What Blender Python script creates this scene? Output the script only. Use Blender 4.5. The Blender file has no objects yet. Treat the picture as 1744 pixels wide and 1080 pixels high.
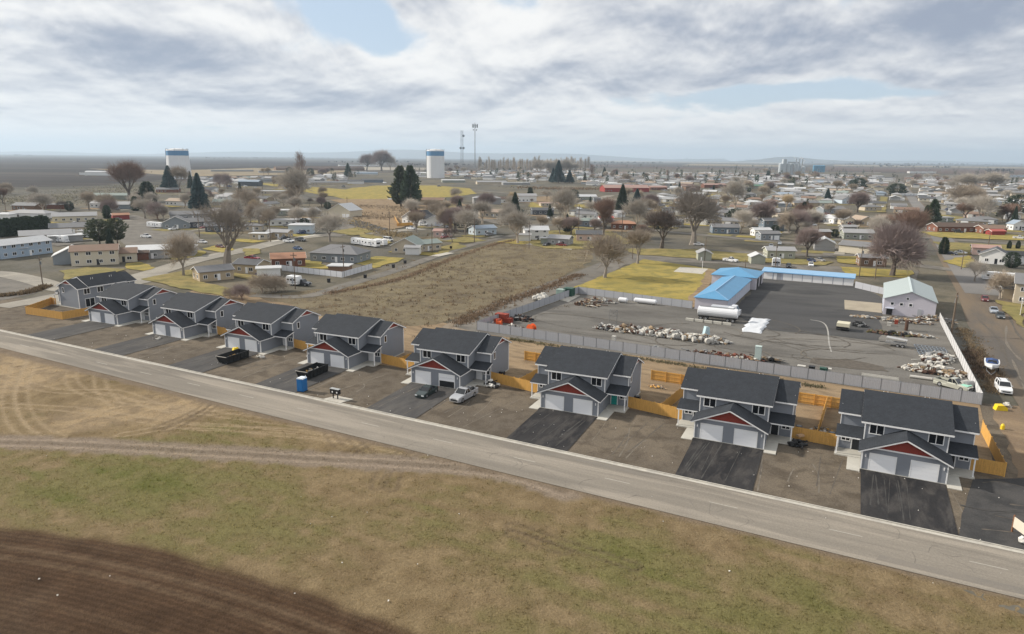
import bpy, math, random
import numpy as np
from mathutils import Vector, Matrix, noise as mnoise
from mathutils.geometry import tessellate_polygon
R = math.radians
random.seed(7); rng = np.random.default_rng(7)
sc = bpy.context.scene
COL = sc.collection

# ------------------------------------------------------------------ camera
F, HC, PIT, ROL = 1186.4, 37.24, R(12.868), R(0.586)
cam_d = bpy.data.cameras.new('camera'); cam = bpy.data.objects.new('camera', cam_d); COL.objects.link(cam)
cam_d.sensor_width = 36; cam_d.lens = F / 1744 * 36; cam_d.clip_start = 0.5; cam_d.clip_end = 60000
cam.matrix_world = Matrix.Translation((0, 0, HC)) @ Matrix.Rotation(math.pi / 2 - PIT, 4, 'X') @ Matrix.Rotation(ROL, 4, 'Z')
sc.camera = cam
sc.view_settings.view_transform = 'Standard'; sc.view_settings.look = 'None'
sc.view_settings.exposure = 0.52; sc.view_settings.gamma = 1; sc.view_settings.use_curve_mapping = False

# ------------------------------------------------------------------ node expression helper
class X:
    """a socket with arithmetic, so a procedural material reads like a formula"""
    def __init__(s, nt, sock): s.nt, s.k = nt, sock
    def _m(s, op, *o):
        n = s.nt.nodes.new('ShaderNodeMath'); n.operation = op
        for i, q in enumerate((s,) + o):
            if isinstance(q, X): s.nt.links.new(q.k, n.inputs[i])
            else: n.inputs[i].default_value = q
        return X(s.nt, n.outputs[0])
    def __add__(s, o): return s._m('ADD', o)
    def __sub__(s, o): return s._m('SUBTRACT', o)
    def __mul__(s, o): return s._m('MULTIPLY', o)
    def __truediv__(s, o): return s._m('DIVIDE', o)
    __radd__ = __add__; __rmul__ = __mul__
    def __rsub__(s, o): return (s * -1) + o
    def mx(s, o): return s._m('MAXIMUM', o)
    def mn(s, o): return s._m('MINIMUM', o)
    def f(s, op, *o): return s._m(op, *o)
    def ss(s, a, b, c=0., d=1.):
        n = s.nt.nodes.new('ShaderNodeMapRange'); n.interpolation_type = 'SMOOTHSTEP'
        s.nt.links.new(s.k, n.inputs[0])
        for i, q in enumerate((a, b, c, d)): n.inputs[1 + i].default_value = q
        return X(s.nt, n.outputs[0])
def xyz(nt, v):
    n = nt.nodes.new('ShaderNodeSeparateXYZ'); nt.links.new(v, n.inputs[0]); return [X(nt, o) for o in n.outputs]
def vec(nt, a, b, c=0.):
    n = nt.nodes.new('ShaderNodeCombineXYZ')
    for i, q in enumerate((a, b, c)):
        if isinstance(q, X): nt.links.new(q.k, n.inputs[i])
        else: n.inputs[i].default_value = q
    return n.outputs[0]
def noise(nt, v, scale, detail=4, rough=.55, dist=0., col=False):
    n = nt.nodes.new('ShaderNodeTexNoise'); nt.links.new(v, n.inputs['Vector'])
    n.inputs['Scale'].default_value = scale; n.inputs['Detail'].default_value = detail
    n.inputs['Roughness'].default_value = rough; n.inputs['Distortion'].default_value = dist
    return X(nt, n.outputs[1 if col else 0])
def mix(nt, fac, a, b, mode='MIX'):
    n = nt.nodes.new('ShaderNodeMix'); n.data_type = 'RGBA'; n.blend_type = mode
    for i, q in ((0, fac), (6, a), (7, b)):
        if isinstance(q, X): nt.links.new(q.k, n.inputs[i])
        elif isinstance(q, tuple) or isinstance(q, list): n.inputs[i].default_value = tuple(q)[:3] + (1,)
        elif isinstance(q, (int, float)): n.inputs[i].default_value = q
        else: nt.links.new(q, n.inputs[i])
    return n.outputs[2]

# ------------------------------------------------------------------ sky, clouds, sun
SUN_AZ = R(-72)      # from +Y towards +X: the sun stands left of the picture, a little beyond it
SUN_EL = R(30)
w = bpy.data.worlds.new('World'); sc.world = w; w.use_nodes = True
nt = w.node_tree; nt.nodes.clear()
out = nt.nodes.new('ShaderNodeOutputWorld'); bg = nt.nodes.new('ShaderNodeBackground'); nt.links.new(bg.outputs[0], out.inputs[0])
bg.inputs[1].default_value = 0.1
sky = nt.nodes.new('ShaderNodeTexSky'); sky.sky_type = 'NISHITA'; sky.sun_disc = False
sky.sun_elevation = SUN_EL; sky.sun_rotation = SUN_AZ; sky.altitude = 300; sky.air_density = 1.0; sky.dust_density = 1.0
tc = nt.nodes.new('ShaderNodeTexCoord')
dx, dy, dz = xyz(nt, tc.outputs['Generated'])
az = dx.f('ARCTAN2', dy) * (180 / math.pi)
el = dz.f('ARCSINE') * (180 / math.pi)
def blob(a0, e0, ra, re, tilt=0.):
    a = az - a0; e = el - e0 - a * tilt
    q = (a / ra) * (a / ra) + (e / re) * (e / re)
    return (q * -1).f('EXPONENT')
# cloud space: bearing across, height above the horizon closing up towards it as a cloud deck does
ely = (el.mx(-.9) + 2.6).f('LOGARITHM', math.e)
cx, cy = az / 7.5, ely * 2.5
def deck(off, k=1.0):
    v_ = vec(nt, cx * k, (cy + off) * k, 3.7)
    return noise(nt, v_, .80, 9, .56, .3)
d0, d1 = deck(0.), deck(.17)
big = noise(nt, vec(nt, cx * .5, cy * .55, 8.2), .55, 3, .5)
def puff(off): return noise(nt, vec(nt, cx, cy * 1.25 + off, 6.1), 1.5, 6, .52, .2)
p0, p1 = puff(0.), puff(.10)
wisp = noise(nt, vec(nt, cx * .8, cy * 1.5, 1.2), 1.6, 8, .62, .5)
gap = blob(-13, 10.4, 4.4, 2.0, -.25) * .46 + blob(-19, 12.2, 4.5, 1.2) * .24 + blob(30, 4.6, 5, .4) * .2 + blob(19, 4.9, 8.5, .75, .03) * .36 + blob(-8, 12.5, 4, 1.) * .12 + blob(-40, 13.5, 3, .7) * .2
dark = blob(-25, 6.6, 12, 1.9, -.03) * .62 + blob(-38, 12, 10, 1.7, -.05) * .50 + blob(-15, 4.0, 12, .8, 0) * .42 + blob(27, 8.9, 17, 2.5, .06) * .66 + blob(7, 12.0, 8, 1.5, 0) * .34 + blob(30, 13, 14, 1.8) * .42 + blob(3, 6.4, 4, .7) * .2 + blob(32, 2.6, 16, .7) * .15
brt = blob(-4, 7.6, 8, 2.4, .05) * .35 + blob(-21, 9.4, 7, .8, -.30) * .5 + blob(-38, 9.0, 6, .8) * .5 + blob(-40, 5.6, 4, .8) * .3 + blob(-30, 1.6, 22, 1.2) * .35 + blob(8, 3.6, 10, .7) * .25 + blob(14, 4.0, 5, .5) * .3
cover = (d0 * .75 + big * .35 + wisp * .12 + (p0 - .5) * .3 - gap + dark * .1).ss(.42, .56)
under = ((d1 - d0) * 2.3 + (d0 - .5) * 1.2 + (big - .5) * .8 + (wisp - .5) * .25 + (p1 - p0) * 1.2 + (p0 - .5) * .5 + dark * .85 - brt * .62 - gap * .4 + .27).ss(.0, 1.0)
cloud = mix(nt, under, (6.9, 6.85, 6.75), (2.3, 2.65, 3.4))
low = (el * -1).ss(-4.5, -.3)                     # the sky pales towards the horizon
cloud = mix(nt, low * .45, cloud, (5.9, 5.9, 5.95))
skyc = mix(nt, .72, sky.outputs[0], (3.9, 4.7, 5.7))
skyc = mix(nt, cover, skyc, cloud)
skyc = mix(nt, (el * -1).ss(-1.7, -.1) * .5, skyc, (5.4, 5.8, 6.2))
nt.links.new(skyc, bg.inputs[0])

sd = bpy.data.lights.new('sun', 'SUN'); sun = bpy.data.objects.new('sun', sd); COL.objects.link(sun)
sd.energy = 4.0; sd.angle = R(2.5); sd.color = (1, .92, .80)
sv = Vector((math.sin(SUN_AZ) * math.cos(SUN_EL), math.cos(SUN_AZ) * math.cos(SUN_EL), math.sin(SUN_EL)))
sun.rotation_euler = sv.to_track_quat('Z', 'Y').to_euler()

# ------------------------------------------------------------------ where things stand
def G(px, py, z=0.):
    """a pixel of the 1744x1080 photograph -> the point at height z it shows, and pixels per metre there"""
    u, v = px - 872, py - 540
    x = math.cos(ROL) * u + math.sin(ROL) * v; y = -math.sin(ROL) * u + math.cos(ROL) * v
    d = Vector((x, F * math.cos(PIT) - y * math.sin(PIT), -F * math.sin(PIT) - y * math.cos(PIT)))
    t = (z - HC) / d.z
    return Vector((d.x * t, d.y * t, z)), 1 / t
def PXL(p):
    x, y, z = p[0], p[1], (p[2] if len(p) > 2 else 0) - HC
    zc = y * math.cos(PIT) - z * math.sin(PIT); yc = y * math.sin(PIT) + z * math.cos(PIT)
    u, v = x / zc * F, -yc / zc * F
    return 872 + math.cos(ROL) * u - math.sin(ROL) * v, 540 + math.sin(ROL) * u + math.cos(ROL) * v, F / zc
TH = R(-27.47)                                     # the street grid: u runs right along the new road, v away from it
UU = Vector((math.cos(TH), math.sin(TH), 0)); VV = Vector((-math.sin(TH), math.cos(TH), 0)); P0 = Vector((43.715, 80.791, 0))
def U(a, b, z=0.): return P0 + UU * a + VV * b + Vector((0, 0, z))
def UVof(p):
    d = Vector((p[0], p[1], 0)) - P0; return d.dot(UU), d.dot(VV)
def yaw_at(px, py, m):
    """world angle of a ground line whose slope in the photograph at (px,py) is m"""
    if abs(m) < 1e-4: m = 1e-4
    p, _ = G(px, py); q, _ = G(px + 6, py + 6 * m); d = q - p
    return math.atan2(d.y, d.x)

# ------------------------------------------------------------------ mesh builder
class MB:
    def __init__(s): s.v, s.f, s.m, s.mats, s.sm = [], [], [], [], False
    def mi(s, m):
        if m not in s.mats: s.mats.append(m)
        return s.mats.index(m)
    def add(s, vs, fs, m=None):
        o = len(s.v); s.v += [tuple(q) for q in vs]; k = s.mi(m)
        for f in fs: s.f.append([o + i for i in f]); s.m.append(k)
        return s
    def box(s, x0, y0, z0, x1, y1, z1, m=None):
        return s.add([(x0,y0,z0),(x1,y0,z0),(x1,y1,z0),(x0,y1,z0),(x0,y0,z1),(x1,y0,z1),(x1,y1,z1),(x0,y1,z1)],
              [(0,3,2,1),(4,5,6,7),(0,1,5,4),(1,2,6,5),(2,3,7,6),(3,0,4,7)], m)
    def ex(s, prof, a0, a1, axis, m=None):
        """extrude a profile: axis x -> (y,z) profile, y -> (x,z), z -> (x,y)"""
        n = len(prof)
        def pt(p, a): return {'x': (a, p[0], p[1]), 'y': (p[0], a, p[1]), 'z': (p[0], p[1], a)}[axis]
        vs = [pt(p, a0) for p in prof] + [pt(p, a1) for p in prof]
        fs = [(i, (i + 1) % n, n + (i + 1) % n, n + i) for i in range(n)] + [tuple(range(n))[::-1], tuple(range(n, 2 * n))]
        return s.add(vs, fs, m)
    def tube(s, pts, rad, n=6, m=None, cap=True):
        pts = [Vector(p) for p in pts]; rings = []; o = []
        if not isinstance(rad, (list, tuple)): rad = [rad] * len(pts)
        for i, p in enumerate(pts):
            d = (pts[min(i + 1, len(pts) - 1)] - pts[max(i - 1, 0)]).normalized()
            a = d.orthogonal().normalized(); b = d.cross(a)
            for k in range(n):
                t = 2 * math.pi * k / n; o.append(p + (a * math.cos(t) + b * math.sin(t)) * rad[i])
        fs = []
        for i in range(len(pts) - 1):
            for k in range(n): fs.append((i * n + k, i * n + (k + 1) % n, (i + 1) * n + (k + 1) % n, (i + 1) * n + k))
        if cap: fs += [tuple(range(n))[::-1], tuple(range((len(pts) - 1) * n, len(pts) * n))]
        return s.add(o, fs, m)
    def bar(s, a, b, w, h, m=None):
        """a box beam from a to b, w wide sideways, h tall"""
        a, b = Vector(a), Vector(b); d = (b - a).normalized(); sd_ = d.cross(Vector((0, 0, 1)))
        if sd_.length < 1e-4: sd_ = Vector((1, 0, 0))
        sd_ = sd_.normalized() * w / 2; up = sd_.normalized().cross(d) * h / 2
        vs = [a - sd_ - up, a + sd_ - up, a + sd_ + up, a - sd_ + up, b - sd_ - up, b + sd_ - up, b + sd_ + up, b - sd_ + up]
        return s.add(vs, [(0,1,2,3),(7,6,5,4),(0,4,5,1),(1,5,6,2),(2,6,7,3),(3,7,4,0)], m)
    def lump(s, c, r, m=None, seg=6, rg=4, j=.25, seed=0):
        rr = random.Random(seed); vs = [(c[0], c[1], c[2] - r[2])]; fs = []
        for i in range(1, rg):
            t = math.pi * i / rg
            for k in range(seg):
                a = 2 * math.pi * k / seg; q = 1 + rr.uniform(-j, j)
                vs.append((c[0] + r[0] * math.sin(t) * math.cos(a) * q, c[1] + r[1] * math.sin(t) * math.sin(a) * q, c[2] - r[2] * math.cos(t) * q))
        vs.append((c[0], c[1], c[2] + r[2]))
        for k in range(seg):
            fs.append((0, 1 + (k + 1) % seg, 1 + k))
            for i in range(rg - 2): fs.append((1 + i * seg + k, 1 + i * seg + (k + 1) % seg, 1 + (i + 1) * seg + (k + 1) % seg, 1 + (i + 1) * seg + k))
            fs.append((1 + (rg - 2) * seg + k, 1 + (rg - 2) * seg + (k + 1) % seg, len(vs) - 1))
        return s.add(vs, fs, m)
    def mesh(s, name):
        me = bpy.data.meshes.new(name); me.from_pydata(s.v, [], s.f)
        for m in s.mats: me.materials.append(m)
        if len(s.mats) > 1: me.polygons.foreach_set('material_index', s.m)
        if s.sm: me.polygons.foreach_set('use_smooth', [True] * len(me.polygons))
        me.update(); return me
    def obj(s, name, parent=None, loc=(0, 0, 0), rz=0.):
        return link(name, s.mesh(name), parent, loc, rz)
def link(name, me, parent=None, loc=(0, 0, 0), rz=0.):
    o = bpy.data.objects.new(name, me); COL.objects.link(o)
    if parent: o.parent = parent
    o.location = loc; o.rotation_euler = (0, 0, rz); return o
TAGS = []
def tag(o, label=None, cat=None, group=None, kind=None):
    if label: o['label'] = label
    if cat: o['category'] = cat
    if group: o['group'] = group
    if kind: o['kind'] = kind
    if label and cat: TAGS.append(o)
    return o
def empty(name, loc=(0, 0, 0), rz=0., label=None, cat=None, group=None):
    o = bpy.data.objects.new(name, None); COL.objects.link(o); o.location = loc; o.rotation_euler = (0, 0, rz)
    o.empty_display_size = .2
    return tag(o, label, cat, group)
KIDS = {}
def kids(o): return [c for c in o.children]
def copy_tree(o, parent=None, loc=None, rz=None, label=None, scale=None, color=None):
    c = o.copy(); COL.objects.link(c); c.parent = parent
    if loc is not None: c.location = loc
    if rz is not None: c.rotation_euler = (0, 0, rz)
    if scale is not None: c.scale = (scale,) * 3 if isinstance(scale, (int, float)) else scale
    if color is not None: c.color = color
    if parent is None:
        if label: c['label'] = label
        TAGS.append(c)
    for ch in kids(o): copy_tree(ch, c)
    return c

# ------------------------------------------------------------------ materials
MATS = {}
def mat(name, c, r=.8, metal=0., var=.12, sc_=.6, bump=0., bsc=12., objcol=False, spec=.28, streak=None, coord='Object', fine=0., fsc=8.):
    if name in MATS: return MATS[name]
    m = bpy.data.materials.new(name); m.use_nodes = True; nt = m.node_tree; b = nt.nodes['Principled BSDF']
    t = nt.nodes.new('ShaderNodeTexCoord'); v = t.outputs[coord]
    if streak:
        mp = nt.nodes.new('ShaderNodeMapping'); nt.links.new(v, mp.inputs[0]); mp.inputs['Scale'].default_value = streak; v = mp.outputs[0]
    col = tuple(c) + (1,)
    n = noise(nt, v, sc_, 5, .6)
    fac = (n - .5) * (2 * var) + 1.
    if fine: fac = fac * ((noise(nt, v, fsc, 3, .6) - .5) * (2 * fine) + 1.)
    if objcol:
        oi = nt.nodes.new('ShaderNodeObjectInfo'); base = oi.outputs['Color']
    else: base = tuple(c)
    vm = mix(nt, 1., base, vec(nt, fac, fac, fac), 'MULTIPLY')
    nt.links.new(vm, b.inputs['Base Color'])
    b.inputs['Roughness'].default_value = r; b.inputs['Metallic'].default_value = metal; b.inputs['Specular IOR Level'].default_value = spec
    if bump:
        bn = nt.nodes.new('ShaderNodeBump'); bn.inputs['Strength'].default_value = bump; bn.inputs['Distance'].default_value = .05
        nt.links.new(noise(nt, v, bsc, 4, .6).k, bn.inputs['Height']); nt.links.new(bn.outputs[0], b.inputs['Normal'])
    MATS[name] = m; return m
def ground(name, cs, big=.03, mid=.35, fine=3.5, spk=.25, rough=.95, bump=.5, bd=.06, streak=None, blotch=None, seed=0., gloss=None):
    """ground of two or three colours mixed by noise, with speckle and relief"""
    if name in MATS: return MATS[name]
    m = bpy.data.materials.new(name); m.use_nodes = True; nt = m.node_tree; b = nt.nodes['Principled BSDF']
    g = nt.nodes.new('ShaderNodeNewGeometry'); v = g.outputs['Position']
    mp = nt.nodes.new('ShaderNodeMapping'); nt.links.new(v, mp.inputs[0])
    mp.inputs['Location'].default_value = (seed, seed * 1.7, 0); v = mp.outputs[0]; vs = v
    if streak:                                     # (angle, stretch)
        m2 = nt.nodes.new('ShaderNodeMapping'); m2.inputs['Rotation'].default_value = (0, 0, -streak[0]); m2.inputs['Scale'].default_value = (1 / streak[1], 1, 1)
        m0 = nt.nodes.new('ShaderNodeMapping'); m0.inputs['Rotation'].default_value = (0, 0, -streak[0]); nt.links.new(v, m0.inputs[0])
        m2.inputs['Rotation'].default_value = (0, 0, 0); nt.links.new(m0.outputs[0], m2.inputs[0]); vs = m2.outputs[0]
    a = noise(nt, vs, big, 5, .6); a = a.ss(.36, .64)
    c = mix(nt, a, cs[0], cs[1])
    if len(cs) > 2: c = mix(nt, noise(nt, vs, mid, 5, .62, .4).ss(.42, .68), c, cs[2])
    f = noise(nt, v, fine, 5, .72); k = ((f - .5) * (3.4 * spk) + 1.).mx(.25)
    k = k * ((noise(nt, v, fine * 3, 2, .6) - .5) * (1.6 * spk) + 1.)
    c = mix(nt, 1., c, vec(nt, k, k, k), 'MULTIPLY')
    nt.links.new(c, b.inputs['Base Color']); b.inputs['Roughness'].default_value = rough; b.inputs['Specular IOR Level'].default_value = .06
    bn = nt.nodes.new('ShaderNodeBump'); bn.inputs['Strength'].default_value = bump; bn.inputs['Distance'].default_value = bd
    nt.links.new((f + noise(nt, vs, mid * 2, 4, .6) * 1.5).k, bn.inputs['Height']); nt.links.new(bn.outputs[0], b.inputs['Normal'])
    MATS[name] = m; return m

def sheet(name, pts, z, m, kind='structure', label=None, cat=None, thick=0., bow=None):
    """a flat area given by its outline in world coordinates"""
    P = [Vector((p[0], p[1], 0)) for p in pts]; tri = tessellate_polygon([P])
    mb = MB(); vs = [(p.x, p.y, z) for p in P]; fs = []
    for t in tri:
        a, b, c = (P[i] for i in t); fs.append(t if (b - a).cross(c - a).z > 0 else t[::-1])
    mb.add(vs, fs, m)
    if thick:
        n = len(P); area = sum(P[i].x * P[(i + 1) % n].y - P[(i + 1) % n].x * P[i].y for i in range(n))
        vv = [(p.x, p.y, z) for p in P] + [(p.x, p.y, z - thick) for p in P]
        ff = [((i + 1) % n, i, n + i, n + (i + 1) % n) for i in range(n)]
        if area < 0: ff = [f[::-1] for f in ff]
        mb.add(vv, ff, m)
    o = mb.obj(name); o['kind'] = kind
    if label: o['label'] = label
    return o
def gs(pts, rough=0., n=0, seed=1):
    """outline through photograph pixels, with ragged edges where rough > 0"""
    W_ = [G(*p)[0] for p in pts]
    return ragged(W_, rough, seed) if rough else W_
def ragged(P, amp, seed=1, step=2.5):
    rr = random.Random(seed); o = []
    n = len(P)
    for i in range(n):
        a, b = P[i], P[(i + 1) % n]; L = (b - a).length; k = max(1, min(60, int(L / step)))
        d = (b - a).normalized() if L else Vector((1, 0, 0)); nn = Vector((-d.y, d.x, 0))
        for j in range(k):
            q = a.lerp(b, j / k)
            if j: q = q + nn * (mnoise.noise(Vector((q.x * .15, q.y * .15, seed))) * amp * 1.6 + rr.uniform(-.25, .25) * amp)
            o.append(q)
    return o

# ------------------------------------------------------------------ ground
VANG = math.atan2(VV.y, VV.x); UANG = math.atan2(UU.y, UU.x)
m_far = ground('far_land', [(.075, .063, .055), (.04, .036, .035), (.11, .095, .075)], big=.0012, mid=.004, fine=.06, spk=.22, bump=.05, streak=(R(8), 3.5))
m_town = ground('town_ground', [(.105, .10, .088), (.15, .13, .095), (.078, .073, .056)], big=.012, mid=.045, fine=.8, spk=.3, bump=.3, bd=.1)
m_gravel = ground('brown_gravel', [(.112, .095, .076), (.15, .124, .094), (.085, .07, .054)], big=.06, mid=.35, fine=5, spk=.42, bump=.6, bd=.05)
m_yardg = ground('yard_gravel', [(.13, .124, .114), (.175, .165, .15), (.098, .092, .085)], big=.05, mid=.12, fine=3, spk=.32, bump=.4, bd=.05, streak=(R(-20), 2.5))
m_yardd = ground('dark_gravel', [(.068, .068, .070), (.092, .09, .088), (.054, .054, .055)], big=.03, mid=.1, fine=3, spk=.28, bump=.3, bd=.05, streak=(R(-15), 3))
m_back = ground('backyard_dirt', [(.275, .205, .13), (.225, .165, .105), (.16, .12, .08)], big=.12, mid=.5, fine=4, spk=.25, bump=.6, bd=.06, streak=(UANG, 3))
m_asph = ground('new_asphalt', [(.024, .024, .026), (.038, .037, .038), (.062, .058, .056)], big=.25, mid=.7, fine=8, spk=.35, bump=.25, bd=.02, streak=(VANG, 3))
m_asph2 = ground('grey_driveway', [(.075, .073, .072), (.098, .093, .088), (.062, .06, .06)], big=.2, mid=.6, fine=8, spk=.3, bump=.3, bd=.03, streak=(VANG, 3))
m_road = ground('worn_asphalt', [(.22, .198, .168), (.16, .145, .125), (.28, .25, .21)], big=.16, mid=.5, fine=5, spk=.22, bump=.2, bd=.02, streak=(UANG, 14))
m_lane = ground('old_lane', [(.15, .14, .125), (.18, .165, .145), (.12, .112, .10)], big=.06, mid=.2, fine=3, spk=.16, bump=.2, bd=.03)
m_roadE = ground('dirty_street', [(.135, .112, .09), (.175, .135, .095), (.105, .096, .088)], big=.035, mid=.10, fine=2.5, spk=.2, bump=.25, bd=.04, streak=(VANG, 7))
m_streetp = ground('pale_street', [(.27, .25, .215), (.225, .21, .185), (.30, .28, .24)], big=.05, mid=.15, fine=2, spk=.12, bump=.1, bd=.02)
m_yellow = ground('winter_lawn', [(.32, .25, .075), (.25, .205, .065), (.18, .16, .06)], big=.07, mid=.22, fine=3, spk=.2, bump=.5, bd=.06)
m_grn = ground('green_lawn', [(.20, .175, .07), (.25, .20, .085), (.14, .125, .055)], big=.08, mid=.25, fine=3, spk=.22, bump=.5, bd=.06)
m_weed = ground('weedy_ground', [(.18, .15, .097), (.148, .122, .08), (.105, .085, .06)], big=.035, mid=.16, fine=1.6, spk=.42, bump=1.0, bd=.18)
m_track = ground('dirt_track', [(.21, .175, .135), (.25, .205, .155), (.17, .135, .10)], big=.2, mid=.5, fine=4, spk=.2, bump=.4, bd=.04)
m_conc = ground('concrete', [(.42, .40, .355), (.36, .34, .305), (.47, .445, .39)], big=.4, mid=1.2, fine=8, spk=.08, bump=.1, bd=.01)
m_scrub = ground('scrub_land', [(.075, .073, .06), (.10, .092, .072), (.05, .048, .044)], big=.008, mid=.03, fine=.25, spk=.4, bump=.4, bd=.4, streak=(R(-3), 2.5))
m_plain = ground('shaded_ploughed_plain', [(.030, .027, .027), (.045, .038, .036), (.075, .065, .058)], big=.0015, mid=.005, fine=.04, spk=.18, bump=.05, streak=(R(4), 7))  # dark ploughed soil, with the cloud shadow over it painted into the colour

sheet('terrain', [(-26000, -300), (26000, -300), (26000, 26000), (-26000, 26000)], -0.45, m_far)
# town ground
sheet('town_ground', gs([(-900, 352), (-300, 330), (300, 318), (600, 296), (1000, 287), (1250, 288), (1700, 300), (2300, 320), (2700, 700), (1950, 1150), (1100, 750), (700, 650), (-700, 560)]), -0.04, m_town)
# far fields, big enough to read as bands under the horizon
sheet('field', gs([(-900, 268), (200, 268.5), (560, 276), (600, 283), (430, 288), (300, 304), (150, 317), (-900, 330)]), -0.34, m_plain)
sheet('field', gs([(-900, 330), (150, 317), (290, 305), (330, 316), (250, 335), (120, 352), (-900, 372)]), -0.30, m_scrub)
m_tanf = ground('stubble', [(.25, .2, .13), (.2, .165, .115)], big=.004, fine=.1, spk=.15, bump=.05)
m_redf = ground('bare_field', [(.085, .056, .044), (.105, .075, .058)], big=.003, fine=.08, spk=.15, bump=.05)
m_palf = ground('pale_field', [(.30, .27, .22), (.22, .2, .17)], big=.003, fine=.08, spk=.1, bump=.05)
for pts, mm in (([(1000, 273.5), (1330, 277), (1330, 279), (1010, 275)], m_palf), ([(1180, 279), (1330, 281), (1340, 284), (1160, 281.5)], m_tanf),
                ([(1400, 283), (1744, 289), (1900, 293), (1900, 301), (1640, 296), (1400, 290)], m_redf), ([(1420, 280.3), (1800, 285.5), (1800, 288), (1420, 282.6)], m_tanf),
                ([(870, 279), (1080, 281.5), (1080, 284), (900, 281.5)], m_redf), ([(1320, 292), (1500, 293.6), (1500, 295.2), (1320, 293.4)], m_palf),
                ([(1090, 284), (1300, 287), (1300, 289.5), (1080, 286)], m_redf), ([(560, 283), (740, 286), (720, 290), (540, 290)], m_palf), ([(150, 287), (300, 290), (430, 286), (600, 290), (560, 297), (310, 300)], m_tanf)):
    sheet('field', gs(pts), -0.28, mm)

# --- the near field: a mesh with its own relief, colours of grass, dirt, tracks and ploughing
arc = np.array([tuple(G(*p)[0])[:2] for p in ((0, 897), (150, 915), (300, 945), (450, 985), (575, 1025), (720, 1080))])
A = np.c_[2 * arc, np.ones(len(arc))]; sol = np.linalg.lstsq(A, (arc ** 2).sum(1), rcond=None)[0]
ac = sol[:2]; ar = math.sqrt(sol[2] + (ac ** 2).sum())
def vnoise(x, y, s, seed=0):
    """smooth value noise in numpy"""
    x = x * s + seed * 17.3; y = y * s + seed * 9.1
    xi = np.floor(x).astype(np.int64); yi = np.floor(y).astype(np.int64); fx = x - xi; fy = y - yi
    fx = fx * fx * (3 - 2 * fx); fy = fy * fy * (3 - 2 * fy)
    def h(i, j):
        n = (i * 374761393 + j * 668265263 + seed * 974711) & 0x7fffffff
        n = ((n ^ (n >> 13)) * 1274126177) & 0x7fffffff
        return ((n ^ (n >> 16)) & 0xffff) / 65535.
    return (h(xi, yi) * (1 - fx) + h(xi + 1, yi) * fx) * (1 - fy) + (h(xi, yi + 1) * (1 - fx) + h(xi + 1, yi + 1) * fx) * fy
def fbm(x, y, s, seed=0, o=4):
    a = 0; t = 0; k = 1.
    for i in range(o): a = a + vnoise(x, y, s * 2 ** i, seed + i) * k; t += k; k *= .55
    return a / t
def sstep(x, a, b):
    t = np.clip((x - a) / (b - a), 0, 1); return t * t * (3 - 2 * t)
def pldist(x, y, pts):
    d = np.full(x.shape, 1e9)
    for a, b in zip(pts[:-1], pts[1:]):
        ex_, ey = b[0] - a[0], b[1] - a[1]; L = ex_ * ex_ + ey * ey + 1e-9
        t = np.clip(((x - a[0]) * ex_ + (y - a[1]) * ey) / L, 0, 1)
        d = np.minimum(d, np.hypot(x - a[0] - t * ex_, y - a[1] - t * ey))
    return d
def curve(px, n=6):
    P = [G(*p)[0] for p in px]; o = []
    for i in range(len(P) - 1):
        p0, p1, p2, p3 = P[max(i - 1, 0)], P[i], P[i + 1], P[min(i + 2, len(P) - 1)]
        for k in range(n):
            t = k / n; o.append(tuple((.5 * ((2 * p1) + (p2 - p0) * t + (2 * p0 - 5 * p1 + 4 * p2 - p3) * t * t + (3 * p1 - p0 - 3 * p2 + p3) * t ** 3)))[:2])
    return o + [tuple(P[-1])[:2]]
GP = [(0,640,-1),(300,700,-1),(600,740,-1),(150,720,-1),(50,790,.5),(150,800,.9),(300,830,.9),(500,830,.35),(650,795,-.4),(800,850,.0),(1000,880,-.55),(1200,920,-.8),(1500,1000,-.2),(100,860,.6),(250,870,.8),(400,880,.8),
      (550,900,.7),(700,900,.8),(850,930,.9),(600,960,.1),(800,980,.4),(700,1020,-.2),(900,1050,0),(1000,960,.6),(1100,980,.9),(1250,1040,.8),(1050,1040,.5),(1400,1040,.6),(1600,1060,.5),(1700,1040,.1),(950,840,-.45),(700,840,.0),
      (0,880,.0),(200,920,-.2),(1300,960,-.4),(1450,1000,.1),(1500,960,-.8),(400,770,-.2),(1350,1000,.3),(1744,1040,-.6)]
GW = [(tuple(G(a, b)[0])[:2], c) for a, b, c in GP]
TR1 = [curve(c) for c in ([(40, 600), (20, 655), (14, 685), (28, 722), (56, 742)], [(62, 604), (40, 650), (38, 690), (62, 728), (100, 744)], [(150, 600), (120, 640), (150, 670), (260, 690), (420, 712), (560, 728)],
      [(0, 640), (90, 665), (200, 668), (300, 700), (450, 700)], [(170, 612), (172, 660), (200, 690)], [(0, 690), (150, 700), (330, 728), (500, 735), (700, 770)], [(210, 740), (330, 725), (500, 740), (690, 760)])]
TR2 = [curve(c) for c in ([(270, 728), (310, 712), (345, 694), (352, 682)], [(285, 732), (330, 712), (362, 692), (378, 684)], [(560, 740), (580, 762), (600, 770)], [(600, 770), (640, 752), (700, 765)], [(640, 830), (655, 795), (690, 765)], [(668, 832), (680, 795), (712, 768)],
      [(590, 735), (620, 765), (660, 790)], [(872, 895), (960, 925), (1080, 965)], [(872, 908), (960, 938)])]
band = [curve([(-60, 751), (0, 752), (145, 757), (290, 766), (435, 774), (580, 783), (720, 791), (860, 806), (960, 836)])]
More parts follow.
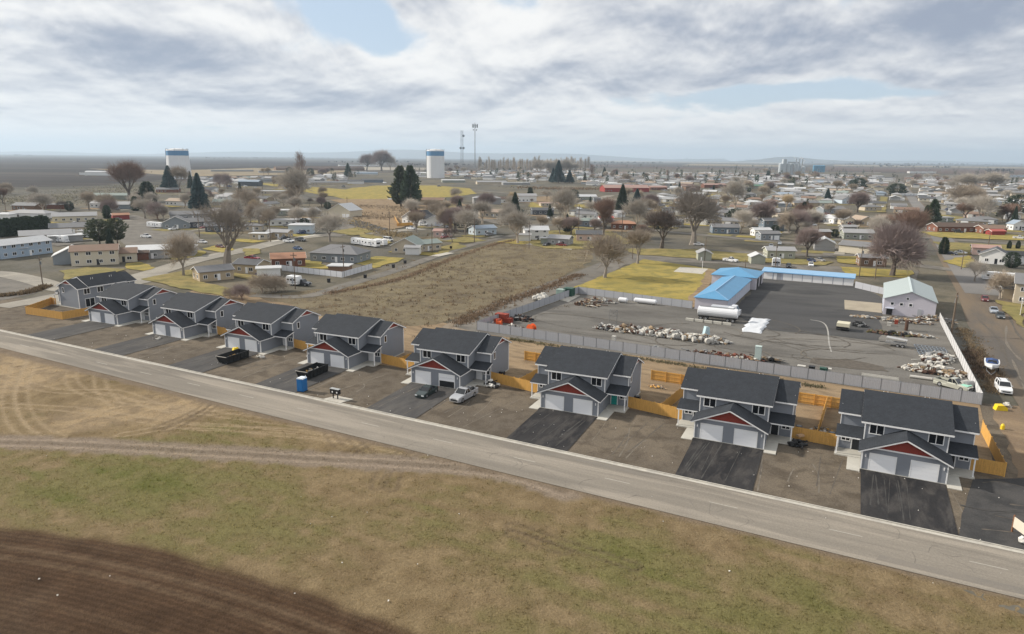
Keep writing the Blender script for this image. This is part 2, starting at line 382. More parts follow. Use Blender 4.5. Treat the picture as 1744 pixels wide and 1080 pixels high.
def field_look(x, y):
    """colour, relief and ploughing weight of the near field at world positions"""
    num = np.zeros(x.shape); den = np.zeros(x.shape)
    for (gx, gy), c in GW:
        q = 1 / ((x - gx) ** 2 + (y - gy) ** 2 + 12) ** 1.5; num += q * c; den += q
    g = num / den
    n1_ = fbm(x, y, .09, 3); n2_ = fbm(x, y, .6, 5); n3_ = fbm(x, y, 2.2, 8, 2)
    # mowing and drilling lines run gently curved along the road
    aa = x * UU.x + y * UU.y; bb = x * VV.x + y * VV.y
    st = vnoise(aa * .12, bb + 2.0 * vnoise(aa, bb, .03, 4), .9, 11)
    n0_ = fbm(x, y, .035, 31, 3); g = g - .42 + (n1_ - .5) * 1.7 + (n0_ - .5) * 1.2 + (n2_ - .5) * 1.5 + (st - .5) * .7
    k = sstep(g, -.75, .75)[:, None]
    tan = np.array([.20, .150, .086]); tan2 = np.array([.30, .225, .135]); grn = np.array([.105, .108, .034]); grn2 = np.array([.155, .138, .06])
    t_ = sstep(n2_, .3, .7)[:, None]
    dirt = sstep(-(y * 0 + num / den), .55, .95)[:, None]                 # bare dry dirt up left
    tanc = (tan * (1 - t_) + tan * np.array([.78, .76, .74]) * t_) * (1 - dirt) + (tan2 * (1 - t_) + np.array([.205, .155, .10]) * t_) * dirt
    c = tanc * (1 - k) + (grn * (1 - t_) + grn2 * t_) * k
    z = (n2_ - .5) * .16 + (n3_ - .5) * .07 + (n1_ - .5) * .2
    for pl in TR1:
        d = pldist(x, y, pl); wv = np.abs(d - .85)
        q = (1 - sstep(wv, .10, .38)) * (.2 + .75 * n3_); c = c * (1 - q[:, None]) + np.array([.31, .24, .155]) * q[:, None]; z = z - .05 * q + .03 * (1 - sstep(np.abs(d - 1.35), .1, .3))
    for pl in TR2:
        d = pldist(x, y, pl); wv = np.abs(d - .6)
        q = (1 - sstep(wv, .10, .4)) * (.4 + .6 * n3_) * .75; c = c * (1 - q[:, None]) + np.array([.105, .078, .052]) * q[:, None]; z = z - .05 * q
    for pl in band:
        d = pldist(x, y, pl); q = (1 - sstep(d + (n2_ - .5) * 1.6, 1.6, 2.9)) * .92
        cc = np.array([.205, .165, .128]) * (.85 + .3 * n2_)[:, None]
        rut = (1 - sstep(np.abs(d - 1.0), .12, .35)); cc = cc * (1 + .32 * rut[:, None]) * (1 - .18 * (1 - sstep(d, .3, .6)))[:, None]
        c = c * (1 - q[:, None]) + cc * q[:, None]; z = z * (1 - .6 * q) - .06 * q - .04 * rut * q
    # ploughed circle, its edge track and the drilled strip round it
    pd = ar - np.hypot(x - ac[0], y - ac[1]); pdn = pd + (fbm(x, y, .25, 21) - .5) * 1.6
    p = sstep(pdn, -.6, .8); fur = fbm(pd * 1.3, np.arctan2(y - ac[1], x - ac[0]) * 6, 1., 51, 3)
    pc = np.array([.070, .043, .026]) * (.72 + .55 * n2_ + .2 * (st - .5))[:, None] * (.82 + .36 * fur * n3_)[:, None]
    for off, wd, am in ((3.1, .6, .45), (4.7, .5, .40), (1.2, .5, .15), (9.5, .6, .14)):
        q = (1 - sstep(np.abs(pd - off), wd * .4, wd)) * am * (.35 + .9 * n2_); q = np.clip(q, 0, 1)[:, None]; pc = pc * (1 - q) + np.array([.16, .115, .075]) * q
    q = (sstep(pd, 5, 9) * .25 * sstep(n1_, .45, .6))[:, None]; pc = pc * (1 - q) + np.array([.11, .08, .055]) * q
    c = c * (1 - p[:, None]) + pc * p[:, None]; z = z * (1 - p) + p * (fur * .07 + (n3_ - .5) * .12 - .06)
    rd = bb - (P0.x * VV.x + P0.y * VV.y) + 23.0                          # beyond the road's edge
    e = sstep(-rd + (n2_ - .5) * 1.0, .0, 1.3)[:, None]; c = c * e + np.array([.165, .128, .092]) * (.8 + .4 * n2_)[:, None] * (1 - e); z = z * e[:, 0]
    return c, z, p, g, pd
x0, x1, y0, y1, st_ = -190., 84., 30., 178., .4
xs = np.arange(x0, x1, st_); ys = np.arange(y0, y1, st_); gx, gy = np.meshgrid(xs, ys); fx_, fy_ = gx.ravel(), gy.ravel()
bbv = (fx_ - P0.x) * VV.x + (fy_ - P0.y) * VV.y
cc_, zz_, pp_, gg_, pd_ = field_look(fx_, fy_)
nx, ny = len(xs), len(ys); idx = np.arange(nx * ny).reshape(ny, nx)
q_ = np.stack([idx[:-1, :-1], idx[:-1, 1:], idx[1:, 1:], idx[1:, :-1]], -1).reshape(-1, 4)
keep = (bbv[q_].max(1) < -19.0); q_ = q_[keep]
used_ = np.zeros(nx * ny, bool); used_[q_.ravel()] = True; remap = -np.ones(nx * ny, int); remap[used_] = np.arange(used_.sum())
q_ = remap[q_]; V_ = np.stack([fx_, fy_, zz_ * .9 - .02], 1)[used_]; C_ = cc_[used_]; PW = pd_[used_]
def npmesh(name, V, Q, C=None, ptk=None):
    me = bpy.data.meshes.new(name); me.vertices.add(len(V)); me.vertices.foreach_set('co', np.ascontiguousarray(V, dtype=np.float32).ravel())
    n = Q.shape[1]; me.loops.add(Q.size); me.loops.foreach_set('vertex_index', np.ascontiguousarray(Q, dtype=np.int32).ravel())
    me.polygons.add(len(Q)); me.polygons.foreach_set('loop_start', np.arange(0, Q.size, n, dtype=np.int32))
    if C is not None:
        a = me.color_attributes.new('tint', 'FLOAT_COLOR', 'POINT'); a.data.foreach_set('color', np.c_[C, np.ones(len(C))].astype(np.float32).ravel())
    if ptk is not None:
        a = me.attributes.new('plough', 'FLOAT', 'POINT'); a.data.foreach_set('value', ptk.astype(np.float32))
    me.update(); me.validate(); return me
def tint_mat(name, spk=.3, fine=5., bump=.6, bd=.06, rough=.95):
    m = bpy.data.materials.new(name); m.use_nodes = True; nt = m.node_tree; b = nt.nodes['Principled BSDF']
    at = nt.nodes.new('ShaderNodeAttribute'); at.attribute_name = 'tint'
    g = nt.nodes.new('ShaderNodeNewGeometry'); v = g.outputs['Position']
    f = noise(nt, v, fine, 5, .68); k = ((f - .5) * (2 * spk) + 1.) * ((noise(nt, v, fine * 3.7, 3, .6) - .5) * spk * 1.3 + 1.) * ((noise(nt, v, fine * .28, 3, .6) - .5) * spk * .8 + 1.)
    nt.links.new(mix(nt, 1., at.outputs['Color'], vec(nt, k, k, k), 'MULTIPLY'), b.inputs['Base Color'])
    b.inputs['Roughness'].default_value = rough; b.inputs['Specular IOR Level'].default_value = .05
    if bump:
        bn = nt.nodes.new('ShaderNodeBump'); bn.inputs['Strength'].default_value = bump; bn.inputs['Distance'].default_value = bd
        nt.links.new(f.k, bn.inputs['Height']); nt.links.new(bn.outputs[0], b.inputs['Normal'])
    return m
m_field = tint_mat('field_soil', .62, 4.6, 1.0, .16)
nt = m_field.node_tree; b_ = nt.nodes['Principled BSDF']; at_ = nt.nodes.new('ShaderNodeAttribute'); at_.attribute_name = 'plough'; pdx = X(nt, at_.outputs['Fac'])
gp_ = nt.nodes.new('ShaderNodeNewGeometry'); fw = ((pdx + noise(nt, gp_.outputs['Position'], .7, 3, .6) * .35) * (2 * math.pi / .62)).f('SINE'); wgt = pdx.ss(-.3, .8)
src = b_.inputs['Base Color'].links[0].from_socket; kk = fw * wgt * .11 * noise(nt, gp_.outputs['Position'], .3, 3, .6) * 2. + 1.
nt.links.new(mix(nt, 1., src, vec(nt, kk, kk, kk), 'MULTIPLY'), b_.inputs['Base Color'])
me = npmesh('open_field', V_, q_, C_, PW); me.materials.append(m_field); me.polygons.foreach_set('use_smooth', [True] * len(me.polygons))
o = link('open_field', me); o['kind'] = 'structure'; o['label'] = 'patchy green and tan grass field with tyre tracks and a ploughed arc'

def tufts(name, X_, Y_, C, h, wdt, per, label, Z=None, lean=.5, flat=True):
    """short blades standing on the ground, each with the colour of its own clump"""
    n = len(X_); k = per
    cx = np.repeat(X_, k); cy = np.repeat(Y_, k); cz = np.repeat(Z if Z is not None else np.zeros(n), k); c = np.repeat(C, k, 0)
    hh = np.repeat(h, k) * rng.uniform(.5, 1.1, n * k); ww = np.repeat(wdt, k)
    cx = cx + rng.normal(0, 1, n * k) * ww; cy = cy + rng.normal(0, 1, n * k) * ww
    a = rng.uniform(0, 2 * np.pi, n * k); bw = hh * .22; la = rng.uniform(0, 2 * np.pi, n * k); ll = hh * lean * rng.uniform(.2, 1.2, n * k)
    p0 = np.stack([cx - np.cos(a) * bw, cy - np.sin(a) * bw, cz - .02], 1); p1 = np.stack([cx + np.cos(a) * bw, cy + np.sin(a) * bw, cz - .02], 1)
    p2 = np.stack([cx + np.cos(la) * ll, cy + np.sin(la) * ll, cz + hh], 1)
    V = np.stack([p0, p1, p2], 1).reshape(-1, 3); Q = np.arange(len(V)).reshape(-1, 3)
    c = c * rng.uniform(.85, 1.5, (n * k, 1)); CC = np.repeat(c, 3, 0)
    me = npmesh(name, V, Q, CC); me.materials.append(m_blade); o = link(name, me); o['kind'] = 'stuff'; o['label'] = label; return o
m_blade = tint_mat('grass_blade', .1, 1., 0)
nt = m_blade.node_tree; b_ = nt.nodes['Principled BSDF']; o_ = nt.nodes['Material Output']; src = b_.inputs['Base Color'].links[0].from_socket
tl = nt.nodes.new('ShaderNodeBsdfTranslucent'); ms = nt.nodes.new('ShaderNodeMixShader'); ms.inputs[0].default_value = .5
nt.links.new(mix(nt, 1., src, (1.25, 1.25, 1.2), 'MULTIPLY'), tl.inputs[0]); nt.links.new(b_.outputs[0], ms.inputs[1]); nt.links.new(tl.outputs[0], ms.inputs[2]); nt.links.new(ms.outputs[0], o_.inputs[0])
n = 90000
tx = rng.uniform(-110, 70, n); ty = rng.uniform(40, 120, n)
c_, z_, p_, g_, _pd = field_look(tx, ty); bb_ = (tx - P0.x) * VV.x + (ty - P0.y) * VV.y
k_ = (p_ < .25) & (bb_ < -23.6) & (rng.uniform(0, 1, n) < sstep(g_, -.9, .3) * .85 + .12)
tx, ty, c_, z_ = tx[k_], ty[k_], c_[k_], z_[k_]
tufts('grass', tx, ty, c_ * 1.08, rng.uniform(.06, .22, len(tx)), rng.uniform(.06, .2, len(tx)), 4, 'short patchy grass growing across the open field', z_ * .9)

# --- the road, its concrete kerb and centre dashes
A0, A1 = -330., 130.
near = [(-330, -20.2), (-160, -21.3), (-80, -22.6), (-40, -22.9), (0, -23.1), (130, -23.3)]
sheet('road', [U(a, b) for a, b in near] + [U(A1, -13.75), U(A0, -13.75)], .03, m_road, label='worn grey asphalt road running past the new houses')
mb = MB(); ang = TH
mb.box(A0, -13.78, -.1, 130, -13.62, .14, m_conc); mb.box(A0, -14.3, -.1, 130, -13.782, .045, m_conc)
o = mb.obj('kerb', loc=tuple(P0), rz=TH); o['kind'] = 'structure'
m_line = mat('faded_paint', (.34, .32, .28), .7, var=.35, sc_=2)
k = 0
for a in np.arange(-150, 30, 12.3):
    for dy_ in (0,):
        mb = MB(); mb.box(0, -.06, 0, 3.1, .06, .004, m_line); o = mb.obj('lane_dash', loc=tuple(U(a, -18.35, .034)), rz=TH); o['kind'] = 'structure'
m_patch = ground('asphalt_patch', [(.20, .18, .155), (.18, .165, .145)], big=.2, fine=6, spk=.15)
for (pa, pb, wa, wb) in ((2, -22.4, 13, 1.2), (-40, -15.6, 20, .8)):
    sheet('road_patch', ragged([U(pa, pb), U(pa + wa, pb + .1), U(pa + wa, pb + wb), U(pa + .3, pb + wb)], .12), .036, m_patch)
m_crack = mat('crack_tar', (.09, .082, .075), .6)
cm = MB()
for k in range(34):
    a = random.uniform(-60, 30); b = random.uniform(-22.6, -14.6); t = random.uniform(0, 6.3)
    pts = [U(a, b)]
    for j in range(random.randint(2, 6)):
        t += random.uniform(-.8, .8); pts.append(pts[-1] + Vector((math.cos(t), math.sin(t), 0)) * random.uniform(.4, 1.1))
    for p, q in zip(pts[:-1], pts[1:]): cm.bar((p.x, p.y, .0375), (q.x, q.y, .0375), random.uniform(.012, .028), .006, m_crack)
o = cm.obj('road_cracks'); o['kind'] = 'structure'

# --- building strip: gravel plots, drives, back yards, the weedy lot, the storage yard
sheet('gravel_strip', ragged([U(-300, -13.6), U(130, -13.6), U(130, 8), U(40, 30), U(22, 36), U(-80, 36), U(-120, 40), U(-172, 8), U(-300, 6)], .0), -.02, m_gravel, label='brown gravel plots between the new houses')
sheet('dirt', [U(-78, 5.9), U(14.8, 5.9), U(16, 34.9), U(-77, 37.3)], .0, m_back, label='tan bare dirt behind the new houses')
sheet('dirt', ragged([U(-160, 8), U(-78, 6), U(-77, 38), U(-120, 48), U(-170, 40)], 1.5, 3), .0, m_back)
sheet('asphalt_pad', ragged([U(9.4, -13.6), U(60, -13.6), U(58, 6), U(34, 13), U(19.0, 7), U(12.2, 3)], .5, 5), .015, ground('dark_pad', [(.058, .057, .057), (.075, .072, .07), (.045, .045, .046)], big=.1, mid=.3, fine=6, spk=.3, bump=.3, bd=.03))
sheet('dirt', ragged([U(17, 6), U(34, 12), U(75, 6), U(90, 30), U(90, 60), U(60, 48), U(40, 42), U(17.5, 36)], .8, 6), .01, ground('street_dirt', [(.2, .145, .095), (.16, .12, .085), (.25, .185, .12)], big=.06, mid=.2, fine=3, spk=.25, bump=.6, bd=.08, streak=(UANG, 3)))
sheet('weedy_lot', ragged([U(-120, 40), U(-80, 40), U(-81, 60), U(-79.5, 95), U(-84, 150), U(-83, 190), U(-130, 186), U(-180, 178)] and gs([(395, 497), (500, 520), (560, 540), (700, 556), (742, 553), (800, 534), (880, 505), (960, 470), (1005, 447), (1010, 430), (1000, 412), (955, 413), (850, 410), (760, 438), (660, 468), (560, 492), (470, 500)]), 1.2, 8), .015, m_weed, label='dry weedy vacant lot')
sheet('storage_yard', [U(-77, 35.2), U(16, 34.8), U(14.2, 104), U(1.5, 128), U(-2, 143), U(-45, 143), U(-31, 120), U(-31, 84.5), U(-74, 88.6)], .02, m_yardg, label='grey gravel storage yard')
sheet('asphalt_pad', ragged([U(-31.5, 84.5), U(-20, 70), U(1.5, 72), U(2, 104), U(1.5, 128), U(-4, 142), U(-45, 142.5), U(-31.5, 120)], .8, 2), .04, m_yardd, label='dark asphalt in front of the blue-roofed units')
sheet('side_lane', [G(*p)[0] for p in ((770, 556), (812, 566), (830, 552), (880, 525), (940, 503), (985, 487), (1040, 466), (1062, 452), (1100, 445), (1230, 449), (1320, 462), (1500, 473), (1560, 478), (1565, 462), (1400, 452), (1290, 444), (1180, 437), (1090, 432), (1050, 437), (1022, 447), (985, 462), (920, 486), (850, 515), (815, 532))], .035, m_lane, label='paved lane curving behind the storage yard')
sheet('dirt_track', ragged([G(*p)[0] for p in ((735, 572), (800, 572), (850, 535), (905, 508), (880, 505), (825, 525), (790, 540), (760, 553))], .5, 4), .028, m_track)
sheet('lawn', ragged([U(-79.3, 94.2), U(-41.3, 85.9), U(-44.5, 120), U(-50, 154.6), U(-79, 166)], .4, 3), .05, m_yellow, label='square yellowed lawn with a bare tree')
sheet('concrete_slab', gs([(1147, 463), (1196, 467), (1206, 458), (1158, 455)]), .07, m_conc, label='small concrete court on the yellow lawn', thick=.1)
sheet('dirt', ragged([U(-44.3, 86), U(-41.2, 86), U(-44, 120), U(-49.5, 154), U(-53, 154), U(-47, 120)], .6, 3), .054, m_back)

# --- streets
def strip(name, pix, wd, m, z=.04, label=None):
    z *= 1.5
    P = [Vector((*p, 0)) for p in curve(pix, 5)]; L_, R_ = [], []
    for i, p in enumerate(P):
        d = (P[min(i + 1, len(P) - 1)] - P[max(i - 1, 0)]).normalized(); n_ = Vector((-d.y, d.x, 0)); ww = wd if not isinstance(wd, (list, tuple)) else wd[0] + (wd[1] - wd[0]) * i / (len(P) - 1)
        L_.append(p + n_ * ww / 2); R_.append(p - n_ * ww / 2)
    vs = []; fs = []
    for a, b in zip(L_, R_): vs += [(a.x, a.y, z), (b.x, b.y, z)]
    for i in range(len(P) - 1): fs.append((2 * i, 2 * i + 1, 2 * i + 3, 2 * i + 2))
    o = MB().add(vs, fs, m).obj(name); o['kind'] = 'structure'
    if label: o['label'] = label
    return o
sheet('street', [U(22, 6), U(37, 12), U(41, 60), U(37, 100), U(35, 145), U(34, 280), U(34, 1500), U(22, 1500), U(22, 280), U(21.5, 145), U(20, 100), U(21, 60)], .03, m_roadE, label='wide dusty street running to the horizon')
sheet('sidewalk', [U(40.8, 60), U(43.0, 60), U(38.8, 100), U(36.6, 100)], .1, m_conc, thick=.12)
sheet('street', [U(23.5, 147), U(32.5, 147), U(32.5, 1500), U(23.5, 1500)], .075, ground('long_street', [(.16, .155, .15), (.2, .19, .18)], big=.02, fine=.5, spk=.08))
# tyre marks on asphalt, gravel and dirt; dark oil-stained ground
m_dust = mat('dust_mark', (.050, .048, .046), .9, var=.6, sc_=1.2); m_dmark = mat('dark_mark', (.092, .079, .065), .9, var=.6, sc_=1.2); m_lmark = mat('light_mark', (.145, .126, .102), .9, var=.6, sc_=1.2)
def mark(pts, wd, m, z):
    P = [Vector(p) for p in pts]; o = []
    for i in range(len(P) - 1):
        p0, p1, p2, p3 = P[max(i - 1, 0)], P[i], P[i + 1], P[min(i + 2, len(P) - 1)]
        for k in range(5): t = k / 5; o.append(.5 * ((2 * p1) + (p2 - p0) * t + (2 * p0 - 5 * p1 + 4 * p2 - p3) * t * t + (3 * p1 - p0 - 3 * p2 + p3) * t ** 3))
    o.append(P[-1]); vs = []; fs = []
    for i, p in enumerate(o):
        d = (o[min(i + 1, len(o) - 1)] - o[max(i - 1, 0)]).normalized(); n_ = Vector((-d.y, d.x, 0)) * wd * (.5 + .25 * math.sin(i * 1.7)); vs += [(p.x + n_.x, p.y + n_.y, z), (p.x - n_.x, p.y - n_.y, z)]
    for i in range(len(o) - 1): fs.append((2 * i, 2 * i + 1, 2 * i + 3, 2 * i + 2))
    q = MB().add(vs, fs, m).obj('tyre_mark'); q['kind'] = 'structure'
r3 = random.Random(9)
for i, a0_ in enumerate((0, -20.6, -44, -68.4, -91.6, -113.4, -135.1)):
    for k in range(7 if i < 3 else 3):
        a = a0_ + r3.uniform(1, 8); b = -r3.uniform(9, 13); j = r3.uniform(-.5, .5); mark([U(a, b), U(a + j * .4, b * .6), U(a + j, -r3.uniform(.6, 3))], r3.uniform(.06, .16), m_dust if i < 3 else m_lmark if k % 2 else m_dmark, .049 + .0012 * k)
    for k in range(6):
        a = a0_ + r3.uniform(9.8, 19); b = -r3.uniform(8, 13); j = r3.uniform(-2.5, 2.5); mark([U(a, b), U(a + j * .3, b * .6 + r3.uniform(-1, 1)), U(a + j, r3.uniform(-5, 3))], r3.uniform(.08, .22), (m_lmark, m_dmark)[k % 2], -.014 + .0015 * k)
for k in range(26):
    ca, cb, rd_, t0 = r3.uniform(-62, 4), r3.uniform(44, 74), r3.uniform(5, 15), r3.uniform(0, 6.3)
    mark([U(max(-72, min(13, ca + 1.5 * rd_ * math.cos(t0 + q * .33))), max(40, min(82, cb + rd_ * .8 * math.sin(t0 + q * .33)))) for q in range(7)], r3.uniform(.1, .3), (m_dmark, m_lmark, m_dmark)[k % 3], .062 + .0015 * k)
for k in range(14): a = r3.uniform(22.5, 37); b = r3.uniform(20, 90); mark([U(a, b), U(a + r3.uniform(-1, 1), b + 14), U(a + r3.uniform(-2, 2), b + 34)], r3.uniform(.2, .5), (m_lmark, m_dmark)[k % 2], .036 + .0015 * k)
sheet('oily_ground', ragged(gs([(1385, 609), (1440, 611), (1505, 625), (1515, 634), (1450, 629), (1380, 618)]), .8, 4, 1.2), .055, m_dmark)
for k in range(16): a = r3.uniform(10, 30); b = r3.uniform(-12, 4); mark([U(a, b), U(a + 2.5, b + r3.uniform(0, 2)), U(a + 6, b + r3.uniform(-1, 4))], r3.uniform(.1, .3), (m_dmark, m_dust)[k % 2], .022 + .0015 * k)
strip('street', [(-60, 465), (0, 466), (60, 478), (105, 492), (150, 497)], 7, m_streetp, .045)
strip('street', [(60, 520), (150, 494), (250, 468), (330, 444), (420, 425), (520, 404), (640, 396), (720, 390)], 9, m_streetp, .05, 'pale residential street curving up through the town')
sheet('gravel_lot', gs([(-60, 470), (0, 468), (75, 484), (60, 500), (0, 512), (-60, 516)]), .012, m_lane)
strip('street', [(0, 523), (60, 512), (120, 500), (200, 488), (300, 466)], 7, m_streetp, .044)
strip('street', [(335, 442), (322, 425), (300, 410)], 8, m_lane, .047)
sheet('parking', gs([(190, 372), (230, 366), (330, 395), (345, 412), (300, 425), (215, 420), (195, 400)]), .05, m_lane)
strip('alley', [(430, 503), (520, 505), (585, 487), (667, 463), (743, 436), (800, 418), (850, 406), (905, 396)], 4.6, m_lane, .05, 'narrow grey alley beside the weedy lot')
strip('street', [(560, 403), (600, 385), (585, 372), (590, 360)], 11, m_lane, .052)
strip('street', [(410, 325), (480, 330), (560, 342), (640, 330), (720, 318), (900, 332), (1000, 338)], 12, m_lane, .053)
strip('street', [(880, 382), (960, 384), (1060, 388), (1160, 397), (1300, 410), (1450, 424), (1560, 436)], 8, m_lane, .054)
strip('street', [(740, 345), (800, 360), (840, 378), (900, 383)], 8, m_lane, .056)
strip('street', [(1100, 424), (1200, 427), (1330, 433), (1420, 437)], 7, m_lane, .057)
strip('street', [(905, 360), (950, 352), (1000, 343), (1040, 333)], 9, m_streetp, .058)
strip('street', [(1290, 372), (1340, 352), (1390, 332), (1420, 318)], 10, m_lane, .06)
strip('street', [(1562, 452), (1640, 462), (1744, 474), (1900, 492)], 8, m_lane, .045)
strip('street', [(1570, 405), (1660, 411), (1744, 417), (1850, 425)], 8, m_lane, .046)
# lawns and yards, each a patch of its own
LAWN = [([(422, 310), (560, 334), (640, 336), (700, 337), (700, 318), (640, 316), (590, 323)], m_yellow), ([(700, 318), (700, 337), (770, 336), (812, 330), (800, 322)], m_yellow),
 ([(555, 332), (600, 320), (660, 316), (740, 316), (800, 321), (808, 328), (760, 336), (660, 339), (590, 340)], m_yellow), ([(560, 340), (740, 338), (800, 350), (700, 360), (600, 352)], m_back),
 ([(485, 440), (508, 457), (560, 458), (548, 446)], m_yellow), ([(598, 447), (640, 437), (690, 440), (672, 448), (638, 457)], m_yellow), ([(745, 424), (775, 413), (795, 420), (750, 434)], m_grn),
 ([(745, 410), (790, 414), (830, 410), (790, 403)], m_grn), ([(260, 432), (300, 443), (345, 436), (352, 430), (320, 424), (280, 425)], m_yellow), ([(215, 458), (245, 462), (265, 456), (240, 447), (215, 449)], m_yellow),
 ([(100, 462), (150, 455), (215, 459), (180, 470), (115, 478)], m_grn), ([(345, 424), (378, 431), (400, 426), (375, 417)], m_yellow), ([(240, 476), (330, 458), (345, 480), (420, 497), (380, 505), (300, 490)], m_grn),
 ([(400, 465), (440, 470), (455, 475), (440, 482), (400, 472)], m_grn), ([(80, 378), (120, 379), (118, 388), (85, 388)], m_yellow), ([(410, 424), (440, 424), (445, 432), (420, 437)], m_grn),
 ([(1060, 424), (1180, 425), (1330, 438), (1420, 447), (1400, 453), (1260, 446), (1130, 437), (1085, 434)], m_grn), ([(1425, 437), (1470, 438), (1468, 452), (1430, 448)], m_yellow), ([(1430, 455), (1555, 462), (1550, 474), (1440, 470)], m_yellow),
 ([(900, 396), (980, 391), (1040, 394), (1060, 404), (1080, 414), (1000, 425), (930, 424), (890, 412)], m_grn), ([(905, 336), (985, 332), (985, 346), (930, 352), (905, 346)], m_back), ([(560, 352), (650, 350), (720, 362), (720, 380), (665, 392), (600, 372)], m_back),
 ([(905, 344), (925, 352), (920, 358), (900, 352)], m_yellow), ([(970, 348), (1000, 349), (1005, 355), (975, 353)], m_yellow), ([(1565, 395), (1680, 397), (1744, 402), (1744, 410), (1600, 405)], m_yellow),
 ([(1590, 412), (1660, 415), (1760, 420), (1760, 440), (1690, 432), (1620, 436)], m_grn), ([(1605, 446), (1650, 436), (1665, 452), (1640, 457)], m_yellow), ([(1695, 512), (1744, 520), (1744, 560), (1730, 552)], m_grn), ([(1205, 330), (1260, 330), (1240, 342), (1190, 342)], m_yellow),
 ([(1600, 365), (1640, 370), (1640, 378), (1605, 376)], m_grn), ([(1500, 335), (1512, 336), (1508, 362), (1492, 362)], m_grn), ([(1120, 350), (1170, 352), (1170, 362), (1110, 360)], m_yellow), ([(560, 395), (610, 388), (640, 395), (600, 402)], m_grn),
 ([(720, 340), (780, 350), (800, 360), (770, 362)], m_grn), ([(600, 396), (660, 406), (668, 414), (650, 420)], m_grn)]
for i, (p, m_) in enumerate(LAWN): sheet('lawn' if m_ is not m_back else 'dirt', gs(p, 1.0, seed=i), .115 + .005 * i, m_)
for p, l in (([(595, 383), (612, 371), (660, 390), (650, 398)], 'lane'), ): sheet('drive', gs(p), .14, m_yardd)

# ------------------------------------------------------------------ the grey duplexes
white = mat('white_trim', (.78, .78, .78), .6, var=.04)
siding = None
def siding_mat(name, c, pitch=.2, depth=.5, vert=False, objcol=False):
    m = mat(name, c, .75, var=.07, objcol=objcol); nt = m.node_tree; b = nt.nodes['Principled BSDF']
    if 'lap' in m.keys(): return m
    t = nt.nodes.new('ShaderNodeTexCoord'); xx, yy, zz = xyz(nt, t.outputs['Object'])
    q = (zz if not vert else (xx + yy)) / pitch
    fr = q.f('FRACT')
    bn = nt.nodes.new('ShaderNodeBump'); bn.inputs['Strength'].default_value = depth; bn.inputs['Distance'].default_value = .02
    nt.links.new((fr * -1.0).k, bn.inputs['Height']); nt.links.new(bn.outputs[0], b.inputs['Normal'])
    m['lap'] = 1; return m
siding = siding_mat('grey_lap_siding', (.215, .232, .262))
red_batten = mat('red_board', (.25, .045, .032), .7, var=.12)
shingle = mat('charcoal_shingle', (.030, .034, .041), .9, var=.34, sc_=.9, bump=.5, bsc=9, fine=.4, fsc=5, spec=.2)
nt = shingle.node_tree; b_ = nt.nodes['Principled BSDF']; t_ = nt.nodes.new('ShaderNodeTexCoord'); _, _, zz = xyz(nt, t_.outputs['Object'])
crs = (zz / .085).f('FRACT').ss(.72, 1., 1.06, .70); src = b_.inputs['Base Color'].links[0].from_socket; nt.links.new(mix(nt, 1., src, vec(nt, crs, crs, crs), 'MULTIPLY'), b_.inputs['Base Color'])
glass = mat('window_glass', (.012, .014, .018), .08, var=.02, spk=.0) if False else mat('window_glass', (.012, .014, .018), .12, var=.02, spec=.35)
conc = mat('pale_concrete', (.46, .445, .40), .85, var=.12, sc_=1.5, fine=.08)
door_w = mat('white_door', (.74, .75, .77), .5, var=.03)
door_g = mat('white_garage_door', (.80, .81, .83), .5, var=.03)
door_t = mat('teal_door', (.02, .30, .27), .5, var=.03)
door_d = mat('dark_door_and_shade', (.022, .024, .028), .5, var=.03)
lampm = mat('lamp_metal', (.7, .7, .7), .4)
black = mat('black_plastic', (.018, .018, .02), .5, var=.1)
WIN = {}
def window_mesh(w_, h_, mull=1):
    k = ('w', round(w_, 2), round(h_, 2), mull)
    if k not in WIN:
        t = .11; mb = MB()
        mb.box(-w_/2 - t, -.05, -t, w_/2 + t, .01, 0, white); mb.box(-w_/2 - t, -.05, h_, w_/2 + t, .01, h_ + t, white)
        mb.box(-w_/2 - t, -.05, 0, -w_/2, .01, h_, white); mb.box(w_/2, -.05, 0, w_/2 + t, .01, h_, white)
        if mull: mb.box(-.045, -.045, 0, .045, .01, h_, white)
        g = MB(); g.box(-w_/2, -.018, 0, w_/2, -.004, h_, glass)
        WIN[k] = (mb.mesh('window'), g.mesh('pane'))
    return WIN[k]
def add_window(par, x, y, z, w_, h_, rz=0., mull=1):
    a, b = window_mesh(w_, h_, mull)
    f = link('window', a, par, (x, y, z), rz); link('pane', b, f); return f
def slab(prof, t):
    """turn an open (y,z) line into a closed strip t thick, hanging below the line"""
    return list(prof) + [(p[0], p[1] - t) for p in reversed(prof)]
